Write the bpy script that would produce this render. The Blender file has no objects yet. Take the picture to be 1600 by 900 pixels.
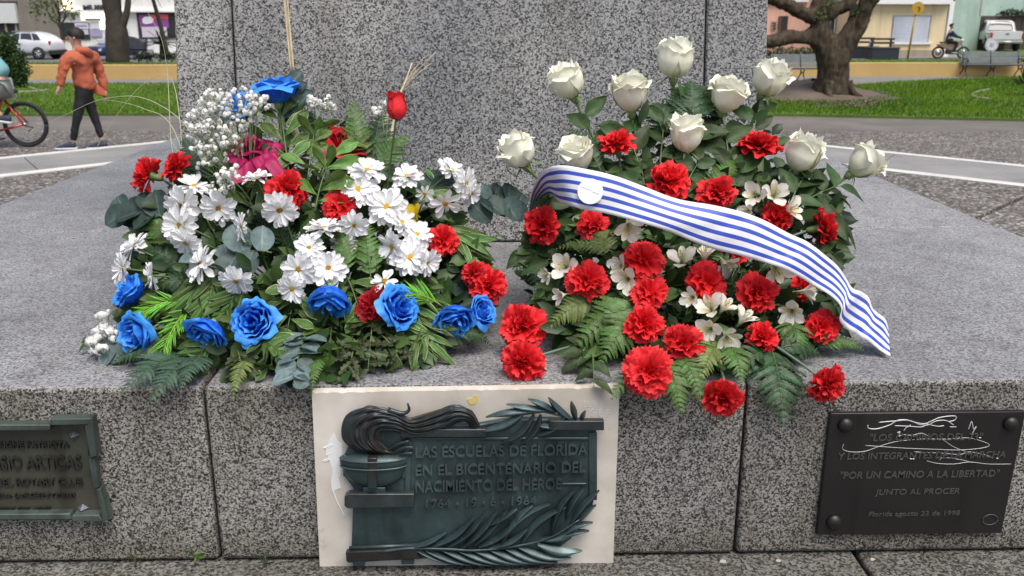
import bpy, bmesh, math, random
from math import sin, cos, pi
from mathutils import Vector, Matrix, noise
rad = math.radians
S = bpy.context.scene
COL = S.collection
V = Vector
R = random.Random(11)

# ------------------------------------------------------------------ camera, world, sun, exposure
H = 1.82                      # eye height above the plaza
F = 1417.0                    # focal length in pixels of a 1600 wide picture
cd = bpy.data.cameras.new('camera')
cam = bpy.data.objects.new('camera', cd)
COL.objects.link(cam)
cd.sensor_width = 36.0
cd.lens = F / 1600 * 36
cd.clip_start = 0.05
cd.clip_end = 2000
CM = Matrix.Rotation(rad(-1.26), 3, 'Z') @ Matrix.Rotation(rad(90 - 16.765), 3, 'X')
CAM = V((0, 0, H))
cam.matrix_world = Matrix.Translation(CAM) @ CM.to_4x4()
cd.dof.use_dof = True
cd.dof.focus_distance = 1.62
cd.dof.aperture_fstop = 11
S.camera = cam

W = bpy.data.worlds.new('World')
S.world = W
W.use_nodes = True
nt = W.node_tree
bg = nt.nodes['Background']
sky = nt.nodes.new('ShaderNodeTexSky')
sky.sky_type = 'NISHITA'
sky.sun_disc = False
sky.sun_elevation = rad(64)
sky.sun_rotation = rad(152)
sky.air_density = 1.0
sky.dust_density = 4.0
sky.ozone_density = 1.0
nt.links.new(sky.outputs[0], bg.inputs[0])
bg.inputs[1].default_value = 0.075
sl = bpy.data.lights.new('sun', 'SUN')
sl.energy = 1.5
sl.angle = rad(40)
sl.color = (1.0, 0.96, 0.90)
so = bpy.data.objects.new('sun', sl)
COL.objects.link(so)
SE, SR = rad(64), rad(152)
sd = V((sin(SR) * cos(SE), cos(SR) * cos(SE), sin(SE)))
so.rotation_euler = sd.to_track_quat('Z', 'Y').to_euler()
S.view_settings.view_transform = 'Standard'
S.view_settings.look = 'None'
S.view_settings.exposure = 1.12
S.view_settings.gamma = 1.0
S.view_settings.use_curve_mapping = False
S.cycles.max_bounces = 6
S.cycles.transparent_max_bounces = 6
S.cycles.caustics_reflective = False
S.cycles.caustics_refractive = False


# ------------------------------------------------------------------ picture <-> place
def ray(px, py):
    return CM @ V(((px - 800) / F, (450 - py) / F, -1.0))


def at(px, py, Y):
    r = ray(px, py)
    return CAM + r * (Y / r.y)


def atz(px, py, z):
    r = ray(px, py)
    return CAM + r * ((z - H) / r.z)


CMI = CM.transposed()


def mpp(p):
    return -(CMI @ (p - CAM)).z / F


CX, CY, CZ = CM.col[0].copy(), CM.col[1].copy(), CM.col[2].copy()   # right, up, towards the viewer


# ------------------------------------------------------------------ mesh building
class MB:
    def __init__(s):
        s.v, s.f, s.uv, s.t = [], [], [], []

    def add(s, vs, fs, uv=None, M=None, tint=0.5):
        o = len(s.v)
        s.v += [(M @ V(p)) if M is not None else V(p) for p in vs]
        s.f += [tuple(i + o for i in f) for f in fs]
        s.uv += list(uv) if uv else [(0.5, 0.5)] * len(vs)
        s.t += [tint] * len(vs)
        return s

    def box(s, a, b, M=None):
        x0, y0, z0 = [min(a[i], b[i]) for i in range(3)]
        x1, y1, z1 = [max(a[i], b[i]) for i in range(3)]
        vs = [(x0, y0, z0), (x1, y0, z0), (x1, y1, z0), (x0, y1, z0), (x0, y0, z1), (x1, y0, z1), (x1, y1, z1), (x0, y1, z1)]
        return s.add(vs, [(0, 3, 2, 1), (4, 5, 6, 7), (0, 1, 5, 4), (1, 2, 6, 5), (2, 3, 7, 6), (3, 0, 4, 7)], M=M)

    def hexa(s, lo, hi):
        return s.add(list(lo) + list(hi), [(0, 3, 2, 1), (4, 5, 6, 7), (0, 1, 5, 4), (1, 2, 6, 5), (2, 3, 7, 6), (3, 0, 4, 7)])

    def tube(s, pts, r, n=8, flat=None, M=None):
        pts = [V(p) for p in pts]
        k = len(pts)
        rr = r if isinstance(r, (list, tuple)) else [r] * k
        t = (pts[1] - pts[0]).normalized()
        a = t.orthogonal().normalized() if flat is None else (flat - t * flat.dot(t)).normalized()
        vs, fs = [], []
        for i in range(k):
            t2 = (pts[min(i + 1, k - 1)] - pts[max(i - 1, 0)])
            if t2.length > 1e-9:
                t = t2.normalized()
            a = a - t * a.dot(t)
            if a.length < 1e-6:
                a = t.orthogonal()
            a.normalize()
            b = t.cross(a)
            sq = 1.0 if flat is None else 0.55
            for j in range(n):
                w = 2 * pi * j / n
                vs.append(pts[i] + (a * cos(w) * sq + b * sin(w)) * rr[i])
        for i in range(k - 1):
            for j in range(n):
                fs.append((i * n + j, i * n + (j + 1) % n, (i + 1) * n + (j + 1) % n, (i + 1) * n + j))
        fs.append(tuple(range(n - 1, -1, -1)))
        fs.append(tuple((k - 1) * n + j for j in range(n)))
        return s.add(vs, fs, M=M)

    def lathe(s, prof, n=16, M=None):
        vs, fs = [], []
        for r, z in prof:
            for j in range(n):
                w = 2 * pi * j / n
                vs.append((r * cos(w), r * sin(w), z))
        for i in range(len(prof) - 1):
            for j in range(n):
                fs.append((i * n + j, i * n + (j + 1) % n, (i + 1) * n + (j + 1) % n, (i + 1) * n + j))
        fs.append(tuple(range(n - 1, -1, -1)))
        fs.append(tuple((len(prof) - 1) * n + j for j in range(n)))
        return s.add(vs, fs, M=M)

    def prism(s, poly, d, M=None):
        """polygon of 3-D points pushed along the vector d"""
        n = len(poly)
        a = [V(p) for p in poly]
        b = [p + V(d) for p in a]
        fs = [tuple(range(n)), tuple(range(2 * n - 1, n - 1, -1))]
        fs += [(i, i + n, (i + 1) % n + n, (i + 1) % n) for i in range(n)]
        return s.add(a + b, fs, M=M)

    def grid(s, fn, nu, nv, M=None, tint=0.5, closed=False):
        vs, uv, fs = [], [], []
        for i in range(nu):
            for j in range(nv):
                u, v = i / (nu - 1), j / (nv - 1)
                vs.append(fn(u, v))
                uv.append((u, v))
        for i in range(nu - 1):
            for j in range(nv - 1):
                fs.append((i * nv + j, (i + 1) * nv + j, (i + 1) * nv + j + 1, i * nv + j + 1))
        return s.add(vs, fs, uv, M, tint)

    def mesh(s, name, mat=None, smooth=True, recalc=False):
        me = bpy.data.meshes.new(name)
        me.from_pydata([tuple(p) for p in s.v], [], s.f)
        uvl = me.uv_layers.new(name='UVMap')
        li = [0] * len(me.loops)
        me.loops.foreach_get('vertex_index', li)
        buf = []
        for i in li:
            buf += s.uv[i]
        uvl.data.foreach_set('uv', buf)
        if any(t != 0.5 for t in s.t):
            a = me.attributes.new('tint', 'FLOAT', 'POINT')
            a.data.foreach_set('value', s.t)
        if smooth:
            me.polygons.foreach_set('use_smooth', [True] * len(me.polygons))
        if recalc:
            bm = bmesh.new()
            bm.from_mesh(me)
            bmesh.ops.recalc_face_normals(bm, faces=bm.faces)
            bm.to_mesh(me)
            bm.free()
        if mat:
            me.materials.append(mat)
        me.update()
        return me

    def build(s, name, mat, parent=None, smooth=True, bevel=0.0, recalc=True, seg=2, **kw):
        o = obj(name, s.mesh(name, mat, smooth, recalc), parent, **kw)
        if bevel:
            b = o.modifiers.new('bevel', 'BEVEL')
            b.width = bevel
            b.segments = seg
            b.limit_method = 'ANGLE'
            if smooth:
                sharp(o.data)
        return o


def sharp(me, ang=0.6):
    try:
        me.set_sharp_from_angle(angle=ang)
    except Exception:
        pass


def obj(name, me, parent=None, M=None, label=None, cat=None, group=None, kind=None):
    o = bpy.data.objects.new(name, me)
    COL.objects.link(o)
    if parent is not None:
        o.parent = parent
    if M is not None:
        o.matrix_local = M
    tag(o, label, cat, group, kind)
    return o


def tag(o, label=None, cat=None, group=None, kind=None):
    if label:
        o['label'] = label
    if cat:
        o['category'] = cat
    if group:
        o['group'] = group
    if kind:
        o['kind'] = kind
    return o


def thing(name, label, cat, M=None, group=None):
    o = bpy.data.objects.new(name, None)
    o.empty_display_size = 0.02
    COL.objects.link(o)
    if M is not None:
        if isinstance(M, Vector):
            M = Matrix.Translation(M)
        o.matrix_world = M
    tag(o, label, cat, group)
    return o


def frame(x, y, z, p):
    return Matrix(((x.x, y.x, z.x, p.x), (x.y, y.y, z.y, p.y), (x.z, y.z, z.z, p.z), (0, 0, 0, 1)))


def bez(p0, p1, p2, n):
    out = []
    for i in range(n):
        t = i / (n - 1)
        out.append(p0 * (1 - t) ** 2 + p1 * 2 * t * (1 - t) + p2 * t * t)
    return out


def spline(ctrl, n):
    """Catmull-Rom through control points (tuples or Vectors)"""
    c = [V(p) for p in ctrl]
    c = [c[0] * 2 - c[1]] + c + [c[-1] * 2 - c[-2]]
    m = len(c) - 3
    out = []
    for i in range(n):
        x = i / (n - 1) * m
        k = min(int(x), m - 1)
        t = x - k
        a, b, d, e = c[k], c[k + 1], c[k + 2], c[k + 3]
        out.append(0.5 * ((2 * b) + (d - a) * t + (2 * a - 5 * b + 4 * d - e) * t * t + (3 * b - a - 3 * d + e) * t ** 3))
    return out


def skin(name, mat, verts, edges, radii, parent, sub=2, smooth=True):
    me = bpy.data.meshes.new(name)
    me.from_pydata([tuple(v) for v in verts], edges, [])
    me.materials.append(mat)
    o = obj(name, me, parent)
    m = o.modifiers.new('skin', 'SKIN')
    m.use_smooth_shade = True
    for i, r in enumerate(radii):
        r = r if isinstance(r, tuple) else (r, r)
        me.skin_vertices[0].data[i].radius = r
        me.skin_vertices[0].data[i].use_root = (i == 0)
    s = o.modifiers.new('sub', 'SUBSURF')
    s.levels = sub
    s.render_levels = sub
    return o


# ------------------------------------------------------------------ materials
class NG:
    def __init__(s, name):
        s.m = bpy.data.materials.new(name)
        s.m.use_nodes = True
        s.t = s.m.node_tree
        s.b = s.t.nodes['Principled BSDF']
        s.out = s.t.nodes['Material Output']

    def n(s, typ, **kw):
        x = s.t.nodes.new(typ)
        for k, v in kw.items():
            if k.startswith('i_'):
                x.inputs[k[2:].replace('_', ' ')].default_value = v
            else:
                setattr(x, k, v)
        return x

    def l(s, a, b):
        s.t.links.new(a, b)

    def coord(s, what='Object'):
        return s.n('ShaderNodeTexCoord').outputs[what]

    def noise(s, scale, detail=2, rough=0.5, co=None):
        x = s.n('ShaderNodeTexNoise')
        x.inputs['Scale'].default_value = scale
        x.inputs['Detail'].default_value = detail
        x.inputs['Roughness'].default_value = rough
        s.l(co or s.coord(), x.inputs['Vector'])
        return x.outputs['Fac']

    def ramp(s, fac, stops, interp='LINEAR'):
        x = s.n('ShaderNodeValToRGB')
        x.color_ramp.interpolation = interp
        e = x.color_ramp.elements
        while len(e) < len(stops):
            e.new(0.5)
        for i, (p, c) in enumerate(stops):
            e[i].position = p
            c = (c, c, c) if isinstance(c, (int, float)) else c
            e[i].color = (*c, 1)
        s.l(fac, x.inputs[0])
        return x.outputs[0]

    def mix(s, a, b, fac, mode='MIX'):
        x = s.n('ShaderNodeMix', data_type='RGBA', blend_type=mode)
        for v, i in ((fac, 0), (a, 6), (b, 7)):
            if isinstance(v, (int, float)):
                x.inputs[i].default_value = v
            elif isinstance(v, tuple):
                x.inputs[i].default_value = (*v, 1)
            else:
                s.l(v, x.inputs[i])
        return x.outputs[2]

    def math(s, op, a, b=0.0, c=None):
        x = s.n('ShaderNodeMath', operation=op)
        for v, i in ((a, 0), (b, 1), (c, 2)):
            if v is None:
                continue
            if isinstance(v, (int, float)):
                x.inputs[i].default_value = v
            else:
                s.l(v, x.inputs[i])
        return x.outputs[0]

    def bump(s, h, strength=0.3, dist=0.01):
        x = s.n('ShaderNodeBump')
        x.inputs['Strength'].default_value = strength
        x.inputs['Distance'].default_value = dist
        s.l(h, x.inputs['Height'])
        s.l(x.outputs[0], s.b.inputs['Normal'])

    def fin(s, col, rough=0.6, metal=0.0, spec=0.5, transl=0.0):
        if isinstance(col, tuple):
            s.b.inputs['Base Color'].default_value = (*col, 1)
        else:
            s.l(col, s.b.inputs['Base Color'])
        if isinstance(rough, (int, float)):
            s.b.inputs['Roughness'].default_value = rough
        else:
            s.l(rough, s.b.inputs['Roughness'])
        s.b.inputs['Metallic'].default_value = metal
        s.b.inputs['Specular IOR Level'].default_value = spec
        if transl:
            tr = s.n('ShaderNodeBsdfTranslucent')
            if isinstance(col, tuple):
                tr.inputs[0].default_value = (*col, 1)
            else:
                s.l(col, tr.inputs[0])
            mx = s.n('ShaderNodeMixShader')
            mx.inputs[0].default_value = transl
            s.l(s.b.outputs[0], mx.inputs[1])
            s.l(tr.outputs[0], mx.inputs[2])
            s.l(mx.outputs[0], s.out.inputs[0])
        return s.m


def flat(name, c, rough=0.6, metal=0.0, var=0.12, scale=8.0, spec=0.5, bump=0.0):
    g = NG(name)
    f = g.noise(scale, 4, 0.6)
    col = g.ramp(f, [(0.3, tuple(x * (1 - var) for x in c)), (0.7, tuple(min(1, x * (1 + var)) for x in c))])
    if bump:
        g.bump(f, bump, 0.01)
    return g.fin(col, rough, metal, spec)


def granite(name, scale, dark, mid, light, stain, smooth=0.0, moss=0.0, lo=0.30):
    g = NG(name)
    co = g.coord()
    vo = g.n('ShaderNodeTexVoronoi')
    vo.inputs['Scale'].default_value = scale
    vo.inputs['Randomness'].default_value = 1.0
    g.l(co, vo.inputs['Vector'])
    sep = g.n('ShaderNodeSeparateColor')
    g.l(vo.outputs['Color'], sep.inputs[0])
    cell = sep.outputs[0]
    n1 = g.noise(scale * 0.55, 2, 0.6, co)
    v = g.math('ADD', g.math('MULTIPLY', cell, 0.66), g.math('MULTIPLY', n1, 0.44))
    c = g.ramp(v, [(0.30, dark), (0.40, tuple(0.5 * (a + b) for a, b in zip(dark, mid))), (0.50, mid), (0.70, light), (0.9, tuple(min(1, x * 1.25) for x in light))])
    if smooth:
        c = g.mix(c, mid, smooth)
    st = g.noise(2.1, 5, 0.6, co)
    c = g.mix(c, stain, g.ramp(st, [(0.40, 0.0), (0.70, 0.8)]), 'MULTIPLY')
    # rain streaks: noise stretched along z
    mp = g.n('ShaderNodeMapping')
    mp.inputs['Scale'].default_value = (14, 14, 1.2)
    g.l(co, mp.inputs['Vector'])
    sk = g.noise(1.0, 3, 0.5, mp.outputs[0])
    c = g.mix(c, (0.72, 0.70, 0.66), g.ramp(sk, [(0.48, 0.0), (0.72, 0.75)]), 'MULTIPLY')
    # broad grime patches
    gr = g.noise(0.9, 4, 0.55, co)
    c = g.mix(c, (0.55, 0.55, 0.56), g.ramp(gr, [(0.42, 0.0), (0.68, 0.7)]), 'MULTIPLY')
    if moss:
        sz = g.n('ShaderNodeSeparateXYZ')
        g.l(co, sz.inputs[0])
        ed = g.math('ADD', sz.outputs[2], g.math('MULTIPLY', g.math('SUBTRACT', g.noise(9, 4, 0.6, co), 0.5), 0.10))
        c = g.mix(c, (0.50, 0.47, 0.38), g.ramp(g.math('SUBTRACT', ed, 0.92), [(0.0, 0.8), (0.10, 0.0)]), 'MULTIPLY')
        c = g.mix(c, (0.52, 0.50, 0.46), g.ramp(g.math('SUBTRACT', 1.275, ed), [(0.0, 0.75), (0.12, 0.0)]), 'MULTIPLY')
    if moss:
        ms = g.noise(7.0, 5, 0.7, co)
        c = g.mix(c, (0.10, 0.085, 0.045), g.ramp(ms, [(0.58, 0.0), (0.8, moss)]))
    g.bump(v, 0.35, 0.002)
    return g.fin(c, 0.62, 0, 0.4)


M = {}
M['pedestal'] = granite('granite_pedestal', 300, (0.055, 0.055, 0.056), (0.31, 0.308, 0.295), (0.50, 0.497, 0.47), (0.56, 0.58, 0.64))
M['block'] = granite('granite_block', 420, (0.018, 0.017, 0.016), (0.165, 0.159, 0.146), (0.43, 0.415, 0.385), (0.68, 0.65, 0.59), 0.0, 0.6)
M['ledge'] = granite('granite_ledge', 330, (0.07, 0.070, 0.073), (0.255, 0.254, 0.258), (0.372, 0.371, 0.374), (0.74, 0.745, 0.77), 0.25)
M['step'] = granite('granite_step', 260, (0.03, 0.03, 0.032), (0.16, 0.16, 0.162), (0.36, 0.36, 0.36), (0.6, 0.6, 0.6), 0.1, 0.5)
M['joint'] = flat('joint_mortar', (0.022, 0.022, 0.018), 0.9, scale=40)


def gravel_mat():
    g = NG('exposed_gravel')
    co = g.coord()
    vo = g.n('ShaderNodeTexVoronoi')
    vo.inputs['Scale'].default_value = 34
    g.l(co, vo.inputs['Vector'])
    sep = g.n('ShaderNodeSeparateColor')
    g.l(vo.outputs['Color'], sep.inputs[0])
    c = g.ramp(sep.outputs[0], [(0.0, (0.035, 0.03, 0.027)), (0.35, (0.10, 0.085, 0.072)), (0.65, (0.19, 0.165, 0.142)), (0.9, (0.36, 0.33, 0.295)), (1.0, (0.6, 0.58, 0.54))])
    c = g.mix(c, (0.06, 0.055, 0.05), g.ramp(vo.outputs['Distance'], [(0.45, 0.0), (0.75, 0.8)]))
    big = g.noise(0.5, 4, 0.6, co)
    c = g.mix(c, (0.6, 0.57, 0.54), g.ramp(big, [(0.4, 0.0), (0.7, 0.7)]), 'MULTIPLY')
    g.bump(vo.outputs['Distance'], -0.6, 0.02)
    return g.fin(c, 0.8)


M['gravel'] = gravel_mat()


def rough_ground(name, a, b, scale=3.0, fine=60):
    g = NG(name)
    co = g.coord()
    f = g.math('ADD', g.math('MULTIPLY', g.noise(scale, 5, 0.65, co), 0.65), g.math('MULTIPLY', g.noise(fine, 2, 0.6, co), 0.35))
    c = g.ramp(f, [(0.36, a), (0.64, b)])
    g.bump(f, 0.4, 0.02)
    return g.fin(c, 0.85)


M['path'] = rough_ground('concrete_path', (0.155, 0.152, 0.143), (0.265, 0.26, 0.25), 1.2)
M['strip'] = rough_ground('worn_concrete', (0.095, 0.084, 0.072), (0.17, 0.152, 0.132), 0.9)
M['park_path'] = rough_ground('grey_park_path', (0.145, 0.14, 0.135), (0.215, 0.208, 0.20), 1.4)
M['asphalt'] = rough_ground('asphalt', (0.085, 0.085, 0.088), (0.15, 0.15, 0.155), 0.7)
M['white_kerb'] = rough_ground('white_painted_kerb', (0.48, 0.47, 0.43), (0.66, 0.65, 0.61), 3)
M['lawn'] = rough_ground('lawn_soil', (0.045, 0.075, 0.010), (0.10, 0.175, 0.018), 0.55, 30)
M['dirt'] = rough_ground('bare_soil', (0.085, 0.062, 0.045), (0.16, 0.12, 0.09), 1.5)
M['ochre'] = rough_ground('ochre_painted_wall', (0.46, 0.31, 0.115), (0.55, 0.38, 0.15), 1.0)


def leafmat(name, base, edge=None, vein=None, rough=0.42, transl=0.18, edge_w=0.40, back=None):
    g = NG(name)
    uv = g.coord('UV')
    sp = g.n('ShaderNodeSeparateXYZ')
    g.l(uv, sp.inputs[0])
    v = g.math('ABSOLUTE', g.math('SUBTRACT', sp.outputs[1], 0.5))
    oi = g.n('ShaderNodeObjectInfo')
    co = g.coord()
    nz = g.noise(5, 3, 0.6, co)
    c = g.ramp(nz, [(0.3, tuple(x * 0.75 for x in base)), (0.7, tuple(x * 1.25 for x in base))])
    if vein:
        c = g.mix(c, vein, g.ramp(v, [(0.0, 0.75), (0.05, 0.0)]))
    if edge:
        ee = g.math('ADD', v, g.math('MULTIPLY', g.math('SUBTRACT', nz, 0.5), 0.12))
        c = g.mix(c, edge, g.ramp(ee, [(edge_w - 0.02, 0.0), (edge_w + 0.03, 0.9)]))
    hs = g.n('ShaderNodeHueSaturation')
    g.l(c, hs.inputs['Color'])
    g.l(g.math('MULTIPLY_ADD', oi.outputs['Random'], 0.04, 0.48), hs.inputs['Hue'])
    g.l(g.math('MULTIPLY_ADD', oi.outputs['Random'], 0.7, 0.68), hs.inputs['Value'])
    c = hs.outputs[0]
    if back:
        ge = g.n('ShaderNodeNewGeometry')
        c = g.mix(c, back, g.math('MULTIPLY', ge.outputs['Backfacing'], 0.75))
    g.bump(nz, 0.12, 0.004)
    return g.fin(c, rough, 0, 0.28, transl)


M['fern'] = leafmat('fern_green', (0.075, 0.145, 0.034), None, (0.10, 0.15, 0.05))
M['fern_dark'] = leafmat('fern_dark_green', (0.033, 0.072, 0.030), None, (0.05, 0.09, 0.04))
M['fern_light'] = leafmat('fern_yellow_green', (0.13, 0.17, 0.045), None, (0.2, 0.24, 0.1))
M['fern_blue'] = leafmat('fern_grey_green', (0.045, 0.085, 0.055), None, (0.09, 0.13, 0.08))
M['pitto'] = leafmat('variegated_leaf', (0.068, 0.138, 0.030), (0.36, 0.40, 0.20), (0.16, 0.22, 0.08), edge_w=0.44)
M['pitto_light'] = leafmat('fresh_leaf', (0.10, 0.20, 0.040), (0.25, 0.33, 0.12), (0.2, 0.28, 0.1), edge_w=0.46)
M['euca'] = leafmat('eucalyptus_leaf', (0.115, 0.165, 0.16), None, (0.26, 0.31, 0.28), 0.5)
M['euca_dark'] = leafmat('eucalyptus_dark', (0.040, 0.068, 0.060), None, (0.12, 0.16, 0.14), 0.5)
M['rose_leaf'] = leafmat('rose_leaf', (0.036, 0.066, 0.020), None, (0.05, 0.08, 0.03), 0.5, back=(0.065, 0.090, 0.045))
M['lobed'] = leafmat('chrysanthemum_leaf', (0.040, 0.055, 0.018), None, (0.12, 0.14, 0.05))
M['plastic'] = leafmat('plastic_fern', (0.13, 0.36, 0.030), None, (0.3, 0.5, 0.08), 0.3)
M['stem'] = flat('flower_stem', (0.085, 0.135, 0.040), 0.5, scale=30)
M['stem_pale'] = flat('pale_stem', (0.20, 0.27, 0.11), 0.5, scale=30)
M['stem_blue'] = flat('carnation_stem', (0.13, 0.20, 0.145), 0.5, scale=30)
M['calyx'] = flat('calyx', (0.12, 0.19, 0.06), 0.5, scale=30)
M['straw'] = flat('straw', (0.52, 0.42, 0.27), 0.7, scale=60, var=0.25)


def fillmat():
    g = NG('foliage_filling')
    a = g.n('ShaderNodeAttribute', attribute_name='tint')
    c = g.ramp(a.outputs['Fac'], [(0.0, (0.018, 0.040, 0.012)), (0.4, (0.034, 0.075, 0.020)), (0.75, (0.07, 0.13, 0.032)), (1.0, (0.11, 0.16, 0.05))])
    return g.fin(c, 0.45, 0, 0.35, 0.12)


M['filling'] = fillmat()


def petalmat(name, c, tip=None, base=None, rough=0.55, transl=0.25, var=0.10, bump=0.0):
    g = NG(name)
    uv = g.coord('UV')
    sp = g.n('ShaderNodeSeparateXYZ')
    g.l(uv, sp.inputs[0])
    col = c
    nz = g.noise(6, 3, 0.6)
    col = g.ramp(nz, [(0.3, tuple(x * (1 - var) for x in c)), (0.7, tuple(min(1, x * (1 + var)) for x in c))])
    if tip:
        col = g.mix(col, tip, g.ramp(sp.outputs[0], [(0.55, 0.0), (1.0, 0.9)]))
    if base:
        col = g.mix(base, col, g.ramp(sp.outputs[0], [(0.02, 0.0), (0.35, 1.0)]))
    oi = g.n('ShaderNodeObjectInfo')
    hs = g.n('ShaderNodeHueSaturation')
    g.l(col, hs.inputs['Color'])
    g.l(g.math('MULTIPLY_ADD', oi.outputs['Random'], 0.22, 0.86), hs.inputs['Value'])
    if bump:
        g.bump(nz, bump, 0.01)
    return g.fin(hs.outputs[0], rough, 0, 0.3, transl)


M['red'] = petalmat('carnation_red', (0.68, 0.008, 0.014), (0.84, 0.045, 0.052), rough=0.6, transl=0.22)
M['red_dark'] = petalmat('carnation_deep_red', (0.36, 0.004, 0.010), (0.48, 0.015, 0.022), rough=0.6, transl=0.2)
M['white_rose'] = petalmat('cream_rose_petal', (0.95, 0.94, 0.77), (0.95, 0.945, 0.83), (0.84, 0.86, 0.54), 0.5, 0.22, 0.03)
M['blue'] = petalmat('blue_rose_petal', (0.012, 0.115, 0.78), (0.08, 0.40, 0.95), (0.05, 0.28, 0.85), 0.45, 0.22, 0.45, 0.2)
M['daisy'] = petalmat('daisy_petal', (0.90, 0.90, 0.905), None, (0.84, 0.86, 0.70), 0.5, 0.25, 0.02)
M['disc'] = flat('daisy_disc', (0.55, 0.30, 0.02), 0.8, scale=400, var=0.35, bump=0.4)
M['disc_brown'] = flat('daisy_disc_brown', (0.34, 0.16, 0.02), 0.8, scale=400, var=0.35, bump=0.4)
M['alstro'] = petalmat('alstroemeria_petal', (0.83, 0.81, 0.72), None, (0.55, 0.58, 0.28), 0.5, 0.28, 0.04)


def alstro_inner():
    g = NG('alstroemeria_streaked')
    sp = g.n('ShaderNodeSeparateXYZ')
    g.l(g.coord('UV'), sp.inputs[0])
    c = g.ramp(sp.outputs[0], [(0.1, (0.55, 0.55, 0.25)), (0.35, (0.75, 0.66, 0.30)), (0.65, (0.80, 0.72, 0.42)), (0.85, (0.83, 0.81, 0.72))])
    w = g.n('ShaderNodeTexWave', wave_type='BANDS', bands_direction='Y')
    w.inputs['Scale'].default_value = 2.2
    w.inputs['Distortion'].default_value = 1.5
    g.l(g.coord('UV'), w.inputs['Vector'])
    k = g.math('MULTIPLY', g.ramp(w.outputs['Fac'], [(0.80, 0.0), (0.92, 1.0)]), g.ramp(sp.outputs[0], [(0.35, 0.0), (0.45, 0.8), (0.8, 0.8), (0.86, 0.0)]))
    c = g.mix(c, (0.22, 0.10, 0.06), k)
    return g.fin(c, 0.5, 0, 0.3, 0.25)


M['alstro_in'] = alstro_inner()
M['magenta'] = petalmat('magenta_petal', (0.36, 0.006, 0.075), (0.46, 0.015, 0.12), None, 0.5, 0.2, 0.2)
M['pink'] = petalmat('pink_petal', (0.75, 0.30, 0.35), None, (0.75, 0.6, 0.15), 0.5, 0.25)
M['yellow'] = petalmat('yellow_petal', (0.75, 0.55, 0.03), None, None, 0.5, 0.25)
M['velvet'] = petalmat('artificial_red_petal', (0.70, 0.022, 0.03), None, None, 0.65, 0.1)
M['baby'] = petalmat('gypsophila_white', (0.88, 0.88, 0.84), None, None, 0.6, 0.3, 0.05)
# ================================================================== the monument
ZL = H - 0.569        # top of the ledge
ZB = H - 0.889        # foot of the front blocks = top of the lower step
YF = 1.35             # plane of the front face
YP = 2.30             # front of the pedestal
XL, XR = -1.546, 1.421
J1, J2 = -0.465, 0.412

mon = thing('stone_monument', 'grey speckled granite monument base with a ledge and an upright pedestal', 'monument', V((0, 0, 0)))


def block(name, a, b, mat, bevel=0.006, seg=3):
    mb = MB().box(a, b)
    return mb.build(name, mat, mon, smooth=True, bevel=bevel, seg=seg)


g = 0.0022
YM = 2.46             # joint across the ledge
core = MB().box((XL + 0.03, YF + 0.03, 0.0), (XR - 0.03, 5.02, ZL - 0.012))
core.build('joint_mortar', M['joint'], mon, smooth=False)
for x0, x1 in ((XL, J1 - g), (J1 + g, J2 - g), (J2 + g, XR)):
    # a front block: rough face darkened, top lightened, light from above put into colours
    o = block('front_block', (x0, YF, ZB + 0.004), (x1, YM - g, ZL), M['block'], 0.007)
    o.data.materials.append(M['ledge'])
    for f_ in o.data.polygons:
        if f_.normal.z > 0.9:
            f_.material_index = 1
for x0, x1 in ((XL, -0.72), (-0.72 + 0.007, 0.60), (0.607, XR)):
    block('ledge_slab', (x0, YM + g, ZL - 0.22), (x1, 3.9 - g, ZL - 0.0015), M['ledge'], 0.008)
for x0, x1 in ((XL, -0.1), (-0.093, XR)):
    block('ledge_slab', (x0, 3.9 + g, ZL - 0.22), (x1, 5.05, ZL - 0.0015), M['ledge'], 0.008)
for x0, x1, y0, y1 in ((XL, XL + 0.2, YF + 0.31, 5.05), (XR - 0.2, XR, YF + 0.31, 5.05)):
    block('side_block', (x0, y0, ZB + 0.004), (x1, y1, ZL - 0.225), M['block'])
# lower step the camera looks down on, and the tiers below it
for x0, x1 in ((-2.1, -0.9), (-0.893, 0.62), (0.627, 1.30), (1.307, 2.0)):
    block('step_slab', (x0, 0.62, ZB - 0.30), (x1, 1.95, ZB), M['step'], 0.008)
MB().box((-2.08, 1.96, 0.0), (1.98, 5.4, ZB - 0.05)).build('step_core', M['step'], mon, smooth=False)
MB().box((-2.5, 0.64, -0.02), (2.4, 1.95, ZB - 0.305)).build('lower_step', M['step'], mon, bevel=0.01)

# pedestal: slightly battered slabs
def lerpx(a, b, z):
    return a + (b - a) * (z - 1.25) / 0.6


zt = 3.05
ped_x = [(-0.800, -0.766), (-0.646, -0.628), (0.544, 0.526), (0.706, 0.678)]
PD = 1.5
MB().box((-0.66, YP + 0.03, ZL - 0.01), (0.57, YP + PD - 0.03, zt - 0.02)).build('pedestal_core', M['joint'], mon, smooth=False)


def batter(i, z):
    return lerpx(ped_x[i][0], ped_x[i][1], z)


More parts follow.
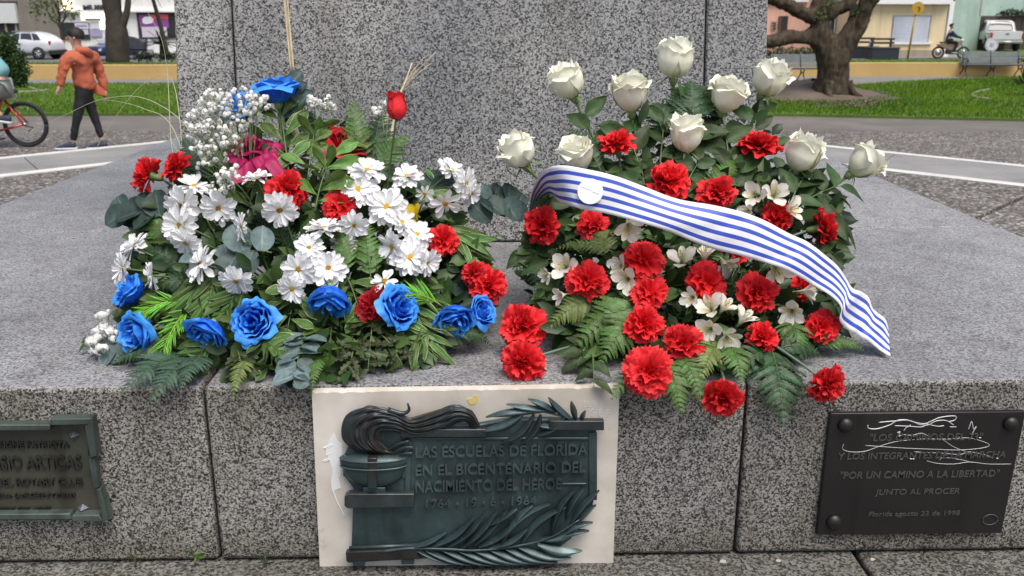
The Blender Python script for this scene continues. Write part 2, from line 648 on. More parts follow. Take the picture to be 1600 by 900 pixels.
for i in range(3):
    x = [[batter(i, ZL) + (0.0018 if i else 0), batter(i + 1, ZL) - (0.0018 if i < 2 else 0)],
         [batter(i, zt) + (0.0018 if i else 0), batter(i + 1, zt) - (0.0018 if i < 2 else 0)]]
    lo = [(x[0][0], YP, ZL + 0.0035), (x[0][1], YP, ZL + 0.0035), (x[0][1], YP + 0.16, ZL + 0.0035), (x[0][0], YP + 0.16, ZL + 0.0035)]
    hi = [(x[1][0], YP + 0.035, zt), (x[1][1], YP + 0.035, zt), (x[1][1], YP + 0.16, zt), (x[1][0], YP + 0.16, zt)]
    MB().hexa(lo, hi).build('pedestal_slab', M['pedestal'], mon, bevel=0.005, seg=2)
for a, b in ((0, 0.15), (3, -0.15)):
    xs = sorted([batter(a, ZL), batter(a, ZL) + b])
    xt = sorted([batter(a, zt), batter(a, zt) + b])
    lo = [(xs[0], YP + 0.164, ZL + 0.0035), (xs[1], YP + 0.164, ZL + 0.0035), (xs[1], YP + PD, ZL + 0.0035), (xs[0], YP + PD, ZL + 0.0035)]
    hi = [(xt[0], YP + 0.164, zt), (xt[1], YP + 0.164, zt), (xt[1], YP + PD, zt), (xt[0], YP + PD, zt)]
    MB().hexa(lo, hi).build('pedestal_slab', M['pedestal'], mon, bevel=0.005)

# ================================================================== lettering helper
_fonts = {}


def text_mesh(body, mat, depth=0.002, bold=0.0, shear=0.0):
    cu = bpy.data.curves.new('lettering', 'FONT')
    cu.body = body
    cu.size = 1.0
    cu.extrude = 0.5
    cu.offset = bold
    cu.shear = shear
    cu.resolution_u = 3
    o = bpy.data.objects.new('lettering', cu)
    COL.objects.link(o)
    dg = bpy.context.evaluated_depsgraph_get()
    dg.update()
    me = bpy.data.meshes.new_from_object(o.evaluated_get(dg))
    bpy.data.objects.remove(o)
    bpy.data.curves.remove(cu)
    me.materials.clear()
    me.materials.append(mat)
    return me


def lettering(body, p0, p1, y, mat, parent, depth=0.004, name='lettering', bold=0.01, slant=0.0, shear=0.0, label=None):
    """text fitted between lower left p0 and upper right p1 (points), facing the viewer at plane y; slant = lower right z minus lower left z"""
    me = text_mesh(body, mat, depth, bold, shear)
    xs = [v.co.x for v in me.vertices]
    ys = [v.co.y for v in me.vertices]
    x0, x1, y0, y1 = min(xs), max(xs), min(ys), max(ys)
    wx, hz = p1.x - p0.x, p1.z - p0.z
    for v in me.vertices:
        a = (v.co.x - x0) / (x1 - x0)
        b = (v.co.y - y0) / (y1 - y0)
        v.co = V((p0.x + wx * a, y - depth * (0.5 + v.co.z), p0.z + hz * b + slant * a))
    me.update()
    return obj(name, me, parent, label=label)


# ================================================================== marble plaque with bronze relief
def patina(name, a, b, c, rough=0.38, metal=0.45):
    g = NG(name)
    co = g.coord()
    n = g.noise(9, 5, 0.65, co)
    col = g.ramp(n, [(0.35, a), (0.55, b), (0.75, c)])
    ge = g.n('ShaderNodeNewGeometry')
    col = g.mix(col, (0.12, 0.095, 0.065), g.ramp(ge.outputs['Pointiness'], [(0.60, 0.0), (0.72, 0.35)]))
    mp = g.n('ShaderNodeMapping')
    mp.inputs['Scale'].default_value = (22, 22, 2.0)
    g.l(co, mp.inputs['Vector'])
    col = g.mix(col, (0.35, 0.33, 0.30), g.ramp(g.noise(1.0, 3, 0.5, mp.outputs[0]), [(0.55, 0.0), (0.7, 0.6)]), 'MULTIPLY')
    g.bump(g.noise(260, 2, 0.6, co), 0.12, 0.001)
    return g.fin(col, rough, metal, 0.5)


M['bronze'] = patina('green_bronze', (0.030, 0.047, 0.050), (0.056, 0.090, 0.094), (0.115, 0.165, 0.168))
M['bronze_brown'] = patina('brown_bronze', (0.030, 0.024, 0.020), (0.042, 0.052, 0.053), (0.075, 0.10, 0.10), 0.36)
M['bronze_letter'] = patina('letter_bronze', (0.040, 0.060, 0.062), (0.075, 0.115, 0.116), (0.14, 0.20, 0.20))


def marble():
    g = NG('aged_marble')
    co = g.coord()
    c = g.ramp(g.noise(5, 6, 0.65, co), [(0.35, (0.58, 0.535, 0.465)), (0.6, (0.72, 0.68, 0.61)), (0.75, (0.78, 0.75, 0.69))])
    c = g.mix(c, (0.30, 0.20, 0.14), g.ramp(g.noise(11, 6, 0.75, co), [(0.60, 0.0), (0.76, 0.7)]))
    c = g.mix(c, (0.62, 0.58, 0.52), g.ramp(g.noise(3, 4, 0.6, co), [(0.45, 0.0), (0.65, 0.9)]), 'MULTIPLY')
    c = g.mix(c, (0.25, 0.22, 0.19), g.ramp(g.noise(70, 3, 0.6, co), [(0.72, 0.0), (0.78, 0.7)]))
    g.bump(g.noise(120, 3, 0.6, co), 0.15, 0.001)
    return g.fin(c, 0.45, 0, 0.5)


M['marble'] = marble()
M['white_paint'] = flat('white_paint', (0.78, 0.78, 0.77), 0.6, var=0.05)
M['yellow_paint'] = flat('yellow_paint', (0.62, 0.50, 0.16), 0.6, var=0.15)

YS = 1.333            # face of the marble
plq = thing('memorial_plaque', 'cream marble slab with a dark bronze relief of a flaming urn and laurel', 'plaque', at(727, 886, YS))
PO = plq.matrix_world.translation.copy()


def rel(p):
    return p - PO


def pp(px, py, y=YS):
    return rel(at(px, py, y))


# marble slab: slightly chipped front edge along the top
tl, tr, br, bl = pp(487, 613), pp(968, 605), pp(958, 884), pp(500, 890)
slab = MB()
n = 60
rr = random.Random(3)
depth = V((0, YF - 0.0015 - YS, 0))
front, back = [], []
for i in range(n + 1):
    p = tl.lerp(tr, i / n)
    chip = max(0, rr.gauss(0.0002, 0.0011))
    front.append(p - V((0, 0, chip + 0.0005)))
    back.append(p + depth + V((0, 0, 0.0005)))
bot = [bl.lerp(br, i / n) for i in range(n + 1)]
vs = front + back + bot + [b + depth for b in bot]
m1 = n + 1
fs = []
for i in range(n):
    fs.append((i, i + 1, m1 + i + 1, m1 + i))
    fs.append((2 * m1 + i, 2 * m1 + i + 1, i + 1, i))
    fs.append((3 * m1 + i, 3 * m1 + i + 1, 2 * m1 + i + 1, 2 * m1 + i))
    fs.append((m1 + i, m1 + i + 1, 3 * m1 + i + 1, 3 * m1 + i))
fs += [(0, m1, 3 * m1, 2 * m1), (n, 2 * m1 + n, 3 * m1 + n, m1 + n)]
slab.add(vs, fs)
slab.build('marble_slab', M['marble'], plq, smooth=False)

YB = YS - 0.012       # bronze field
out_px = [(548, 690), (536, 715), (536, 742), (553, 765), (551, 772), (551, 800), (549, 858), (543, 862), (543, 880), (652, 874), (700, 872), (780, 872), (860, 866), (893, 842),
          (905, 812), (926, 792), (930, 770), (932, 676), (932, 662), (900, 655), (800, 655), (745, 664), (640, 664), (570, 668)]
MBr = MB().prism([pp(x, y, YB) for x, y in out_px], (0, YS - YB - 0.0005, 0))
brz = MBr.build('bronze_relief', M['bronze'], plq, smooth=True, bevel=0.002)


def rprism(pxs, y0, y1, name, mat='bronze', bevel=0.0015, **kw):
    mb = MB().prism([pp(x, y, y0) for x, y in pxs], (0, y1 - y0, 0))
    return mb.build(name, M[mat], brz, smooth=True, bevel=bevel, **kw)


def rbox(x0, y0, x1, y1, t, name, mat='bronze', base=None, bevel=0.0015):
    base = YB if base is None else base
    return rprism([(x0, y0), (x1, y0), (x1, y1), (x0, y1)], base - t, base - 0.0003, name, mat, bevel)


# cornice bars, pillar and the raised rim round the inscription
rbox(858, 658, 944, 673, 0.013, 'cornice_bar', 'bronze_brown')
rbox(626, 671, 760, 684, 0.010, 'cornice_bar', 'bronze_brown')
rbox(920, 676, 933, 782, 0.003, 'rim_strip')
rbox(648, 684, 920, 688, 0.003, 'rim_strip')
rbox(877, 755, 917, 759, 0.003, 'rim_strip')
rbox(632, 690, 642, 771, 0.004, 'rim_strip')
# pedestal of the urn
rprism([(538, 776), (545, 772), (647, 772), (647, 793), (543, 795), (538, 791)], YB - 0.015, YB - 0.0003, 'pedestal_bar', 'bronze_brown')
MB().tube([pp(546, 856, YB - 0.003), pp(650, 852, YB - 0.003)], 0.0035, 8).build('base_moulding', M['bronze'], brz)
rprism([(540, 863), (650, 858), (655, 874), (541, 878)], YB - 0.011, YB - 0.0003, 'base_bar', 'bronze_brown')
rbox(551, 877, 570, 885, 0.009, 'base_foot')
rbox(627, 872, 647, 882, 0.009, 'base_foot')
# urn: half a bowl standing proud of the field
uc = pp(584, 712, YB)
k = mpp(at(584, 735, YB))
prof = [(0.0, -52), (16, -51), (30, -47), (41, -40), (47, -30), (50, -18), (51, -14), (53, -13), (53, -2), (51, -1), (48, 0), (30, 5), (0, 6)]
ub = MB()
Mx = Matrix.Translation(uc) @ Matrix.Diagonal((k, k * 0.36, k, 1))
ub.lathe([(max(r, 0.01), z) for r, z in prof], 28, Mx)
ub.build('urn', M['bronze'], brz)
rbox(574, 716, 589, 764, 0.0205, 'urn_strap', 'bronze_brown')
for yy in (714, 727):
    MB().tube([uc + V((sin(a) * 52.5 * k, -cos(a) * 52.5 * k * 0.37, -(yy - 712) * k)) for a in [rad(x) for x in range(-84, 85, 12)]], 1.5 * k, 6).build('urn_rib', M['bronze_letter'], brz)
rbox(567, 762, 602, 773, 0.010, 'urn_foot')
rbox(536, 712, 541, 745, 0.004, 'urn_handle')
rbox(628, 712, 633, 748, 0.004, 'urn_handle')
# flame: a bank of twisting tongues swept to the right
oc = [(556, 706), (534, 682), (541, 650), (575, 634), (612, 640), (640, 654), (678, 643), (712, 633), (738, 642), (750, 664)]
ic = [(622, 712), (606, 702), (592, 690), (596, 676), (622, 676), (652, 684), (688, 676), (712, 662), (728, 660), (738, 672)]
rprism(oc + ic[::-1], YB - 0.006, YB - 0.0003, 'flame_bed', 'bronze_brown', 0.003)
rr = random.Random(8)
fl = MB()
oc_s, ic_s = spline([(x, y, 0) for x, y in oc], 90), spline([(x, y, 0) for x, y in ic], 90)


def tongue(u, v):
    """cast relief of the flame: ridged locks flowing along u"""
    i = min(89, int(round(u * 89)))
    p = oc_s[i].lerp(ic_s[i], v)
    w1 = 4.2 * v + 0.55 * sin(5.5 * u + 0.8) + 0.35 * sin(11 * u + 3.0 * v)
    w2 = 9.3 * v - 0.9 * sin(4.0 * u + 2.0) + 0.3 * sin(17 * u)
    rg = abs(sin(w1 * pi)) ** 0.6 * 0.0062 + abs(sin(w2 * pi * 0.9)) ** 0.7 * 0.0030
    dome_ = (max(0.0, sin(pi * min(1, max(0, v * 0.96 + 0.02))))) ** 0.55 * (min(1, (1 - u) / 0.10 + 0.15)) ** 0.5 * min(1, u / 0.05 + 0.3)
    h = (0.0075 + rg) * dome_ + 0.0012 * noise.noise(V((p.x * 0.09, p.y * 0.09, 2)))
    edge = 3.0 * sin(23 * u) * (1 if v < 0.02 else 0)
    return pp(p.x, p.y + edge * 0.5, YB - 0.0005 - h)


fl.grid(tongue, 90, 44)
fl.tube([pp(p.x, p.y, YB - 0.009) for p in spline([(606, 640, 0), (628, 646, 0), (639, 641, 0), (637, 630, 0)], 10)], [k * (4.6 - 0.34 * i) for i in range(10)], 8)
for px in ([(640, 690), (622, 694), (604, 706), (592, 714)], [(646, 700), (630, 700), (615, 708), (606, 716)], [(644, 709), (632, 709), (622, 714)]):
    cs = spline([(x, y, 0) for x, y in px], 10)
    fl.tube([pp(p.x, p.y, YB - 0.006) for p in cs], [k * 3.6 * (1 - 0.8 * i / 9) for i in range(10)], 7, flat=V((0, -1, 0)))
fl.build('flame', M['bronze_brown'], brz, recalc=False)


def bronze_leaf(px0, px1, w, lift, mat='bronze', bend=0.1):
    a, b = pp(px0[0], px0[1], YB - 0.002), pp(px1[0], px1[1], YB - 0.002)
    d = b - a
    n_ = V((0, -1, 0))
    sd_ = d.cross(n_).normalized()

    def fn(u, v):
        hw = w * k * (sin(pi * min(1, u * 0.92 + 0.08)) ** 0.75) * (1.0 if u < 1 else 0)
        c = (v - 0.5) * 2
        out = lift * (0.35 + 0.65 * sin(pi * u * 0.85 + 0.2)) * (1 - 0.75 * c * c) + (0.0022 if abs(c) < 0.1 else 0)
        return a + d * u + sd_ * (hw * c + bend * d.length * sin(pi * u)) + n_ * out
    mb = MB()
    mb.grid(fn, 9, 7)
    return mb.build('laurel_leaf', M[mat], brz, recalc=False)


for a, b, w, bd in (((846, 641), (759, 650), 7, 0.03), ((858, 640), (791, 630), 6, -0.03), ((868, 643), (825, 622), 6, 0.02), ((893, 655), (856, 619), 6, -0.05), ((900, 656), (892, 625), 5, 0.0),
                    ((906, 656), (915, 640), 4, 0.0), ((820, 643), (750, 672), 8, -0.1), ((835, 645), (783, 690), 5.5, -0.14), ((845, 646), (814, 692), 5.5, -0.14), ((880, 652), (841, 678), 6, -0.12), ((892, 657), (838, 662), 6, -0.12)):
    bronze_leaf(a, b, w, 0.010, 'bronze' if w > 5.6 else 'bronze_brown', bd)
MB().tube([pp(x, y, YB - 0.006) for x, y in ((800, 648), (850, 643), (885, 652), (905, 658))], 2.0 * k, 6).build('laurel_stem', M['bronze'], brz)
for a, b, w, bd in (((640, 853), (697, 829), 4, 0.08), ((672, 853), (741, 806), 6, 0.1), ((700, 853), (759, 799), 6, 0.08), ((722, 855), (777, 796), 6, 0.06), ((742, 850), (793, 794), 5, 0.04), ((760, 820), (808, 792), 4, 0.04),
                    ((748, 853), (809, 808), 6, 0.1), ((765, 853), (824, 824), 6, 0.12), ((800, 830), (833, 787), 5.5, -0.1), ((780, 853), (859, 785), 7, -0.12), ((815, 848), (884, 790), 7, -0.10), ((862, 830), (897, 764), 6, -0.08),
                    ((885, 810), (911, 762), 6, -0.06), ((893, 816), (936, 764), 6, -0.05), ((900, 818), (931, 787), 6, -0.06), ((880, 835), (926, 814), 6, -0.1), ((868, 840), (920, 827), 6, -0.05), ((845, 842), (905, 822), 7, 0.12),
                    ((840, 850), (909, 858), 10, 0.12), ((810, 853), (892, 869), 7, 0.1), ((790, 856), (871, 876), 7, 0.08), ((765, 857), (842, 878), 7, 0.06), ((740, 858), (823, 879), 7, 0.06), ((715, 858), (798, 880), 6, 0.05),
                    ((690, 857), (770, 881), 6, 0.05), ((665, 858), (740, 880), 5, 0.05), ((650, 857), (713, 879), 4, 0.04)):
    bronze_leaf(a, b, w, 0.0105, 'bronze', bd)
MB().tube([pp(p.x, p.y, YB - 0.009) for p in spline([(596, 862, 0), (640, 857, 0), (700, 858, 0), (745, 860, 0), (808, 853, 0), (860, 840, 0), (905, 812, 0)], 30)], [k * (3.2 - 0.06 * i) for i in range(30)], 6).build('laurel_stem', M['bronze'], brz)
for body, x0, y0, x1, y1, sl_ in (('LAS ESCUELAS DE FLORIDA', 650, 713, 918, 692, 2), ('EN EL BICENTENARIO DEL', 650, 741, 915, 721, 3), ('NACIMIENTO DEL HEROE', 650, 767, 877, 747, 3), ('1764 - 19 - 6 - 1964', 666, 791, 838, 776, 4)):
    lettering(body, pp(x0, y0, YB), pp(x1, y1 + 1, YB), YB - PO.y, M['bronze_letter'], brz, 0.0065, slant=sl_ * k, bold=0.012)
# marks on the marble: white paint splash, yellow heart, faint scratched letters
rr = random.Random(5)
sp = MB()
pts = [(521, 676), (527, 690), (534, 694), (534, 735), (529, 748), (532, 762), (520, 768), (517, 752), (519, 735), (513, 716), (508, 706), (514, 690)]
sp.prism([pp(x + rr.uniform(-1, 1), y, YS - 0.0008) for x, y in pts], (0, 0.0006, 0))
sp.tube([pp(520, 766, YS - 0.0005), pp(527, 785, YS - 0.0005), pp(538, 806, YS - 0.0005)], 0.0011, 6)
for q in range(9):
    x, y = rr.uniform(508, 516), rr.uniform(690, 720)
    sp.tube([pp(x + 6, y, YS - 0.0005), pp(x - 3, y + 4, YS - 0.0005)], 0.0008, 5)
sp.build('paint_splash', M['white_paint'], plq, smooth=False)
hp = [(731, 627), (734, 632), (741, 632), (745, 628), (747, 621), (744, 617), (740, 618), (738, 622), (734, 622), (730, 624)]
MB().prism([pp(x, y, YS - 0.001) for x, y in hp], (0, 0.0008, 0)).build('painted_heart', M['yellow_paint'], plq, smooth=False)
M['scratch_pale'] = flat('pale_scratch', (0.70, 0.68, 0.63), 0.6)
lettering('SUR', pp(912, 636, YS), pp(934, 626, YS), YS - 0.0002 - PO.y, M['scratch_pale'], plq, 0.0004, bold=-0.01)
lettering('S E P', pp(923, 651, YS), pp(954, 639, YS), YS - 0.0002 - PO.y, M['scratch_pale'], plq, 0.0004, bold=-0.01)

# ================================================================== dark bronze plaque on the right
YD = YF - 0.010
M['dark_plate'] = patina('black_bronze', (0.007, 0.006, 0.006), (0.010, 0.009, 0.0085), (0.016, 0.015, 0.015), 0.45, 0.0)
M['dark_letter'] = flat('worn_letter', (0.065, 0.065, 0.061), 0.5, 0.1)
M['scratch'] = flat('bright_scratch', (0.62, 0.63, 0.64), 0.4, 0.3)
dk = thing('inscribed_plaque', 'black bronze plaque with domed bolts and white scratched scribbles', 'plaque', at(1430, 836, YD))
DO = dk.matrix_world.translation.copy()


def dp(px, py, y=YD):
    return at(px, py, y) - DO


MB().prism([dp(1298, 646), dp(1603, 643), dp(1565, 833), dp(1276, 836)], (0, YF - YD - 0.0005, 0)).build('plate', M['dark_plate'], dk, bevel=0.0015)
for bx, by in ((1321, 664), (1579, 662), (1303, 815)):
    b = MB()
    r_ = 12.5 * mpp(at(bx, by, YD))
    b.lathe([(r_ * cos(a), r_ * 0.75 * sin(a)) for a in [rad(x) for x in (0, 20, 40, 58, 74, 88)]], 18, Matrix.Translation(dp(bx, by, YD - 0.0003)) @ Matrix.Rotation(rad(90), 4, 'X'))
    b.build('dome_bolt', M['dark_plate'], dk)
r_ = 10 * mpp(at(1548, 812, YD))
MB().tube([dp(1547, 812, YD - 0.0008) + V((cos(a) * r_ * 1.2, 0, sin(a) * r_ * 0.9)) for a in [i * pi / 10 for i in range(21)]], 0.0009, 6).build('bolt_mark', M['dark_letter'], dk)
for body, x0, y0, x1, y1, sl_, m_ in (('"LOS CAMINOS DEL 73"', 1358, 689, 1536, 676, 0, 'dark_letter'), ('Y LOS INTEGRANTES DE LA MARCHA', 1309, 718, 1572, 705, 1, 'dark_letter'), ('"POR UN CAMINO A LA LIBERTAD"', 1312, 748, 1562, 734, 1, 'dark_letter'),
                                      ('JUNTO AL PROCER', 1366, 776, 1500, 763, 1, 'dark_letter'), ('Florida agosto 23 de 1998', 1356, 809, 1500, 798, 1, 'dark_letter')):
    lettering(body, dp(x0, y0), dp(x1, y1), YD - 0.0001 - DO.y, M[m_], dk, 0.0012, slant=sl_ * 0.0009, bold=0.012, shear=0.1)
for pts, w in (([(1356, 664), (1357, 669), (1370, 670), (1390, 664), (1402, 657), (1416, 656), (1430, 660), (1445, 662), (1455, 658), (1470, 652), (1492, 650), (1492, 656), (1482, 659)], 1.1),
               ([(1373, 660), (1396, 658), (1420, 657), (1436, 663), (1450, 664), (1462, 658), (1478, 657), (1490, 664)], 1.0), ([(1398, 665), (1420, 666), (1440, 667), (1450, 662)], 0.9), ([(1454, 664), (1466, 666), (1475, 665)], 0.9),
               ([(1484, 667), (1494, 667)], 0.8), ([(1423, 664), (1416, 668), (1412, 673)], 0.9), ([(1513, 671), (1518, 659), (1521, 670), (1525, 667), (1519, 677)], 1.1), ([(1402, 676), (1406, 675), (1404, 681), (1411, 679)], 1.2),
               ([(1412, 679), (1425, 680), (1440, 677), (1452, 682)], 0.6), ([(1318, 694), (1317, 702), (1330, 706), (1352, 705), (1375, 697), (1400, 690), (1440, 686), (1480, 686), (1510, 684), (1530, 688), (1546, 695), (1534, 700), (1500, 703), (1460, 702), (1410, 700), (1352, 696)], 0.55),
               ([(1472, 686), (1490, 698), (1510, 706)], 0.55), ([(1428, 706), (1470, 708), (1500, 710), (1515, 706), (1540, 711), (1552, 716)], 0.5), ([(1448, 720), (1465, 724), (1490, 725), (1515, 722), (1545, 725), (1580, 725)], 0.5), ([(1468, 719), (1474, 715), (1500, 718), (1520, 723)], 0.5)):
    sp3 = spline([(x, y, 0) for x, y in pts], len(pts) * 6)
    MB().tube([dp(p.x, p.y, YD - 0.0004) for p in sp3], w * 0.00072, 5).build('scratched_line', M['scratch'], dk)
for x, y in ((1423, 717), (1427, 717), (1408, 717), (1558, 716), (1531, 684), (1519, 678)):
    MB().tube([dp(x - 1.5, y, YD - 0.0004), dp(x + 1.5, y, YD - 0.0004)], 0.0011, 5).build('scratched_line', M['scratch'], dk)

# ================================================================== stepped bronze plaque on the left
YE = YF - 0.006
M['olive_plate'] = patina('olive_bronze', (0.042, 0.046, 0.036), (0.072, 0.074, 0.056), (0.085, 0.098, 0.082), 0.5, 0.25)
M['olive_frame'] = patina('verdigris_frame', (0.050, 0.068, 0.060), (0.085, 0.110, 0.098), (0.11, 0.14, 0.125), 0.5, 0.25)
M['olive_letter'] = patina('dark_letter_bronze', (0.014, 0.016, 0.014), (0.024, 0.028, 0.024), (0.035, 0.042, 0.036), 0.5, 0.25)
M['stud'] = flat('stud_metal', (0.20, 0.21, 0.24), 0.35, 0.6)
lp = thing('framed_plaque', 'weathered bronze plaque with a stepped green frame and pyramid studs', 'plaque', at(40, 815, YE))
LO = lp.matrix_world.translation.copy()


def ep(px, py, y=YE):
    return at(px, py, y) - LO


MB().prism([ep(-330, 690), ep(-330, 662), ep(135, 658), ep(138, 712), ep(152, 718), ep(165, 812), ep(-330, 814)], (0, YF - YE - 0.0005, 0)).build('plate', M['olive_plate'], lp, smooth=False)


def fbar(pxs, t=0.020):
    mb = MB().prism([ep(x, y, YE - t) for x, y in pxs], (0, t - 0.0003, 0))
    mb.build('frame_bar', M['olive_frame'], lp, bevel=0.0015)


fbar([(-330, 664), (78, 664), (78, 673), (-330, 675)], 0.018)
fbar([(78, 655), (143, 654), (138, 664), (78, 665)], 0.020)
fbar([(143, 655), (152, 713), (140, 716), (132, 666), (137, 664)], 0.020)
fbar([(138, 718), (147, 716), (155, 762), (146, 764)], 0.015)
fbar([(156, 764), (170, 812), (160, 815), (150, 766)], 0.020)
fbar([(-330, 805), (108, 803), (112, 812), (-330, 814)], 0.017)
fbar([(112, 806), (154, 805), (162, 815), (112, 815)], 0.020)
for sx, sy in ((116, 681), (130, 795), (-120, 681), (-120, 795)):
    c = ep(sx, sy, YE - 0.0003)
    a = 10 * 0.00095
    MB().add([c + V((-a, 0, 0.002)), c + V((0, 0, -a)), c + V((a, 0, 0.002)), c + V((0, 0, a)), c + V((0, -0.011, 0.002))], [(0, 1, 4), (1, 2, 4), (2, 3, 4), (3, 0, 4), (3, 2, 1, 0)]).build('pyramid_stud', M['stud'], lp, smooth=False)
for body, x0, y0, x1, y1 in (('INSIGNE PATRIOTA', -12, 700, 108, 688), ('GERVASIO ARTIGAS', -62, 734, 126, 710), ('DEL ROTARY CLUB', -4, 759, 129, 745), ('FLORIDA (ARGENTINA)', -42, 779, 118, 768), ('BRE DE 1978', 2, 798, 80, 790)):
    lettering(body, ep(x0, y0), ep(x1, y1), YE - LO.y, M['olive_letter'], lp, 0.004, bold=0.015)
# ================================================================== flower meshes (unit size, axis +Z)
def rot_axis(axis, spin):
    z = axis.normalized()
    x = z.orthogonal().normalized()
    y = z.cross(x)
    c, s = cos(spin), sin(spin)
    return x * c + y * s, y * c - x * s, z


def facing(az, tilt):
    """direction of a bloom: az = way it leans in the view (degrees, 0 right, 90 up), tilt = angle away from the viewer"""
    return CZ * cos(rad(tilt)) + (CX * cos(rad(az)) + CY * sin(rad(az))) * sin(rad(tilt))


def bloom_matrix(P, az, tilt, size, spin, centre=0.0):
    x, y, z = rot_axis(facing(az, tilt), spin)
    return frame(x * size, y * size, z * size, P - z * size * centre)


def carnation_mesh(seed, mat, form=0):
    r = random.Random(seed)
    mb = MB()
    layers = [(9, 98, 1.0, 0.48), (9, 78, 1.0, 0.46), (8, 58, 0.99, 0.42), (7, 40, 0.95, 0.38), (6, 24, 0.88, 0.32), (4, 10, 0.8, 0.26)]
    if form == 1:
        layers = [(9, 108, 1.0, 0.45), (9, 88, 1.02, 0.46), (8, 64, 1.0, 0.42), (6, 44, 0.95, 0.38), (5, 22, 0.85, 0.32)]
    if form == 2:
        layers = [(7, 84, 0.95, 0.52), (7, 66, 1.08, 0.46), (7, 50, 1.05, 0.42), (6, 32, 1.0, 0.36), (5, 15, 0.9, 0.30)]
    for li, (n_, th, ln, w) in enumerate(layers):
        for k_ in range(n_):
            ph = 2 * pi * (k_ + 0.5 * (li % 2)) / n_ + r.uniform(-0.25, 0.25)
            t_ = rad(th + r.uniform(-11, 11))
            d = V((sin(t_) * cos(ph), sin(t_) * sin(ph), cos(t_)))
            tg = V((-sin(ph), cos(ph), 0))
            nn = d.cross(tg)
            L = ln * r.uniform(0.78, 1.12)
            ww = w * r.uniform(0.85, 1.2)
            f1, f2, p1, p2 = r.uniform(4, 6), r.uniform(7, 10), r.uniform(0, 6), r.uniform(0, 6)
            amp = r.uniform(0.07, 0.17)
            curl = r.uniform(0.02, 0.22)
            nv = 11
            ser = [r.uniform(-0.02, 0.05) + (0.075 if j % 2 else -0.02) for j in range(nv)]

            def fn(u, v):
                c = 2 * v - 1
                s = 0.12 + 0.88 * u
                end = (u ** 6)
                edge = 1 - 0.13 * c * c * u + end * ser[int(round(v * (nv - 1)))]
                ruff = amp * u * u * (sin(f1 * c + p1) + 0.5 * sin(f2 * c + p2))
                return d * (L * s * edge) + tg * (ww * c * (0.22 + 0.78 * min(1, u * 1.25))) + nn * (ruff - curl * u * u * L) + V((0, 0, -0.36))
            mb.grid(fn, 5, nv)
    return mb.mesh('carnation_bloom', mat)


def tube_mesh(name, pts, r, mat, n=8):
    return MB().tube(pts, r, n).mesh(name, mat, recalc=True)


def calyx_mesh():
    mb = MB()
    mb.lathe([(0.09, -1.12), (0.16, -1.05), (0.21, -0.8), (0.22, -0.6), (0.27, -0.46), (0.29, -0.34), (0.05, -0.30)], 10)
    for k_ in range(5):
        a = 2 * pi * k_ / 5
        c, s = cos(a), sin(a)
        mb.add([(0.24 * c - 0.09 * s, 0.24 * s + 0.09 * c, -0.5), (0.24 * c + 0.09 * s, 0.24 * s - 0.09 * c, -0.5), (0.36 * c, 0.36 * s, -0.24)], [(0, 1, 2)])
    return mb.mesh('calyx', M['calyx'], recalc=True)


CARN = [carnation_mesh(100 + i, M['red'], i % 3) for i in range(12)]
CARN_D = [carnation_mesh(200 + i, M['red_dark'], i % 2) for i in range(2)]
CALYX = calyx_mesh()


def interp(tab, x):
    for (a, b), (c, d) in zip(tab, tab[1:]):
        if x <= c:
            t = (x - a) / (c - a)
            t = t * t * (3 - 2 * t)
            return b + (d - b) * t
    return tab[-1][1]


BUD = [(0, 0.12), (0.10, 0.25), (0.28, 0.385), (0.52, 0.455), (0.75, 0.455), (0.9, 0.45), (1.0, 0.46)]
BUD2 = [(0, 0.12), (0.08, 0.27), (0.25, 0.41), (0.48, 0.47), (0.72, 0.44), (0.9, 0.40), (1.0, 0.40)]
OPEN = [(0, 0.13), (0.10, 0.34), (0.28, 0.53), (0.48, 0.60), (0.68, 0.60), (0.86, 0.60), (1.0, 0.62)]


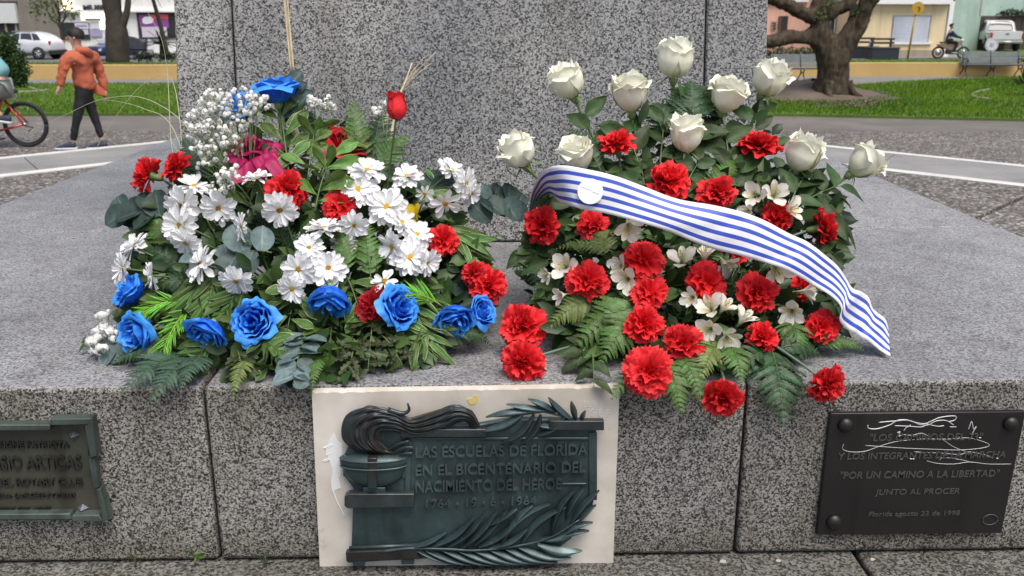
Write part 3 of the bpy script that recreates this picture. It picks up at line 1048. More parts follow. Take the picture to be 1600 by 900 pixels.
def rose_petals(seed, mat, prof=BUD, ragged=0.02, spec=None, top_scale=1.0):
    """list of (mesh, matrix) for the petals of one rose; base at z=0, about 1 high"""
    r = random.Random(seed)
    spec = spec or [(3, 1.02, 0.90, 1.0, 0.16), (3, 0.95, 1.0, 1.15, 0.10), (3, 0.84, 1.05, 1.25, 0.06), (3, 0.66, 1.07, 1.35, 0.05), (3, 0.46, 1.06, 1.4, 0.03), (2, 0.26, 1.03, 1.5, 0.0)]
    out = []
    for li, (n_, rs, top, span, lip) in enumerate(spec):
        off = r.uniform(0, 6)
        for k_ in range(n_):
            ph = off + 2 * pi * k_ / n_ + r.uniform(-0.2, 0.2)
            tp = top * r.uniform(0.93, 1.05) * top_scale
            lp_ = lip * r.uniform(0.4, 1.5)
            sp_ = span * r.uniform(0.9, 1.12)
            skew = r.uniform(-0.06, 0.06)
            s1, s2, f1 = r.uniform(0, 6), r.uniform(0, 6), r.uniform(3, 5)
            pt = r.uniform(0.0, 0.07)
            mb = MB()

            def fn(u, v):
                c = 2 * v - 1
                h = u
                wd = sp_ * (0.42 + 0.58 * sin(min(1, h * 1.3) * pi / 2)) * (1 - 0.34 * max(0, (h - 0.72) / 0.28) ** 2)
                a = ph + wd * c + skew * h
                lim = tp * (1 - 0.13 * c * c) + pt * (1 - abs(c)) ** 3
                z = h * lim
                rr_ = interp(prof, min(1, h * min(1.0, lim))) * rs
                lipd = max(0, h - 0.66) / 0.34
                rr_ += lp_ * lipd ** 2 * (0.7 + 0.3 * sin(s1 + 2.5 * c)) + 0.05 * c ** 4 * h
                z -= lp_ * 0.75 * lipd ** 4
                wv = ragged * h * (sin(f1 * c * 2 + s1) + sin(6 * c + s2) * 0.3)
                return V(((rr_ + wv) * cos(a), (rr_ + wv) * sin(a), z + wv * 0.7 * lipd))
            mb.grid(fn, 10, 11)
            out.append(mb.mesh('petal', mat))
    return out


def leaf_mesh(kind, mat, seed=0):
    """leaf along +X (0..1), width along Y, upper side +Z"""
    r = random.Random(seed)
    mb = MB()
    lobes = kind == 'lobed'
    nu = 13 if lobes else 9
    nv = 7

    def width(u):
        if kind == 'obovate':
            return 0.19 * (min(1, u / 0.62) ** 1.15 if u < 0.62 else (max(0, 1 - ((u - 0.62) / 0.38) ** 2.2)) ** 0.6)
        if kind == 'round':
            return 0.44 * max(0, sin(pi * min(1, u * 0.93 + 0.07))) ** 0.62
        if kind == 'ovate':
            return 0.27 * sin(pi * u ** 0.8) ** 0.85 * (1 - 0.25 * u) + 0.003
        if kind == 'lance':
            return 0.10 * sin(pi * u ** 0.85) ** 0.8 + 0.002
        if kind == 'needle':
            return 0.040 * sin(pi * u ** 0.85) ** 0.7 + 0.002
        if kind == 'lobed':
            return (0.20 * sin(pi * min(1, u * 0.9 + 0.06)) ** 0.8) * (1.0 if int(u * 12 + 0.5) % 3 else 0.42) + 0.004
        if kind == 'rolled':
            return 0.12 * (sin(pi * min(1, u * 0.9 + 0.08))) ** 0.6
        return 0.2
    droop = {'obovate': 0.12, 'round': 0.10, 'ovate': 0.20, 'lance': 0.25, 'lobed': 0.15, 'rolled': 0.30, 'needle': 0.2}[kind]
    cup = {'obovate': 0.25, 'round': 0.35, 'ovate': 0.30, 'lance': 0.3, 'lobed': 0.2, 'rolled': 1.1, 'needle': 0.3}[kind]
    tw = r.uniform(-0.2, 0.2)

    def fn(u, v):
        c = 2 * v - 1
        w = width(u)
        if u > 0.999 and kind != 'round':
            w = 0.002
        z = -droop * u * u + cup * w * c * c + 0.015 * sin(9 * u + 4 * c + seed)
        y = w * c
        if kind == 'rolled':
            z = -droop * u * u - 0.9 * w * c * c
        return V((u - 0.08 * u * u * droop, y + z * tw * u, z))
    mb.grid(fn, nu, nv)
    return mb.mesh('leaf', mat)


LEAF = {}
for kname, kinds in (('pitto', 'obovate'), ('pitto_light', 'obovate'), ('euca', 'round'), ('euca_dark', 'round'), ('rose_leaf', 'ovate'), ('lobed', 'lobed')):
    LEAF[kname] = [leaf_mesh(kinds, M[kname], s) for s in range(3)]
LEAF['pitto_roll'] = [leaf_mesh('rolled', M['pitto'], s) for s in range(3)]
LEAF['lance'] = [leaf_mesh('lance', M['pitto'], s) for s in range(3)]
LEAF['plastic_lance'] = [leaf_mesh('needle', M['plastic'], s) for s in range(3)]
LEAF['rose_lance'] = [leaf_mesh('lance', M['rose_leaf'], s) for s in range(3)]


def pinna_mesh(mat, seed, nl=9):
    """one deeply toothed fern pinna along +X"""
    r = random.Random(seed)
    mb = MB()

    def half(s):
        return 0.19 * (1 - s) ** 0.55 * (0.75 + 0.25 * min(1, s * 6))
    for i in range(nl):
        s0, s1 = i / nl, (i + 1) / nl
        for sg in (1, -1):
            w = half((s0 + s1) / 2) * r.uniform(0.85, 1.15)
            zz = r.uniform(-0.012, 0.012) + 0.02
            tipx = s0 + 0.9 / nl + 0.05
            drop = -0.22
            mb.add([(s0, 0, drop * s0 * s0), (s1, 0, drop * s1 * s1), (tipx + 0.01, sg * w, zz + drop * tipx ** 2), (s0 + 0.15 / nl + 0.03, sg * w * 0.8, zz + drop * s0 ** 2)],
                   [(0, 1, 2, 3)] if sg > 0 else [(3, 2, 1, 0)], [(s0, 0.5), (s1, 0.5), (s1, 0.5 + sg * 0.5), (s0, 0.5 + sg * 0.4)])
    return mb.mesh('pinna', mat)


PIN = {k_: [pinna_mesh(M[k_], s) for s in range(3)] for k_ in ('fern', 'fern_dark', 'fern_light', 'fern_blue')}


def daisy_petal(seed):
    r = random.Random(seed)
    mb = MB()
    dr = r.uniform(-0.10, 0.22)
    notch = r.uniform(0, 0.05)

    def fn(u, v):
        c = 2 * v - 1
        w = 0.170 * (0.30 + 0.70 * min(1, u * 1.5) ** 0.8) * (1 - max(0, (u - 0.76) / 0.24) ** 2.8 * 0.55)
        x = 0.14 + 0.86 * u - (notch * (1 - abs(c)) if u > 0.95 else 0) - 0.06 * c * c * u
        return V((x, w * c, 0.09 * u - dr * u * u + 0.09 * c * c * (0.4 + u) * 0.6 + 0.012 * sin(7 * c + seed)))
    mb.grid(fn, 7, 7)
    return mb.mesh('petal', M['daisy'])


DPET = [daisy_petal(i) for i in range(5)]


def disc_mesh(mat):
    mb = MB()
    mb.lathe([(0.19, 0.0), (0.195, 0.05), (0.15, 0.095), (0.07, 0.11), (0.005, 0.10)], 12)
    r = random.Random(2)
    for i in range(26):
        a, q = i * 2.4, 0.185 * math.sqrt((i + 0.5) / 26)
        z = 0.10 - 1.1 * q * q
        p = V((q * cos(a), q * sin(a), z))
        mb.add([p + V((0.022, 0, -0.01)), p + V((-0.011, 0.02, -0.01)), p + V((-0.011, -0.02, -0.01)), p + V((0, 0, 0.03))], [(0, 1, 3), (1, 2, 3), (2, 0, 3)])
    return mb.mesh('centre_disc', mat, recalc=True)


DISC = [disc_mesh(M['disc']), disc_mesh(M['disc_brown'])]


def alstro_tepal(mat, seed, w_, back):
    r = random.Random(seed)
    mb = MB()

    def fn(u, v):
        c = 2 * v - 1
        w = w_ * (0.16 + 0.84 * sin(min(1, u * 1.18) * pi / 2) ** 1.6) * (1 - max(0, (u - 0.75) / 0.25) ** 2.2 * 0.72)
        flare = u ** 2.1
        x = 0.06 + 0.16 * u + back * flare
        z = 0.95 * u - 0.32 * flare * back * 1.4
        return V((x + 0.10 * c * c * w / 0.3 * (0.3 - u * 0.6), w * c, z + 0.05 * c * c * u + 0.012 * sin(6 * c + seed)))
    mb.grid(fn, 9, 7)
    return mb.mesh('tepal', mat)


ALS_O = [alstro_tepal(M['alstro'], i, 0.30, 0.52) for i in range(2)]
ALS_I = [alstro_tepal(M['alstro_in'], 5 + i, 0.19, 0.40) for i in range(2)]
ALS_T = [alstro_tepal(M['alstro'], 9 + i, 0.19, 0.30) for i in range(2)]


def stamen_mesh():
    mb = MB()
    r = random.Random(4)
    for i in range(6):
        a = i * 1.05
        q = r.uniform(0.08, 0.16)
        p1 = V((q * cos(a), q * sin(a), 0.78 + r.uniform(-0.1, 0.1)))
        mb.tube([(0, 0, 0.1), (q * 0.5 * cos(a), q * 0.5 * sin(a), 0.5), p1], 0.010, 5)
        mb.tube([p1, p1 + V((0.01, 0, 0.07))], 0.022, 5)
    return mb.mesh('stamens', M['stem_pale'], recalc=True)


STAM = stamen_mesh()


# ================================================================== where the bouquets stand
LC, RC = 470, 1062


def dome(px, py, cx):
    t = (600 - py) / 490
    y = 1.325 + 0.46 * t + 0.10 * ((px - cx) / 330) ** 2
    if py > 596:
        y = 1.295
    else:
        r = ray(px, py)
        y = min(y, (ZL - H) / r.z * r.y - 0.035)
    return y


FOOT = {LC: at(470, 470, 1.62), RC: at(1070, 480, 1.62)}
for c_ in FOOT:
    FOOT[c_].z = ZL + 0.05


def stem_to(parent, P, axis, size, cx, mat, thick=0.0022, start=0.0, length=None, bend=0.5, name='stem'):
    """stem from behind the bloom, curving into the heart of its bouquet (points converted to the flower's own frame)"""
    a = P - axis * start
    foot = FOOT[cx].copy()
    foot = foot + V((R.uniform(-0.12, 0.12), R.uniform(-0.06, 0.08), 0))
    d = foot - a
    if length:
        foot = a + d.normalized() * min(length, d.length)
    mid = a - axis * (d.length * 0.45 * bend)
    mid = mid.lerp((a + foot) * 0.5, 0.35)
    mid.z = max(mid.z, ZL + 0.012)
    foot.z = max(foot.z, ZL + 0.012)
    pts = bez(a, mid, foot, 9)
    inv = parent.matrix_world.inverted()
    sc = parent.matrix_world.to_scale().x
    me = tube_mesh(name, [inv @ p for p in pts], thick / sc, mat, 7)
    return obj(name, me, parent)


def settle(P, radius):
    """keep a flower's ball above the ledge"""
    if P.y > YF and P.z - ZL < radius:
        k_ = (ZL + radius - H) / (P.z - H)
        return CAM + (P - CAM) * k_
    return P


def carnation(px, py, r_px, az, tilt, label, cx, group, dy=0.0, deep=False, stem_len=None):
    Y = dome(px, py, cx) + dy
    P = at(px, py, Y)
    size = r_px * mpp(P) * R.uniform(0.87, 1.0)
    if dy == 0.0:
        P = settle(P, size * 0.8)
    ax = facing(az, tilt)
    Mx = bloom_matrix(P, az, tilt, size, R.uniform(0, 6), 0.0)
    t = thing('carnation', label, 'carnation', Mx, group)
    qa, qb = R.uniform(0.9, 1.1), R.uniform(0.9, 1.1)
    obj('ruffled_bloom', R.choice(CARN_D if deep else CARN), t, Matrix.Diagonal((qa, qb, R.uniform(0.85, 1.15), 1)))
    obj('calyx', CALYX, t)
    stem_to(t, P, ax, size, cx, M['stem_blue'], 0.0024, start=size * 1.05, length=stem_len)
    return t


LG, RG = 'red carnations in the left bouquet', 'red carnations in the right bouquet'
carns_left = [
    (225, 272, 28, 165, 72, 'red carnation drooping left above round eucalyptus leaves, outermost of the left bouquet', 0),
    (271, 259, 27, 150, 55, 'red carnation at upper left of the left bouquet, just left of the gypsophila spray', 0),
    (447, 293, 35, 100, 22, 'large red carnation facing forward beneath the magenta flower', 0),
    (532, 318, 29, 60, 18, 'red carnation facing forward among white daisies under the glossy leaf whorl', 0),
    (697, 374, 29, 20, 30, 'red carnation at right side of the left bouquet with striped leaves hanging beside it', 0),
    (583, 476, 30, 70, 15, 'deep red carnation low at the front, touching a blue rose on its right', 1),
    (736, 424, 25, 150, 45, 'smaller red carnation leaning left in the gap between both bouquets', 0),
    (769, 443, 33, 20, 40, 'red carnation in the gap between the bouquets above a blue rose', 0)]
for a in carns_left:
    carnation(*a[:6], LC, LG, deep=bool(a[6]))
carns_right = [
    (962, 219, 29, 105, 68, 'red carnation seen from the side, high on the left of the right bouquet', 0),
    (1046, 275, 33, 95, 55, 'red carnation directly below the middle cream rose and above the ribbon', 0),
    (1122, 296, 32, 90, 30, 'red carnation resting on the upper edge of the striped ribbon at its middle', 0),
    (1190, 222, 33, 80, 66, 'red carnation seen from the side high up between two cream roses', 0),
    (1214, 336, 31, 100, 40, 'red carnation half hidden behind the ribbon beside white alstroemerias', 0),
    (1291, 355, 29, 10, 75, 'red carnation facing right at the right flank, its green calyx towards the ribbon', 0),
    (843, 352, 30, 170, 35, 'red carnation at the left end of the striped ribbon', 0),
    (928, 345, 29, 80, 40, 'red carnation tucked under the ribbon below its round badge', 0),
    (1007, 404, 32, 95, 25, 'red carnation under the ribbon, uppermost in the middle column', 0),
    (1014, 453, 31, 100, 28, 'red carnation second from top in the middle column, beside an open alstroemeria', 0),
    (918, 437, 37, 120, 18, 'large round red carnation at left of the right bouquet with alstroemerias on its left', 0),
    (1007, 505, 33, 90, 15, 'red carnation third in the middle column, above the big frilly one', 0),
    (1014, 580, 40, 90, 10, 'big frilly red carnation hanging over the ledge edge by the marble corner', 0),
    (1069, 536, 31, 60, 18, 'red carnation right of the middle column, left of the white alstroemeria cluster', 0),
    (1106, 438, 32, 80, 20, 'red carnation under the ribbon between two white alstroemerias', 0),
    (1188, 455, 33, 60, 25, 'red carnation on the right half under the ribbon, left of a cream alstroemeria', 0),
    (1195, 526, 29, 30, 30, 'narrow red carnation low on the right half above a hanging fern', 0),
    (1287, 511, 29, 40, 20, 'red carnation beside the ribbon tail at the lower right', 0),
    (1258, 450, 23, 0, 35, 'partly covered red carnation under the lower ribbon edge on the right', 0),
    (1150, 388, 21, 90, 40, 'red carnation almost hidden by the middle of the ribbon', 0),
    (811, 508, 37, 150, 30, 'red carnation lying on the ledge left of the right bouquet, upper of two', 0),
    (813, 568, 34, 200, 25, 'red carnation lying on the ledge at the edge above the plaque, lower of two', 0),
    (1128, 627, 36, 240, 40, 'red carnation hanging upside down in front of the granite at the block joint', 0),
    (1298, 605, 31, 310, 45, 'lone red carnation on a bare stem hanging over the edge above the black plaque', 0)]
for a in carns_right:
    carnation(*a[:6], RC, RG, dy=(0.03 if 'hidden' in a[5] or 'covered' in a[5] else -0.04 if 'big frilly red' in a[5] else 0.0), stem_len=None)

# ---------------------------------------------------------------- roses
SEPAL = leaf_mesh('lance', M['calyx'], 3)


def rose(px, py, size_px, az, tilt, label, cat, group, petals, mat_stem, cx, dy=0.0, centre=0.5, sepals=True, stem_thick=0.003, name='rose'):
    Y = dome(px, py, cx) + dy
    P = at(px, py, Y)
    size = size_px * mpp(P)
    if dy == 0.0:
        P = settle(P, size * 0.40)
    ax = facing(az, tilt)
    Mx = bloom_matrix(P, az, tilt, size, R.uniform(0, 6), centre)
    t = thing(name, label, cat, Mx, group)
    for me in petals:
        obj('petal', me, t)
    if sepals:
        for k_ in range(5):
            a = 2 * pi * k_ / 5 + R.uniform(-0.3, 0.3)
            dn = R.uniform(-0.6, 0.35)
            x = V((cos(a), sin(a), dn)).normalized()
            y = V((-sin(a), cos(a), 0))
            z = x.cross(y)
            L = R.uniform(0.32, 0.5)
            obj('sepal', SEPAL, t, frame(x * L, y * L * 0.9, z * L, V((0.09 * cos(a), 0.09 * sin(a), 0.03))))
        obj('receptacle', MB().lathe([(0.05, -0.22), (0.09, -0.16), (0.13, -0.06), (0.13, 0.02), (0.02, 0.05)], 10).mesh('receptacle', M['stem_pale'], recalc=True), t)
    stem_to(t, P, ax, size, cx, mat_stem, stem_thick, start=size * (centre + 0.15))
    return t


WR = [rose_petals(300 + i, M['white_rose'], BUD if i % 2 else BUD2, 0.012 + 0.004 * (i % 3), None, 1.0 + 0.05 * (i % 3 - 1)) for i in range(10)]
WG = 'cream white roses in the right bouquet'
for i, a in enumerate([
    (885, 126, 66, 118, 72, 'cream rose leaning left, at top left of the right bouquet with a sepal sticking out'),
    (984, 146, 68, 98, 70, 'cream rose with a pale green neck, above the side-on carnation'),
    (1055, 93, 66, 88, 72, 'topmost cream rose with flared rim against the granite'),
    (1137, 148, 66, 75, 66, 'broad cream rose in front of the right pedestal joint'),
    (1204, 123, 64, 65, 62, 'cream rose at the right pedestal edge, its petals open to the lawn side'),
    (1072, 212, 62, 92, 74, 'cream rose in the centre of the bouquet with one petal folded out left'),
    (808, 235, 66, 122, 64, 'outermost left cream rose beside the bend of the ribbon'),
    (902, 242, 62, 110, 60, 'cream rose half hidden behind the ribbon above its badge'),
    (1255, 241, 66, 70, 64, 'cream rose in front of the white kerb line on the right'),
    (1353, 253, 64, 40, 72, 'outermost right cream rose over the granite ledge on an arching stem')]):
    rose(a[0], a[1], a[2] * 0.86, *a[3:], 'rose', WG, WR[i], M['stem'], RC, name='white_rose')
BLUE_SPEC = [(4, 1.0, 0.88, 0.95, 0.24), (4, 0.90, 1.0, 1.05, 0.16), (4, 0.72, 1.05, 1.15, 0.10), (3, 0.50, 1.06, 1.3, 0.06), (3, 0.28, 1.03, 1.5, 0.0)]
BR = [rose_petals(400 + i, M['blue'], OPEN, 0.026 + 0.008 * (i % 3), BLUE_SPEC, 0.85 + 0.06 * (i % 4 - 1.5)) for i in range(10)]
BG = 'blue dyed roses in the left bouquet'
for i, a in enumerate([
    (433, 138, 60, 92, 78, 'tall bright blue rose on top of the left bouquet'),
    (372, 168, 46, 120, 50, 'blue rose veiled by the white gypsophila spray'),
    (205, 455, 42, 140, 55, 'small blue rose under the outer left daisies'),
    (218, 521, 50, 200, 30, 'blue rose beside the bright green plastic fern on the left'),
    (323, 521, 52, 250, 50, 'blue rose lying sideways in the front row, third from the left'),
    (396, 503, 58, 100, 12, 'largest blue rose facing forward in the front row'),
    (514, 468, 52, 270, 62, 'blue rose seen from below under the daisy cluster'),
    (620, 481, 56, 20, 45, 'blue rose partly covered by the deep red carnation'),
    (710, 500, 56, 285, 45, 'blue rose hanging down beside the bare ledge, right end of the front row'),
    (752, 487, 38, 30, 50, 'small blue rose under the red carnation in the gap between the bouquets')]):
    rose(a[0], a[1], a[2] * (0.92 if a[2] < 55 else 0.84), *a[3:], 'rose', BG, BR[i], M['stem'], LC, sepals=True, dy=(0.03 if 'veiled' in a[5] else 0.0), centre=0.45, name='blue_rose')
MG = [rose_petals(450, M['magenta'], OPEN, 0.06, [(6, 1.1, 0.8, 0.6, 0.7), (5, 0.95, 0.95, 0.7, 0.4), (4, 0.7, 1.05, 0.8, 0.2), (3, 0.4, 1.1, 1.0, 0.1)], 0.8)][0]
rose(396, 238, 44, 85, 52, 'magenta artificial peony between the gypsophila and the green leaves', 'peony', None, MG, M['stem'], LC, dy=0.02, centre=0.4, name='magenta_peony')
RDK = rose_petals(460, M['red_dark'], OPEN, 0.03, BLUE_SPEC, 0.85)
rose(543, 228, 48, 60, 55, 'dark red rose half hidden behind the leafy sprig in the left bouquet', 'rose', None, RDK, M['stem'], LC, dy=0.05, centre=0.45, name='red_rose')
# artificial red bud on a thin wire stem
BUDP = [(0, 0.10), (0.12, 0.27), (0.3, 0.34), (0.5, 0.31), (0.7, 0.25), (0.85, 0.24), (1.0, 0.29)]
ABUD = rose_petals(470, M['velvet'], BUDP, 0.004, [(3, 1.0, 1.0, 1.35, 0.05), (2, 0.85, 1.0, 1.7, 0.0), (2, 0.6, 0.98, 1.7, 0.0)], 1.0)
Pb = at(619, 164, 1.66)
sz = 46 * mpp(Pb)
tb = thing('artificial_rosebud', 'artificial bright red rosebud on a thin dark wire standing above the daisies', 'rosebud', bloom_matrix(Pb, 97, 78, sz, 0.4, 0.5))
for me in ABUD:
    obj('petal', me, tb)
for k_ in range(4):
    a = 2 * pi * k_ / 4
    x = V((cos(a) * 0.45, sin(a) * 0.45, 0.9)).normalized()
    y = V((-sin(a), cos(a), 0))
    obj('sepal', LEAF['rose_lance'][k_ % 3], tb, frame(x * 0.55, y * 1.0, x.cross(y) * 0.5, V((0.05 * cos(a), 0.05 * sin(a), -0.05))))
invb = tb.matrix_world.inverted()
obj('wire_stem', tube_mesh('wire_stem', [invb @ p for p in bez(Pb - CY * sz * 0.5, at(612, 240, 1.64), at(600, 330, 1.62), 8)], 0.0016 / sz, M['fern_dark']), tb)

# ---------------------------------------------------------------- daisies
DG = 'white daisies in the left bouquet'


def daisy(px, py, r_px, az, tilt, label, disc=0, dy=0.0, n_out=19, n_in=14):
    Y = dome(px, py, LC) + dy - 0.01
    P = at(px, py, Y)
    size = r_px * mpp(P) * 1.03
    P = settle(P, size * 0.55)
    ax = facing(az, tilt)
    t = thing('daisy', label, 'daisy', bloom_matrix(P, az, tilt, size, R.uniform(0, 6), 0.05), DG)
    for ring, (n_, el, sc) in enumerate(((n_out, -4, 1.0), (n_in, 17, 0.80))):
        off = R.uniform(0, 6)
        for k_ in range(n_):
            a = off + 2 * pi * (k_ + R.uniform(-0.22, 0.22)) / n_
            e = rad(el + R.uniform(-13, 13))
            x = V((cos(a) * cos(e), sin(a) * cos(e), sin(e)))
            y = V((-sin(a), cos(a), 0))
            z = x.cross(y)
            rl = R.uniform(-0.35, 0.35)
            y2 = y * cos(rl) + z * sin(rl)
            z2 = z * cos(rl) - y * sin(rl)
            s = sc * R.uniform(0.88, 1.08)
            wv = R.uniform(0.9, 1.25)
            obj('petal', R.choice(DPET), t, frame(x * s, y2 * s * wv, z2 * s, V((0, 0, 0.03 * ring))))
    obj('centre_disc', DISC[disc], t)
    stem_to(t, P, ax, size, LC, M['stem'], 0.0018, start=0.004)
    return t


for a in [
    (303, 290, 27, 70, 62, 'white daisy seen from the side under the gypsophila, topmost on the left', 0),
    (285, 322, 33, 230, 35, 'white daisy with a brown-gold eye at the upper left, second in its column', 1),
    (281, 352, 35, 200, 30, 'white daisy in the middle of the dense left column', 0),
    (290, 379, 30, 235, 55, 'white daisy turned down at the foot of the dense left column', 0),
    (341, 325, 29, 280, 25, 'white daisy with a clear golden eye facing forward, left of the big red carnation', 1),
    (376, 355, 24, 180, 68, 'white daisy seen edge-on facing left beneath the golden-eyed one', 0),
    (313, 412, 32, 160, 40, 'white daisy right above the rolled leaves, beside round eucalyptus leaves', 1),
    (369, 440, 28, 260, 50, 'white daisy turned down under the round eucalyptus leaves', 0),
    (208, 384, 27, 130, 60, 'white daisy facing away at outer left, upper one of three', 0),
    (190, 420, 26, 180, 50, 'outermost left white daisy over the small blue rose', 0),
    (236, 431, 23, 190, 70, 'white daisy seen edge-on just right of the outermost left one', 0),
    (437, 328, 31, 275, 30, 'white daisy peeping out under the big red carnation', 1),
    (400, 277, 23, 100, 66, 'white daisy seen from the side just below the magenta flower', 0),
    (506, 356, 32, 92, 66, 'white daisy seen from the side below the second red carnation', 0),
    (483, 387, 26, 95, 30, 'white daisy with brown eye at top of the central cluster', 1),
    (466, 421, 30, 200, 18, 'white daisy with brown eye at left of the central cluster', 1),
    (513, 419, 32, 60, 15, 'white daisy with golden eye at right of the central cluster', 1),
    (456, 451, 25, 240, 25, 'white daisy with small eye at foot of the central cluster', 0),
    (537, 382, 23, 90, 50, 'shaded white daisy set back right of the central cluster', 1),
    (573, 265, 31, 80, 58, 'white daisy topmost at the right of the leaf whorl', 0),
    (560, 295, 31, 60, 22, 'white daisy with yellow eye right above the second red carnation', 0),
    (553, 352, 25, 280, 35, 'white daisy showing below the second red carnation', 0),
    (604, 323, 34, 95, 10, 'largest white daisy with bright yellow eye facing straight out', 0),
    (628, 347, 28, 40, 52, 'white daisy leaning right below the yellow freesia', 0),
    (612, 386, 30, 200, 48, 'white daisy facing left in the right-hand cluster above the small tattered one', 0),
    (652, 366, 26, 50, 40, 'white daisy touching the red carnation at the right of the bouquet', 0),
    (641, 402, 32, 100, 15, 'white daisy with yellow eye facing forward at foot of the right-hand cluster', 0),
    (668, 410, 24, 330, 45, 'white daisy behind the lowest right one of the right-hand cluster', 0),
    (600, 439, 24, 120, 35, 'tattered white daisy with few petals above the deep red carnation', 1),
    (636, 275, 28, 100, 50, 'white daisy with long drooping petals right of the wire-stemmed rosebud', 0),
    (706, 265, 25, 50, 60, 'white daisy highest at the right end against the granite', 0),
    (729, 286, 25, 350, 62, 'white daisy hanging at the far right end below the highest', 0),
    (696, 318, 26, 300, 45, 'white daisy with loose petals left of the dangling one on the right end', 0),
    (737, 302, 22, 330, 66, 'lowest dangling white daisy at the far right end', 0),
    (664, 303, 15, 270, 40, 'small half open white daisy above the yellow freesia', 0)]:
    nq = (9, 3) if ('few petals' in a[5] or 'half open' in a[5] or 'loose' in a[5]) else (19, 14)
    daisy(*a, n_out=nq[0], n_in=nq[1], dy=(0.04 if 'set back' in a[5] else 0.0))

# ---------------------------------------------------------------- alstroemerias
AG = 'white alstroemerias in the right bouquet'


def alstro(px, py, r_px, az, tilt, label, nt=6, dy=0.0):
    Y = dome(px, py, RC) + dy
    P = at(px, py, Y)
    size = r_px * mpp(P) * 1.25
    P = settle(P, size * 0.5)
    ax = facing(az, tilt)
    t = thing('alstroemeria', label, 'alstroemeria', bloom_matrix(P, az, tilt, size, R.uniform(0, 6), 0.6), AG)
    for k_ in range(nt):
        a = 2 * pi * k_ / nt + R.uniform(-0.12, 0.12)
        me = R.choice(ALS_O) if k_ % 2 == 0 else (R.choice(ALS_I) if k_ in (1, 3) else R.choice(ALS_T))
        c, s = cos(a), sin(a)
        q = R.uniform(0.9, 1.06)
        obj('tepal', me, t, Matrix(((c * q, -s * q, 0, 0), (s * q, c * q, 0, 0), (0, 0, q, 0), (0, 0, 0, 1))))
    obj('stamens', STAM, t)
    obj('ovary', MB().lathe([(0.03, -0.22), (0.075, -0.14), (0.08, 0.0), (0.05, 0.08), (0.01, 0.1)], 8).mesh('ovary', M['stem_pale'], recalc=True), t)
    stem_to(t, P, ax, size, RC, M['stem'], 0.0018, start=size * 0.8)
    return t


for a in [
    (880, 414, 27, 150, 25, 'open white alstroemeria touching the left of the big round carnation'),
    (852, 431, 17, 200, 55, 'small white alstroemeria pointing left at the edge of the right bouquet'),
    (873, 462, 17, 190, 60, 'half closed white alstroemeria below the small left one'),
    (985, 358, 28, 280, 35, 'white alstroemeria hanging under the ribbon, right of the badge'),
    (965, 414, 22, 170, 50, 'white alstroemeria seen from the side left of the middle carnation column, upper'),
    (976, 438, 26, 200, 30, 'open white alstroemeria with yellow throat left of the middle carnation column'),
    (1064, 402, 28, 110, 45, 'white cup-shaped alstroemeria below the ribbon at the centre'),
    (1102, 390, 24, 90, 70, 'white trumpet alstroemeria reaching up behind the ribbon'),
    (1137, 417, 24, 300, 50, 'white alstroemeria drooping right of the carnation under the ribbon'),
    (1108, 478, 27, 130, 40, 'white alstroemeria on top of the cluster right of the middle column'),
    (1135, 475, 22, 60, 60, 'white alstroemeria bud-like with green leaf in the cluster right of the middle column'),
    (1106, 517, 27, 200, 30, 'white alstroemeria at lower left of the cluster over the ferns'),
    (1139, 531, 26, 290, 30, 'white alstroemeria lowest in the cluster over the ferns'),
    (1165, 492, 24, 60, 66, 'white alstroemeria with long tube, left of the narrow carnation'),
    (1078, 464, 20, 180, 45, 'white alstroemeria tucked under the carnation right of the middle column'),
    (1215, 423, 29, 280, 40, 'white alstroemeria with speckled throat on the lower ribbon edge'),
    (1236, 491, 27, 220, 30, 'greenish white alstroemeria left of the carnation by the ribbon tail'),
    (1213, 301, 27, 80, 20, 'white alstroemeria with speckled yellow throat above the half hidden carnation'),
    (1180, 303, 24, 170, 40, 'white alstroemeria left of the speckled one behind the ribbon'),
    (1241, 325, 25, 20, 45, 'white alstroemeria right of the half hidden carnation'),
    (1268, 456, 24, 0, 62, 'white alstroemeria stretched under the right part of the ribbon'),
    (1166, 330, 16, 200, 40, 'small white alstroemeria just over the ribbon edge')]:
    alstro(*a)
# two odd blooms of the left bouquet
for px, py, rpx, az, tl_, lab, mt, nm in ((644, 332, 22, 120, 50, 'yellow freesia among the daisies on the right of the left bouquet', 'yellow', 'freesia'), (505, 240, 16, 100, 60, 'pale pink bud with yellow base peeping through the leaf whorl', 'pink', 'flower_bud')):
    Y = dome(px, py, LC) + 0.01
    P = at(px, py, Y)
    size = rpx * mpp(P) * 1.25
    t = thing(nm, lab, 'freesia' if mt == 'yellow' else 'flower bud', bloom_matrix(P, az, tl_, size, 1.0, 0.6))
    for k_ in range(5):
        a = 2 * pi * k_ / 5
        c, s = cos(a), sin(a)
        q = 1.0 if mt == 'yellow' else 0.8
        obj('petal', alstro_tepal(M[mt], 20 + k_, 0.28, 0.4 if mt == 'yellow' else 0.05), t, Matrix(((c * q, -s * q, 0, 0), (s * q, c * q, 0, 0), (0, 0, 1, 0), (0, 0, 0, 1))))
    stem_to(t, P, facing(az, tl_), size, LC, M['stem'], 0.0018, start=size * 0.6)

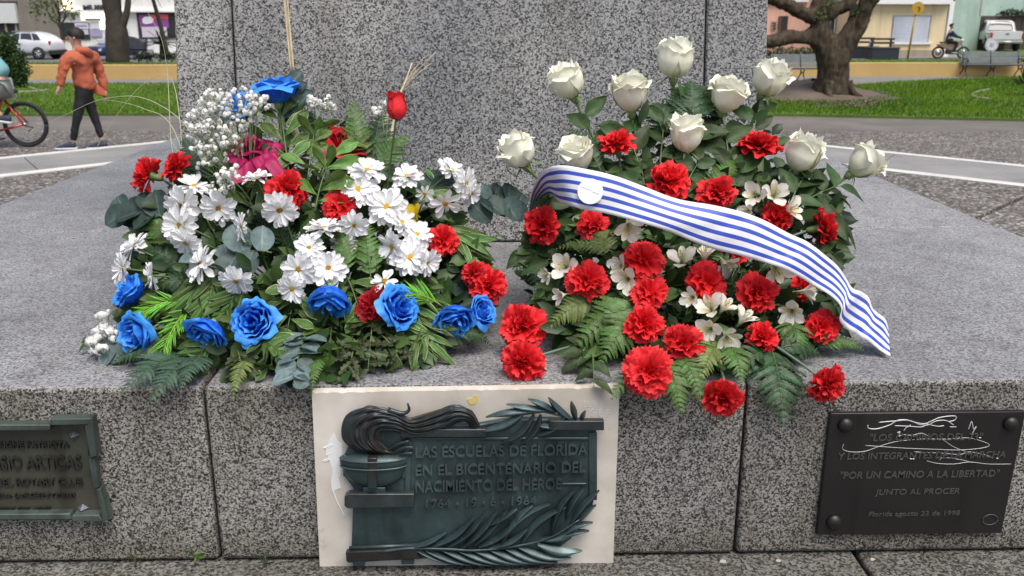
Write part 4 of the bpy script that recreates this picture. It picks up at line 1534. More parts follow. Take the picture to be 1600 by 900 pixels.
# ---------------------------------------------------------------- gypsophila
def floret_mesh(seed):
    r = random.Random(seed)
    mb = MB()
    for k_ in range(9):
        d = V((r.gauss(0, 1), r.gauss(0, 1), r.gauss(0, 1) + 0.5)).normalized()
        t1 = d.orthogonal().normalized()
        t2 = d.cross(t1)
        c = d * 0.55
        ring = [c + (t1 * cos(a) + t2 * sin(a)) * (0.55 if i % 2 else 0.42) + d * r.uniform(-0.1, 0.15) for i, a in enumerate([2 * pi * i / 6 for i in range(6)])]
        mb.add([c + d * 0.28] + ring, [(0, i + 1, (i + 1) % 6 + 1) for i in range(6)])
    return mb.mesh('floret', M['baby'])


FLO = [floret_mesh(i) for i in range(4)]
GG = 'gypsophila sprays in the left bouquet'


def gyps(label, base, blobs, n_, r_px, cat='gypsophila'):
    """blobs: (px, py, radius px, Y)"""
    r = random.Random(len(label))
    b = at(*base)
    t = thing('gypsophila_spray', label, cat, b, GG)
    st = MB()
    for i in range(n_):
        bx, by, br, Y = r.choice(blobs)
        a, q = r.uniform(0, 6.28), math.sqrt(r.random()) * br
        P = at(bx + q * cos(a), by + q * sin(a), Y + r.uniform(-0.03, 0.03))
        if P.y > YF:
            P.z = max(P.z, ZL + 0.006)
        s = r_px * mpp(P) * r.uniform(0.95, 1.45)
        x, y, z = rot_axis(V((r.gauss(0, 0.5), r.gauss(-0.5, 0.5), 1)), r.uniform(0, 6))
        obj('floret', FLO[i % 4], t, frame(x * s, y * s, z * s, P - b))
        anc = at(bx + (385 - bx) * 0.25 * (n_ > 100) + r.uniform(-8, 8), by + br * r.uniform(0.3, 1.0), Y + 0.01) - b
        st.tube([anc, (anc + P - b) * 0.5 + V((r.uniform(-0.004, 0.004), 0, -0.004)), P - b], 0.00045, 4)
        if i % 5 == 0:
            st.tube([V((0, 0, 0)), anc * 0.5 + V((0, 0.012, 0)), anc], 0.0007, 4)
    st.build('stem', M['stem_pale'], t, recalc=False)


gyps('tall white gypsophila spray rising at upper left of the left bouquet', (385, 330, 1.66), [(335, 175, 36, 1.68), (315, 215, 24, 1.66), (372, 158, 26, 1.66), (400, 165, 22, 1.64), (330, 245, 34, 1.64), (365, 205, 32, 1.64), (345, 285, 20, 1.60), (340, 220, 34, 1.67), (310, 190, 22, 1.66), (330, 160, 20, 1.67)], 290, 4.4)
gyps('small white gypsophila tuft right of the tall blue rose', (500, 240, 1.72), [(508, 163, 18, 1.74), (490, 160, 10, 1.74)], 24, 5.2)
gyps('tiny white gypsophila tuft left of the artificial rosebud', (600, 240, 1.72), [(592, 172, 9, 1.74), (600, 160, 6, 1.74)], 10, 5.2)
gyps('white gypsophila clump lying on the ledge at the outer left', (200, 540, 1.50), [(163, 499, 13, 1.52), (160, 520, 12, 1.50), (150, 540, 14, 1.48), (172, 520, 12, 1.49)], 52, 6.5)
gyps('single white gypsophila twig by the magenta flower', (395, 320, 1.62), [(372, 268, 10, 1.57), (360, 270, 6, 1.57)], 7, 5.0)
# ================================================================== sprigs and fronds
def keep_up(P, m=0.004):
    if P.y > YF - 0.005 and P.z < ZL + m:
        P = P.copy()
        P.z = ZL + m
    return P


def behind(p, off):
    """keep greenery just behind the surface the blooms make"""
    x, y, Y = p
    if y > 596 or off is None:
        return p
    return (x, y, max(Y, dome(x, y, LC if x < 795 else RC) + off))


def sprig(name, label, cat, base, tip, kind, n_, size_px, arr='alt', bow=0.0, group=None, up=0.5, stem='stem', thick=0.0018, spread=55, end_rosette=0, jit=18, size_taper=0.35, front=0.03):
    b, t_ = keep_up(at(*behind(base, front))), keep_up(at(*behind(tip, front)), 0.012)
    T = thing(name, label, cat, b, group)
    mid = (b + t_) * 0.5 + CX * bow * (t_ - b).length + V((0, 0, 0.02))
    pts = bez(V((0, 0, 0)), mid - b, t_ - b, 9)
    MB().tube(pts, [thick * (1 - 0.08 * i) for i in range(9)], 6).build('stem', M[stem], T, recalc=False)
    s0 = size_px * mpp((b + t_) * 0.5)
    meshes = LEAF[kind]
    for i in range(n_):
        f = 0.12 + 0.88 * (i + 0.5) / n_ if arr != 'rosette' else R.uniform(0.75, 1.0)
        k_ = min(7, int(f * 8))
        P = pts[k_].lerp(pts[k_ + 1], f * 8 - k_) if k_ < 8 else pts[8]
        tg = (pts[min(8, k_ + 1)] - pts[max(0, k_ - 1) if k_ else 0]).normalized()
        nrm = (CZ * 0.75 + V((0, 0, up))).normalized()
        nrm = (nrm - tg * nrm.dot(tg))
        if nrm.length < 0.05:
            nrm = tg.orthogonal()
        nrm.normalize()
        sd_ = nrm.cross(tg)
        sgn = 1 if i % 2 else -1
        if arr == 'rosette' or (end_rosette and i >= n_ - end_rosette):
            q = 2 * pi * i / max(4, (end_rosette or n_))
            a_ = rad(R.uniform(50, 75))
            x = tg * cos(a_) + (sd_ * cos(q) + nrm * sin(q)) * sin(a_)
            base_n = tg
        else:
            a_ = rad(spread + R.uniform(-jit, jit))
            x = tg * cos(a_) + sd_ * sgn * sin(a_) + nrm * R.uniform(-0.25, 0.35)
            base_n = nrm
        x.normalize()
        z = base_n - x * base_n.dot(x)
        if z.length < 0.05:
            z = x.orthogonal()
        z.normalize()
        y = z.cross(x)
        rl = R.uniform(-0.45, 0.45)
        y, z = y * cos(rl) + z * sin(rl), z * cos(rl) - y * sin(rl)
        s = s0 * R.uniform(0.82, 1.15) * (1 - size_taper * abs(f - 0.35))
        W_ = b + P + x * s
        if W_.y > YF and W_.z < ZL + 0.004:
            x = (x + V((0, 0, (ZL + 0.006 - W_.z) / s))).normalized()
            y = (y - x * y.dot(x)).normalized()
            z = x.cross(y)
        obj('leaf', meshes[i % len(meshes)], T, frame(x * s, y * s, z * s, P))
    return T


FG = 'fern fronds in the bouquets'


def frond(label, base, tip, width_px, kind='fern', n_=15, bow=0.0, up=0.35, lift=0.03, group=FG, name='fern_frond', angle=62, front=0.02):
    b, t_ = keep_up(at(*behind(base, front))), keep_up(at(*behind(tip, front)), 0.012)
    T = thing(name, label, 'fern', b, group)
    mid = (b + t_) * 0.5 + CX * bow * (t_ - b).length + V((0, -0.3 * lift, lift))
    N_ = 17
    pts = bez(V((0, 0, 0)), mid - b, t_ - b, N_)
    MB().tube(pts, [0.0013 * (1 - 0.05 * i) for i in range(N_)], 5).build('rachis', M['stem'], T, recalc=False)
    wd = width_px * 0.5 * mpp((b + t_) * 0.5)
    sc = {}
    for i in range(n_):
        f = 0.10 + 0.88 * i / (n_ - 1)
        k_ = min(N_ - 2, int(f * (N_ - 1)))
        P = pts[k_].lerp(pts[k_ + 1], f * (N_ - 1) - k_)
        tg = (pts[k_ + 1] - pts[k_]).normalized()
        nrm = (CZ * 0.75 + V((0, 0, up))).normalized()
        nrm = nrm - tg * nrm.dot(tg)
        nrm.normalize()
        sd_ = nrm.cross(tg)
        shape = min(1.0, f / 0.22) ** 0.5 * (1 - max(0, f - 0.2) / 0.80) ** 0.85 + 0.06
        for sg in (1, -1):
            a_ = rad(angle + R.uniform(-7, 7) - 12 * f)
            x = (tg * cos(a_) + sd_ * sg * sin(a_) + nrm * R.uniform(-0.12, 0.10)).normalized()
            z = (nrm - x * nrm.dot(x)).normalized()
            y = z.cross(x)
            L = wd * shape * R.uniform(0.9, 1.08)
            W_ = b + P + x * L
            if W_.y > YF and W_.z < ZL + 0.004:
                x = (x + V((0, 0, (ZL + 0.005 - W_.z) / L))).normalized()
                y = (y - x * y.dot(x)).normalized()
                z = x.cross(y)
            wk = max(1.0, min(2.0, 0.017 / max(L, 0.001)))
            obj('pinna', PIN[kind][(i + (sg > 0)) % 3], T, frame(x * L, y * L * min(1.6, wk), z * L, P))
    return T


# ---- left bouquet: leafy sprigs
PG = 'variegated leafy sprigs in the left bouquet'
for lab, b, t_, kind, n_, sp_, kw in (
    ('upright green leafy sprig under the tall blue rose', (452, 275, 1.62), (436, 160, 1.68), 'pitto', 12, 52, {}),
    ('glossy leafy sprig right of the tall blue rose, its top whorl against the granite', (480, 290, 1.60), (496, 185, 1.66), 'pitto_light', 13, 46, dict(end_rosette=6)),
    ('bright green leaf whorl pointing forward above the second red carnation', (492, 330, 1.58), (512, 262, 1.52), 'pitto_light', 10, 52, dict(end_rosette=7, front=-0.005)),
    ('leafy sprig leaning right with a long leaf pointing to the fern', (500, 280, 1.60), (530, 225, 1.60), 'pitto_light', 7, 62, {}),
    ('leafy sprig below the magenta flower, left of the whorl', (440, 310, 1.60), (405, 250, 1.56), 'pitto', 8, 46, {}),
    ('dark leafy sprig beside the daisy left of the big carnation', (400, 345, 1.62), (383, 300, 1.54), 'pitto', 6, 44, {}),
    ('wilted rolled leaves hanging over the blue rose at lower left', (345, 400, 1.56), (322, 505, 1.42), 'pitto_roll', 16, 62, dict(spread=28)),
    ('wilted rolled leaves above the plastic fern', (330, 410, 1.57), (285, 505, 1.45), 'pitto_roll', 13, 56, dict(spread=28)),
    ('rolled leaves between the two forward blue roses', (400, 430, 1.52), (352, 488, 1.40), 'pitto_roll', 10, 52, dict(spread=35)),
    ('rolled leaf tips hanging under the sideways blue rose', (345, 530, 1.42), (302, 572, 1.36), 'pitto_roll', 12, 44, dict(spread=30)),
    ('broad variegated leaves between the largest blue rose and the daisy cluster', (470, 440, 1.50), (448, 522, 1.38), 'pitto', 10, 62, {}),
    ('variegated leaf whorl at the front edge left of the lobed foliage', (520, 500, 1.48), (515, 560, 1.35), 'pitto_light', 11, 60, dict(end_rosette=7)),
    ('variegated leaves beneath the largest blue rose', (420, 500, 1.46), (425, 572, 1.36), 'pitto', 11, 54, {}),
    ('variegated leaves right of the lower blue rose and daisy cluster', (540, 430, 1.50), (565, 500, 1.40), 'pitto', 10, 52, {}),
    ('drooping narrow leaves right of the covered blue rose', (640, 470, 1.48), (672, 548, 1.42), 'lance', 16, 66, dict(spread=32)),
    ('striped narrow leaves arching down right of the right-hand carnation', (690, 350, 1.60), (738, 405, 1.58), 'lance', 16, 66, dict(spread=30)),
    ('hanging leaves under the right-hand daisy cluster', (655, 410, 1.52), (660, 470, 1.46), 'pitto_roll', 8, 50, dict(spread=22)),
    ('leafy twig hanging under the blue rose by the bare ledge', (690, 520, 1.46), (640, 545, 1.42), 'lance', 10, 56, {}),
    ('leafy twig behind the right-end daisies', (640, 330, 1.62), (690, 290, 1.62), 'pitto', 7, 44, {})):
    sprig('leafy_sprig', lab, 'leafy sprig', b, t_, kind, n_, sp_, group=PG, **kw)
LGp = 'lobed chrysanthemum leaves at the front edge'
for lab, b, t_, n_, sp_ in (
    ('curled olive chrysanthemum foliage beneath the deep red carnation', (585, 490, 1.44), (575, 585, 1.34), 13, 52),
    ('olive chrysanthemum foliage spreading right over the ledge', (590, 520, 1.42), (630, 575, 1.37), 9, 42),
    ('olive chrysanthemum foliage at the marble edge', (560, 530, 1.40), (545, 590, 1.335), 9, 46),
    ('dull green chrysanthemum leaves beneath the front blue roses', (370, 545, 1.42), (380, 592, 1.34), 9, 44)):
    sprig('chrysanthemum_leaves', lab, 'chrysanthemum leaves', b, t_, 'lobed', n_, sp_ * 0.8, group=LGp, spread=60, jit=35)
EG = 'eucalyptus sprigs'
for lab, b, t_, kind, n_, sp_, kw in (
    ('dark round eucalyptus leaves at the outer left of the left bouquet', (265, 345, 1.62), (190, 330, 1.60), 'euca_dark', 7, 48, {}),
    ('silvery round eucalyptus leaves among the left daisies', (425, 395, 1.54), (350, 408, 1.47), 'euca', 5, 52, dict(spread=70)),
    ('single silvery eucalyptus leaves hanging under the left daisies', (330, 410, 1.52), (322, 432, 1.46), 'euca', 2, 42, {}),
    ('silvery eucalyptus sprig hanging over the ledge left of the marble', (480, 520, 1.42), (458, 600, 1.325), 'euca', 12, 38, dict(spread=75)),
    ('eucalyptus sprig reaching right against the granite between the bouquets', (720, 320, 1.66), (815, 318, 1.72), 'euca_dark', 10, 42, dict(spread=65)),
    ('eucalyptus leaves behind the tall blue rose', (470, 210, 1.74), (455, 128, 1.80), 'euca_dark', 7, 36, {}),
    ('pale eucalyptus leaves lying on the ledge below the left blue rose', (225, 550, 1.46), (165, 560, 1.43), 'euca', 5, 34, {}),
    ('eucalyptus leaves behind the daisies right of the yellow freesia', (655, 330, 1.66), (690, 280, 1.68), 'euca_dark', 5, 40, {}),
    ('dark eucalyptus leaves in the gap between the bouquets', (690, 440, 1.60), (745, 455, 1.58), 'euca_dark', 6, 46, {})):
    sprig('eucalyptus_sprig', lab, 'eucalyptus', b, t_, kind, n_, sp_, group=EG, size_taper=0.25, **kw)
sprig('leafy_sprig', 'small lone green leaf twig on the ledge at the far left of the bouquets', 'leafy sprig', (160, 545, 1.475), (128, 540, 1.46), 'rose_leaf', 3, 28)
# bright plastic greenery
for lab, b, t_ in (('bright green plastic fern spray above the left blue rose', (295, 470, 1.52), (215, 495, 1.46)), ('bright green plastic fern spray right of the left blue rose', (300, 480, 1.50), (255, 545, 1.42)),
                   ('bright green plastic fern tuft left of the blue rose by the bare ledge', (690, 478, 1.45), (625, 462, 1.46))):
    sprig('plastic_fern', lab, 'plastic fern', b, t_, 'plastic_lance', 46, 34, group='plastic fern sprays', spread=32, jit=8, stem='plastic', front=-0.005)
# ---- fern fronds: left
for lab, b, t_, w, kind, kw in (
    ('dark fern frond behind the left daisy column', (290, 400, 1.62), (215, 330, 1.62), 80, 'fern', {}),
    ('dark fern frond beside the outer left daisies', (310, 440, 1.58), (225, 390, 1.56), 70, 'fern_dark', {}),
    ('fern frond under the outer left daisies', (320, 450, 1.56), (245, 450, 1.52), 60, 'fern_dark', {}),
    ('fern frond rising left of the gypsophila', (320, 290, 1.70), (285, 215, 1.74), 56, 'fern_blue', {}),
    ('fern frond standing against the granite left of the rosebud', (560, 270, 1.70), (552, 155, 1.78), 70, 'fern', {}),
    ('fern frond behind the red rosebud', (580, 270, 1.70), (600, 165, 1.80), 70, 'fern_dark', {}),
    ('fern frond leaning right under the rosebud', (590, 270, 1.68), (640, 212, 1.74), 56, 'fern', {}),
    ('grey green fern fronds hanging over the edge at lower left', (290, 555, 1.44), (190, 615, 1.31), 84, 'fern_blue', {}),
    ('grey green fern frond hanging low before the granite at lower left', (310, 560, 1.42), (235, 630, 1.29), 80, 'fern_blue', {}),
    ('grey green fern frond flat on the ledge at lower left', (280, 545, 1.46), (175, 580, 1.42), 60, 'fern_dark', {}),
    ('grey green fern frond beside the left block joint', (320, 555, 1.42), (282, 612, 1.31), 60, 'fern_blue', {}),
    ('yellowing fern frond hanging down right of the left block joint', (390, 560, 1.40), (362, 630, 1.315), 42, 'fern_light', {}),
    ('fern tip hanging at the corner of the marble', (500, 560, 1.38), (487, 622, 1.305), 30, 'fern', {}),
    ('fern frond between the central and right-hand daisies', (580, 440, 1.50), (570, 340, 1.52), 60, 'fern', {}),
    ('small fern frond right of the shaded daisy', (545, 430, 1.50), (528, 352, 1.55), 44, 'fern', {}),
    ('fern tip lying on the ledge under the small blue rose', (715, 525, 1.46), (770, 547, 1.49), 34, 'fern_dark', {}),
    ('fern frond under the largest blue rose', (405, 530, 1.42), (470, 590, 1.36), 50, 'fern', {}),
    ('dark fern frond in the heart of the left bouquet', (460, 420, 1.60), (430, 350, 1.58), 60, 'fern_dark', {}),
    ('dark fern frond left of the big carnation', (430, 400, 1.62), (400, 320, 1.60), 50, 'fern_dark', {})):
    frond(lab, b, t_, w, kind, **kw)
# ---- fern fronds: right
for lab, b, t_, w, kind, kw in (
    ('large bright fern frond left of the middle carnation column', (1005, 470, 1.48), (880, 560, 1.40), 92, 'fern', {}),
    ('bright fern frond below the big round carnation', (1000, 490, 1.46), (935, 575, 1.36), 84, 'fern', {}),
    ('yellowish fern frond under the half closed alstroemeria', (930, 470, 1.50), (850, 520, 1.46), 60, 'fern_light', {}),
    ('fern frond under the big frilly carnation pointing to the marble', (1030, 560, 1.38), (955, 625, 1.30), 70, 'fern', {}),
    ('fern frond hanging below the big frilly carnation', (1040, 560, 1.37), (1065, 650, 1.29), 80, 'fern', {}),
    ('fern frond left of the hanging upside down carnation', (1060, 550, 1.38), (1100, 640, 1.30), 60, 'fern', {}),
    ('light fern frond below the alstroemeria cluster', (1125, 535, 1.42), (1090, 600, 1.33), 70, 'fern_light', {}),
    ('light fern frond above the upside down carnation', (1140, 540, 1.41), (1160, 605, 1.32), 60, 'fern', {}),
    ('long dark fern frond hanging down the granite right of the block joint', (1205, 545, 1.40), (1225, 668, 1.285), 110, 'fern_dark', {}),
    ('dark fern frond spreading left of the long hanging one', (1200, 550, 1.42), (1150, 590, 1.34), 60, 'fern_dark', {}),
    ('pointed fern frond left of the carnation by the ribbon tail', (1235, 500, 1.44), (1245, 568, 1.37), 66, 'fern', {}),
    ('fern tip lying on the ledge under the ribbon tail', (1280, 540, 1.46), (1352, 556, 1.45), 34, 'fern', {}),
    ('dark fern frond right of the long hanging one', (1215, 545, 1.41), (1285, 560, 1.36), 60, 'fern_dark', {}),
    ('fern frond behind the topmost cream rose', (1075, 215, 1.72), (1082, 125, 1.80), 90, 'fern_dark', {}),
    ('fern frond left of the topmost cream rose stem', (1050, 220, 1.72), (1020, 160, 1.78), 70, 'fern_dark', {}),
    ('fern frond leaning left beneath the leaning rose', (940, 270, 1.66), (885, 200, 1.72), 60, 'fern_dark', {}),
    ('fern frond in the middle under the central rose', (1110, 310, 1.62), (1150, 250, 1.62), 56, 'fern', {}),
    ('pale curled fern frond above the big round carnation', (960, 395, 1.50), (862, 392, 1.48), 34, 'fern_light', {}),
    ('light fern frond under the badge carnation', (945, 400, 1.50), (935, 360, 1.46), 50, 'fern_light', {}),
    ('fern frond left of the big round carnation', (900, 470, 1.56), (800, 420, 1.60), 60, 'fern_dark', {}),
    ('dark fern frond in the heart of the right bouquet', (1050, 480, 1.56), (1060, 420, 1.50), 60, 'fern', {}),
    ('dark fern between the right carnations', (1150, 480, 1.54), (1130, 400, 1.54), 56, 'fern_dark', {})):
    frond(lab, b, t_, w, kind, **kw)
RLG = 'rose foliage in the right bouquet'
for lab, b, t_, n_, sp_, kw in (
    ('large dull rose leaves behind the leaning top left rose', (935, 250, 1.68), (912, 175, 1.70), 5, 62, {}),
    ('dark rose leaves left of the second cream rose stem', (1000, 260, 1.64), (965, 190, 1.66), 6, 58, {}),
    ('dark rose leaves right of the second cream rose', (1030, 270, 1.64), (1040, 170, 1.68), 7, 64, {}),
    ('rose leaves under the topmost cream rose', (1080, 240, 1.66), (1090, 140, 1.72), 7, 60, {}),
    ('rose leaves beneath the broad cream rose', (1140, 270, 1.62), (1130, 190, 1.66), 8, 64, {}),
    ('rose leaves between the broad and the edge rose', (1180, 270, 1.62), (1180, 165, 1.68), 7, 54, {}),
    ('rose leaves left of the side-on carnation at the right', (1150, 310, 1.60), (1140, 240, 1.58), 6, 66, {}),
    ('rose leaves under the rose in front of the kerb line', (1230, 330, 1.58), (1262, 270, 1.60), 6, 60, {}),
    ('arching rose leaves on the stem of the outermost right rose', (1240, 330, 1.58), (1318, 290, 1.58), 7, 66, {}),
    ('rose leaves hanging at the right flank over the ledge', (1260, 340, 1.56), (1312, 345, 1.56), 5, 66, {}),
    ('rose leaves below the right-facing carnation', (1260, 400, 1.54), (1300, 410, 1.56), 4, 60, {}),
    ('dark rose leaves behind the ribbon at the left', (910, 330, 1.60), (870, 310, 1.60), 5, 58, {}),
    ('dark rose leaves in the gap left of the right bouquet', (880, 420, 1.60), (810, 390, 1.62), 6, 54, {}),
    ('grey green leaves at the foot of the right bouquet', (920, 540, 1.44), (900, 585, 1.37), 6, 48, {}),
    ('autumn tinged leaf twig hanging over the marble edge', (925, 550, 1.40), (928, 605, 1.32), 4, 44, {}),
    ('dark rose leaves under the central cream rose', (1060, 320, 1.60), (1095, 250, 1.60), 6, 58, {}),
    ('dark rose leaves above the ribbon at the centre', (1010, 320, 1.60), (1000, 255, 1.60), 6, 58, {})):
    sprig('rose_leaves', lab, 'rose leaves', b, t_, 'rose_leaf', max(3, n_ - (2 if b[1] < 300 else 0)), sp_ * 0.92, group=RLG, **kw)

# ---------------------------------------------------------------- dense inner foliage nobody could count
def inside(poly, x, y):
    c = False
    j = len(poly) - 1
    for i in range(len(poly)):
        if (poly[i][1] > y) != (poly[j][1] > y) and x < (poly[j][0] - poly[i][0]) * (y - poly[i][1]) / (poly[j][1] - poly[i][1]) + poly[i][0]:
            c = not c
        j = i
    return c


def filling(poly, cx, n_, label, seed):
    r = random.Random(seed)
    mb = MB()
    xs = [p[0] for p in poly]
    ys = [p[1] for p in poly]
    k_ = 0
    while k_ < n_:
        px, py = r.uniform(min(xs), max(xs)), r.uniform(min(ys), max(ys))
        if not inside(poly, px, py):
            continue
        if py < 270 and r.random() < 0.72:
            continue
        k_ += 1
        Y = dome(px, py, cx) + r.uniform(0.03, 0.20)
        P = at(px, py, Y)
        if P.z < ZL + 0.02:
            P.z = ZL + r.uniform(0.005, 0.03)
        L = r.uniform(0.022, 0.05)
        w = L * r.uniform(0.16, 0.30)
        x = (P - FOOT[cx]).normalized() * 0.6 + V((r.gauss(0, 0.6), r.gauss(-0.2, 0.5), r.gauss(0, 0.5)))
        x.normalize()
        nz = (CZ + V((r.gauss(0, 0.5), 0, 0.5 + r.gauss(0, 0.4))))
        z = nz - x * nz.dot(x)
        if z.length < 0.1:
            continue
        z.normalize()
        y = z.cross(x)
        dr = r.uniform(-0.1, 0.3)
        A, B, C_, D_ = P, P + x * L * 0.35 - z * dr * L * 0.1, P + x * L * 0.7 - z * dr * L * 0.45, P + x * L - z * dr * L
        cf = z * w * 0.35
        mb.add([A, B, C_, D_, B + y * w + cf, C_ + y * w * 0.85 + cf, B - y * w + cf, C_ - y * w * 0.85 + cf],
               [(0, 1, 4), (1, 2, 5, 4), (2, 3, 5), (0, 6, 1), (1, 6, 7, 2), (2, 7, 3)], tint=r.random() ** 1.5 * 0.98)
    o = mb.build('foliage_filling', M['filling'], None, recalc=False)
    tag(o, label, 'foliage', None, 'stuff')
    # short stems crossing inside
    return o


filling([(222, 335), (262, 300), (300, 270), (350, 235), (400, 190), (440, 175), (500, 195), (545, 225), (600, 265), (650, 300), (700, 330), (738, 380), (765, 440), (745, 500), (700, 535), (640, 565), (580, 590), (500, 598), (400, 595), (300, 575), (215, 545), (200, 500), (215, 430)], LC, 2600,
        'dense dark leaves filling the inside of the left bouquet', 71)
filling([(870, 300), (900, 260), (945, 215), (1000, 185), (1060, 150), (1120, 180), (1190, 190), (1235, 250), (1290, 300), (1310, 350), (1300, 430), (1310, 500), (1270, 545), (1210, 575), (1130, 590), (1030, 590), (960, 560), (890, 540), (845, 480), (820, 420), (850, 350)], RC, 2800,
        'dense dark leaves filling the inside of the right bouquet', 72)

# ---------------------------------------------------------------- straw and grass blades
def blade(name, label, cat, pts, r0, mat, group=None, n=18):
    P = [at(*p) for p in pts]
    b = P[0]
    T = thing(name, label, cat, b, group)
    sp_ = spline([p - b for p in P], n)
    MB().tube(sp_, [r0 * (1 - 0.7 * i / (n - 1)) for i in range(n)], 5).build('blade', M[mat], T, recalc=False)
    return T


tb_ = blade('dried_reed', 'tall dry straw reed behind the tall blue rose rising past the top of the picture', 'dried reed', [(462, 230, 1.82), (457, 120, 1.86), (452, 60, 1.88), (445, 0, 1.90), (441, -60, 1.92)], 0.006, 'straw')
for dx, c in ((2, 0.0026), (-2, 0.0020)):
    P = [at(457 + dx, 115, 1.85), at(450 + dx * 1.2, 40, 1.87), at(443 + dx * 1.6, -40, 1.9)]
    MB().tube(spline([p - tb_.location for p in P], 10), [c * (1 - 0.06 * i) for i in range(10)], 5).build('straw_fibre', M['straw'], tb_, recalc=False)
ts = blade('dried_reed', 'split dry straw stalk behind the artificial rosebud', 'dried reed', [(588, 225, 1.80), (606, 180, 1.82), (628, 140, 1.84), (644, 98, 1.86)], 0.0045, 'straw')
for q, (ex, ey) in enumerate(((664, 88), (650, 110), (680, 82), (655, 128), (672, 100))):
    P = [at(626, 145, 1.84), at((626 + ex) / 2 - 4, (145 + ey) / 2, 1.85), at(ex, ey, 1.87)]
    MB().tube(spline([p - ts.location for p in P], 8), 0.0007, 4).build('straw_fibre', M['straw'], ts, recalc=False)
blade('dried_reed', 'broken pale straw piece under the rosebud', 'dried reed', [(606, 232, 1.78), (612, 205, 1.80), (616, 185, 1.81)], 0.006, 'straw')
M['grass_blade'] = flat('pale_grass_blade', (0.42, 0.44, 0.27), 0.6, scale=30)
for lab, pts in (('thin pale grass blade arching far left over the walker', [(330, 330, 1.72), (300, 210, 1.80), (230, 155, 1.86), (160, 155, 1.9), (105, 178, 1.92), (75, 192, 1.92)]),
                 ('thin pale grass blade arching before the ochre wall', [(285, 300, 1.72), (282, 200, 1.84), (270, 128, 1.9), (245, 118, 1.9), (205, 150, 1.9), (160, 215, 1.9), (148, 240, 1.88)]),
                 ('thin pale grass blade bending down to the white kerb', [(312, 330, 1.72), (270, 200, 1.8), (225, 170, 1.86), (180, 158, 1.9), (150, 156, 1.9)]),
                 ('thin pale grass blade in front of the pedestal corner', [(300, 330, 1.72), (270, 240, 1.8), (262, 120, 1.9), (252, 60, 1.9), (230, 18, 1.92)]),
                 ('short pale grass blade by the left carnations', [(300, 330, 1.70), (280, 245, 1.76), (262, 212, 1.8)])):
    blade('grass_blade', lab, 'grass blade', pts, 0.0010, 'grass_blade', None, 26)

# ================================================================== striped ribbon
def ribbon_mat():
    g = NG('striped_ribbon')
    sp_ = g.n('ShaderNodeSeparateXYZ')
    g.l(g.coord('UV'), sp_.inputs[0])
    st = g.math('FRACT', g.math('MULTIPLY', sp_.outputs[1], 4.5))
    c = g.ramp(st, [(0.0, (0.80, 0.80, 0.84)), (0.53, (0.80, 0.80, 0.84)), (0.56, (0.045, 0.090, 0.50)), (0.97, (0.045, 0.090, 0.50)), (1.0, (0.80, 0.80, 0.84))])
    w = g.n('ShaderNodeTexWave', wave_type='BANDS', bands_direction='X')
    w.inputs['Scale'].default_value = 90
    g.l(g.coord('UV'), w.inputs['Vector'])
    g.bump(w.outputs['Fac'], 0.06, 0.001)
    return g.fin(c, 0.42, 0, 0.4, 0.12)


M['ribbon'] = ribbon_mat()
secs = [((825, 348, 1.66), (833, 344, 1.72)), ((826, 328, 1.645), (837, 325, 1.71)), ((829, 305, 1.625), (846, 311, 1.695)), ((836, 286, 1.60), (857, 305, 1.675)), ((845, 271, 1.565), (866, 307, 1.625)), ((858, 262, 1.535), (876, 316, 1.555)),
        ((880, 258, 1.515), (892, 322, 1.50)), ((920, 265, 1.50), (915, 328, 1.485)), ((960, 275, 1.495), (950, 334, 1.475)), ((1000, 289, 1.49), (990, 345, 1.465)), ((1060, 311, 1.475), (1045, 362, 1.455)), ((1120, 322, 1.465), (1105, 386, 1.445)),
        ((1180, 338, 1.455), (1160, 400, 1.435)), ((1232, 364, 1.45), (1210, 415, 1.43)), ((1262, 378, 1.45), (1240, 428, 1.43)), ((1286, 397, 1.455), (1272, 446, 1.43)), ((1309, 416, 1.47), (1300, 464, 1.435)), ((1322, 434, 1.475), (1313, 481, 1.44)),
        ((1331, 450, 1.47), (1312, 500, 1.435)), ((1345, 456, 1.49), (1322, 512, 1.445)), ((1358, 465, 1.505), (1341, 525, 1.46)), ((1365, 484, 1.50), (1358, 534, 1.455)), ((1381, 497, 1.51), (1373, 546, 1.455)), ((1388, 513, 1.50), (1391, 560, 1.445))]
top = [keep_up(at(*a), 0.006) for a, b in secs]
bot_ = [keep_up(at(*b), 0.006) for a, b in secs]
n_r = 120
tt, bb = spline(top, n_r), spline(bot_, n_r)
rib = thing('striped_ribbon', 'white ribbon with four blue stripes draped across the right bouquet', 'ribbon', tt[0].copy())
ro = tt[0].copy()


def rfn(u, v):
    i = min(n_r - 1, int(round(u * (n_r - 1))))
    a, b = tt[i], bb[i]
    p = a.lerp(b, v)
    bul = 0.0035 * max(0, sin(u * 63 + 5 * v)) ** 6 * sin(u * 9) + 0.006 * sin(pi * v) * (0.6 + 0.4 * sin(u * 17))
    return p + CZ * (bul + 0.0025 * sin(u * 41 + v * 3)) - ro


rm = MB().grid(rfn, n_r, 15).build('ribbon_band', M['ribbon'], rib, recalc=False)
so_ = rm.modifiers.new('thick', 'SOLIDIFY')
so_.thickness = 0.0006
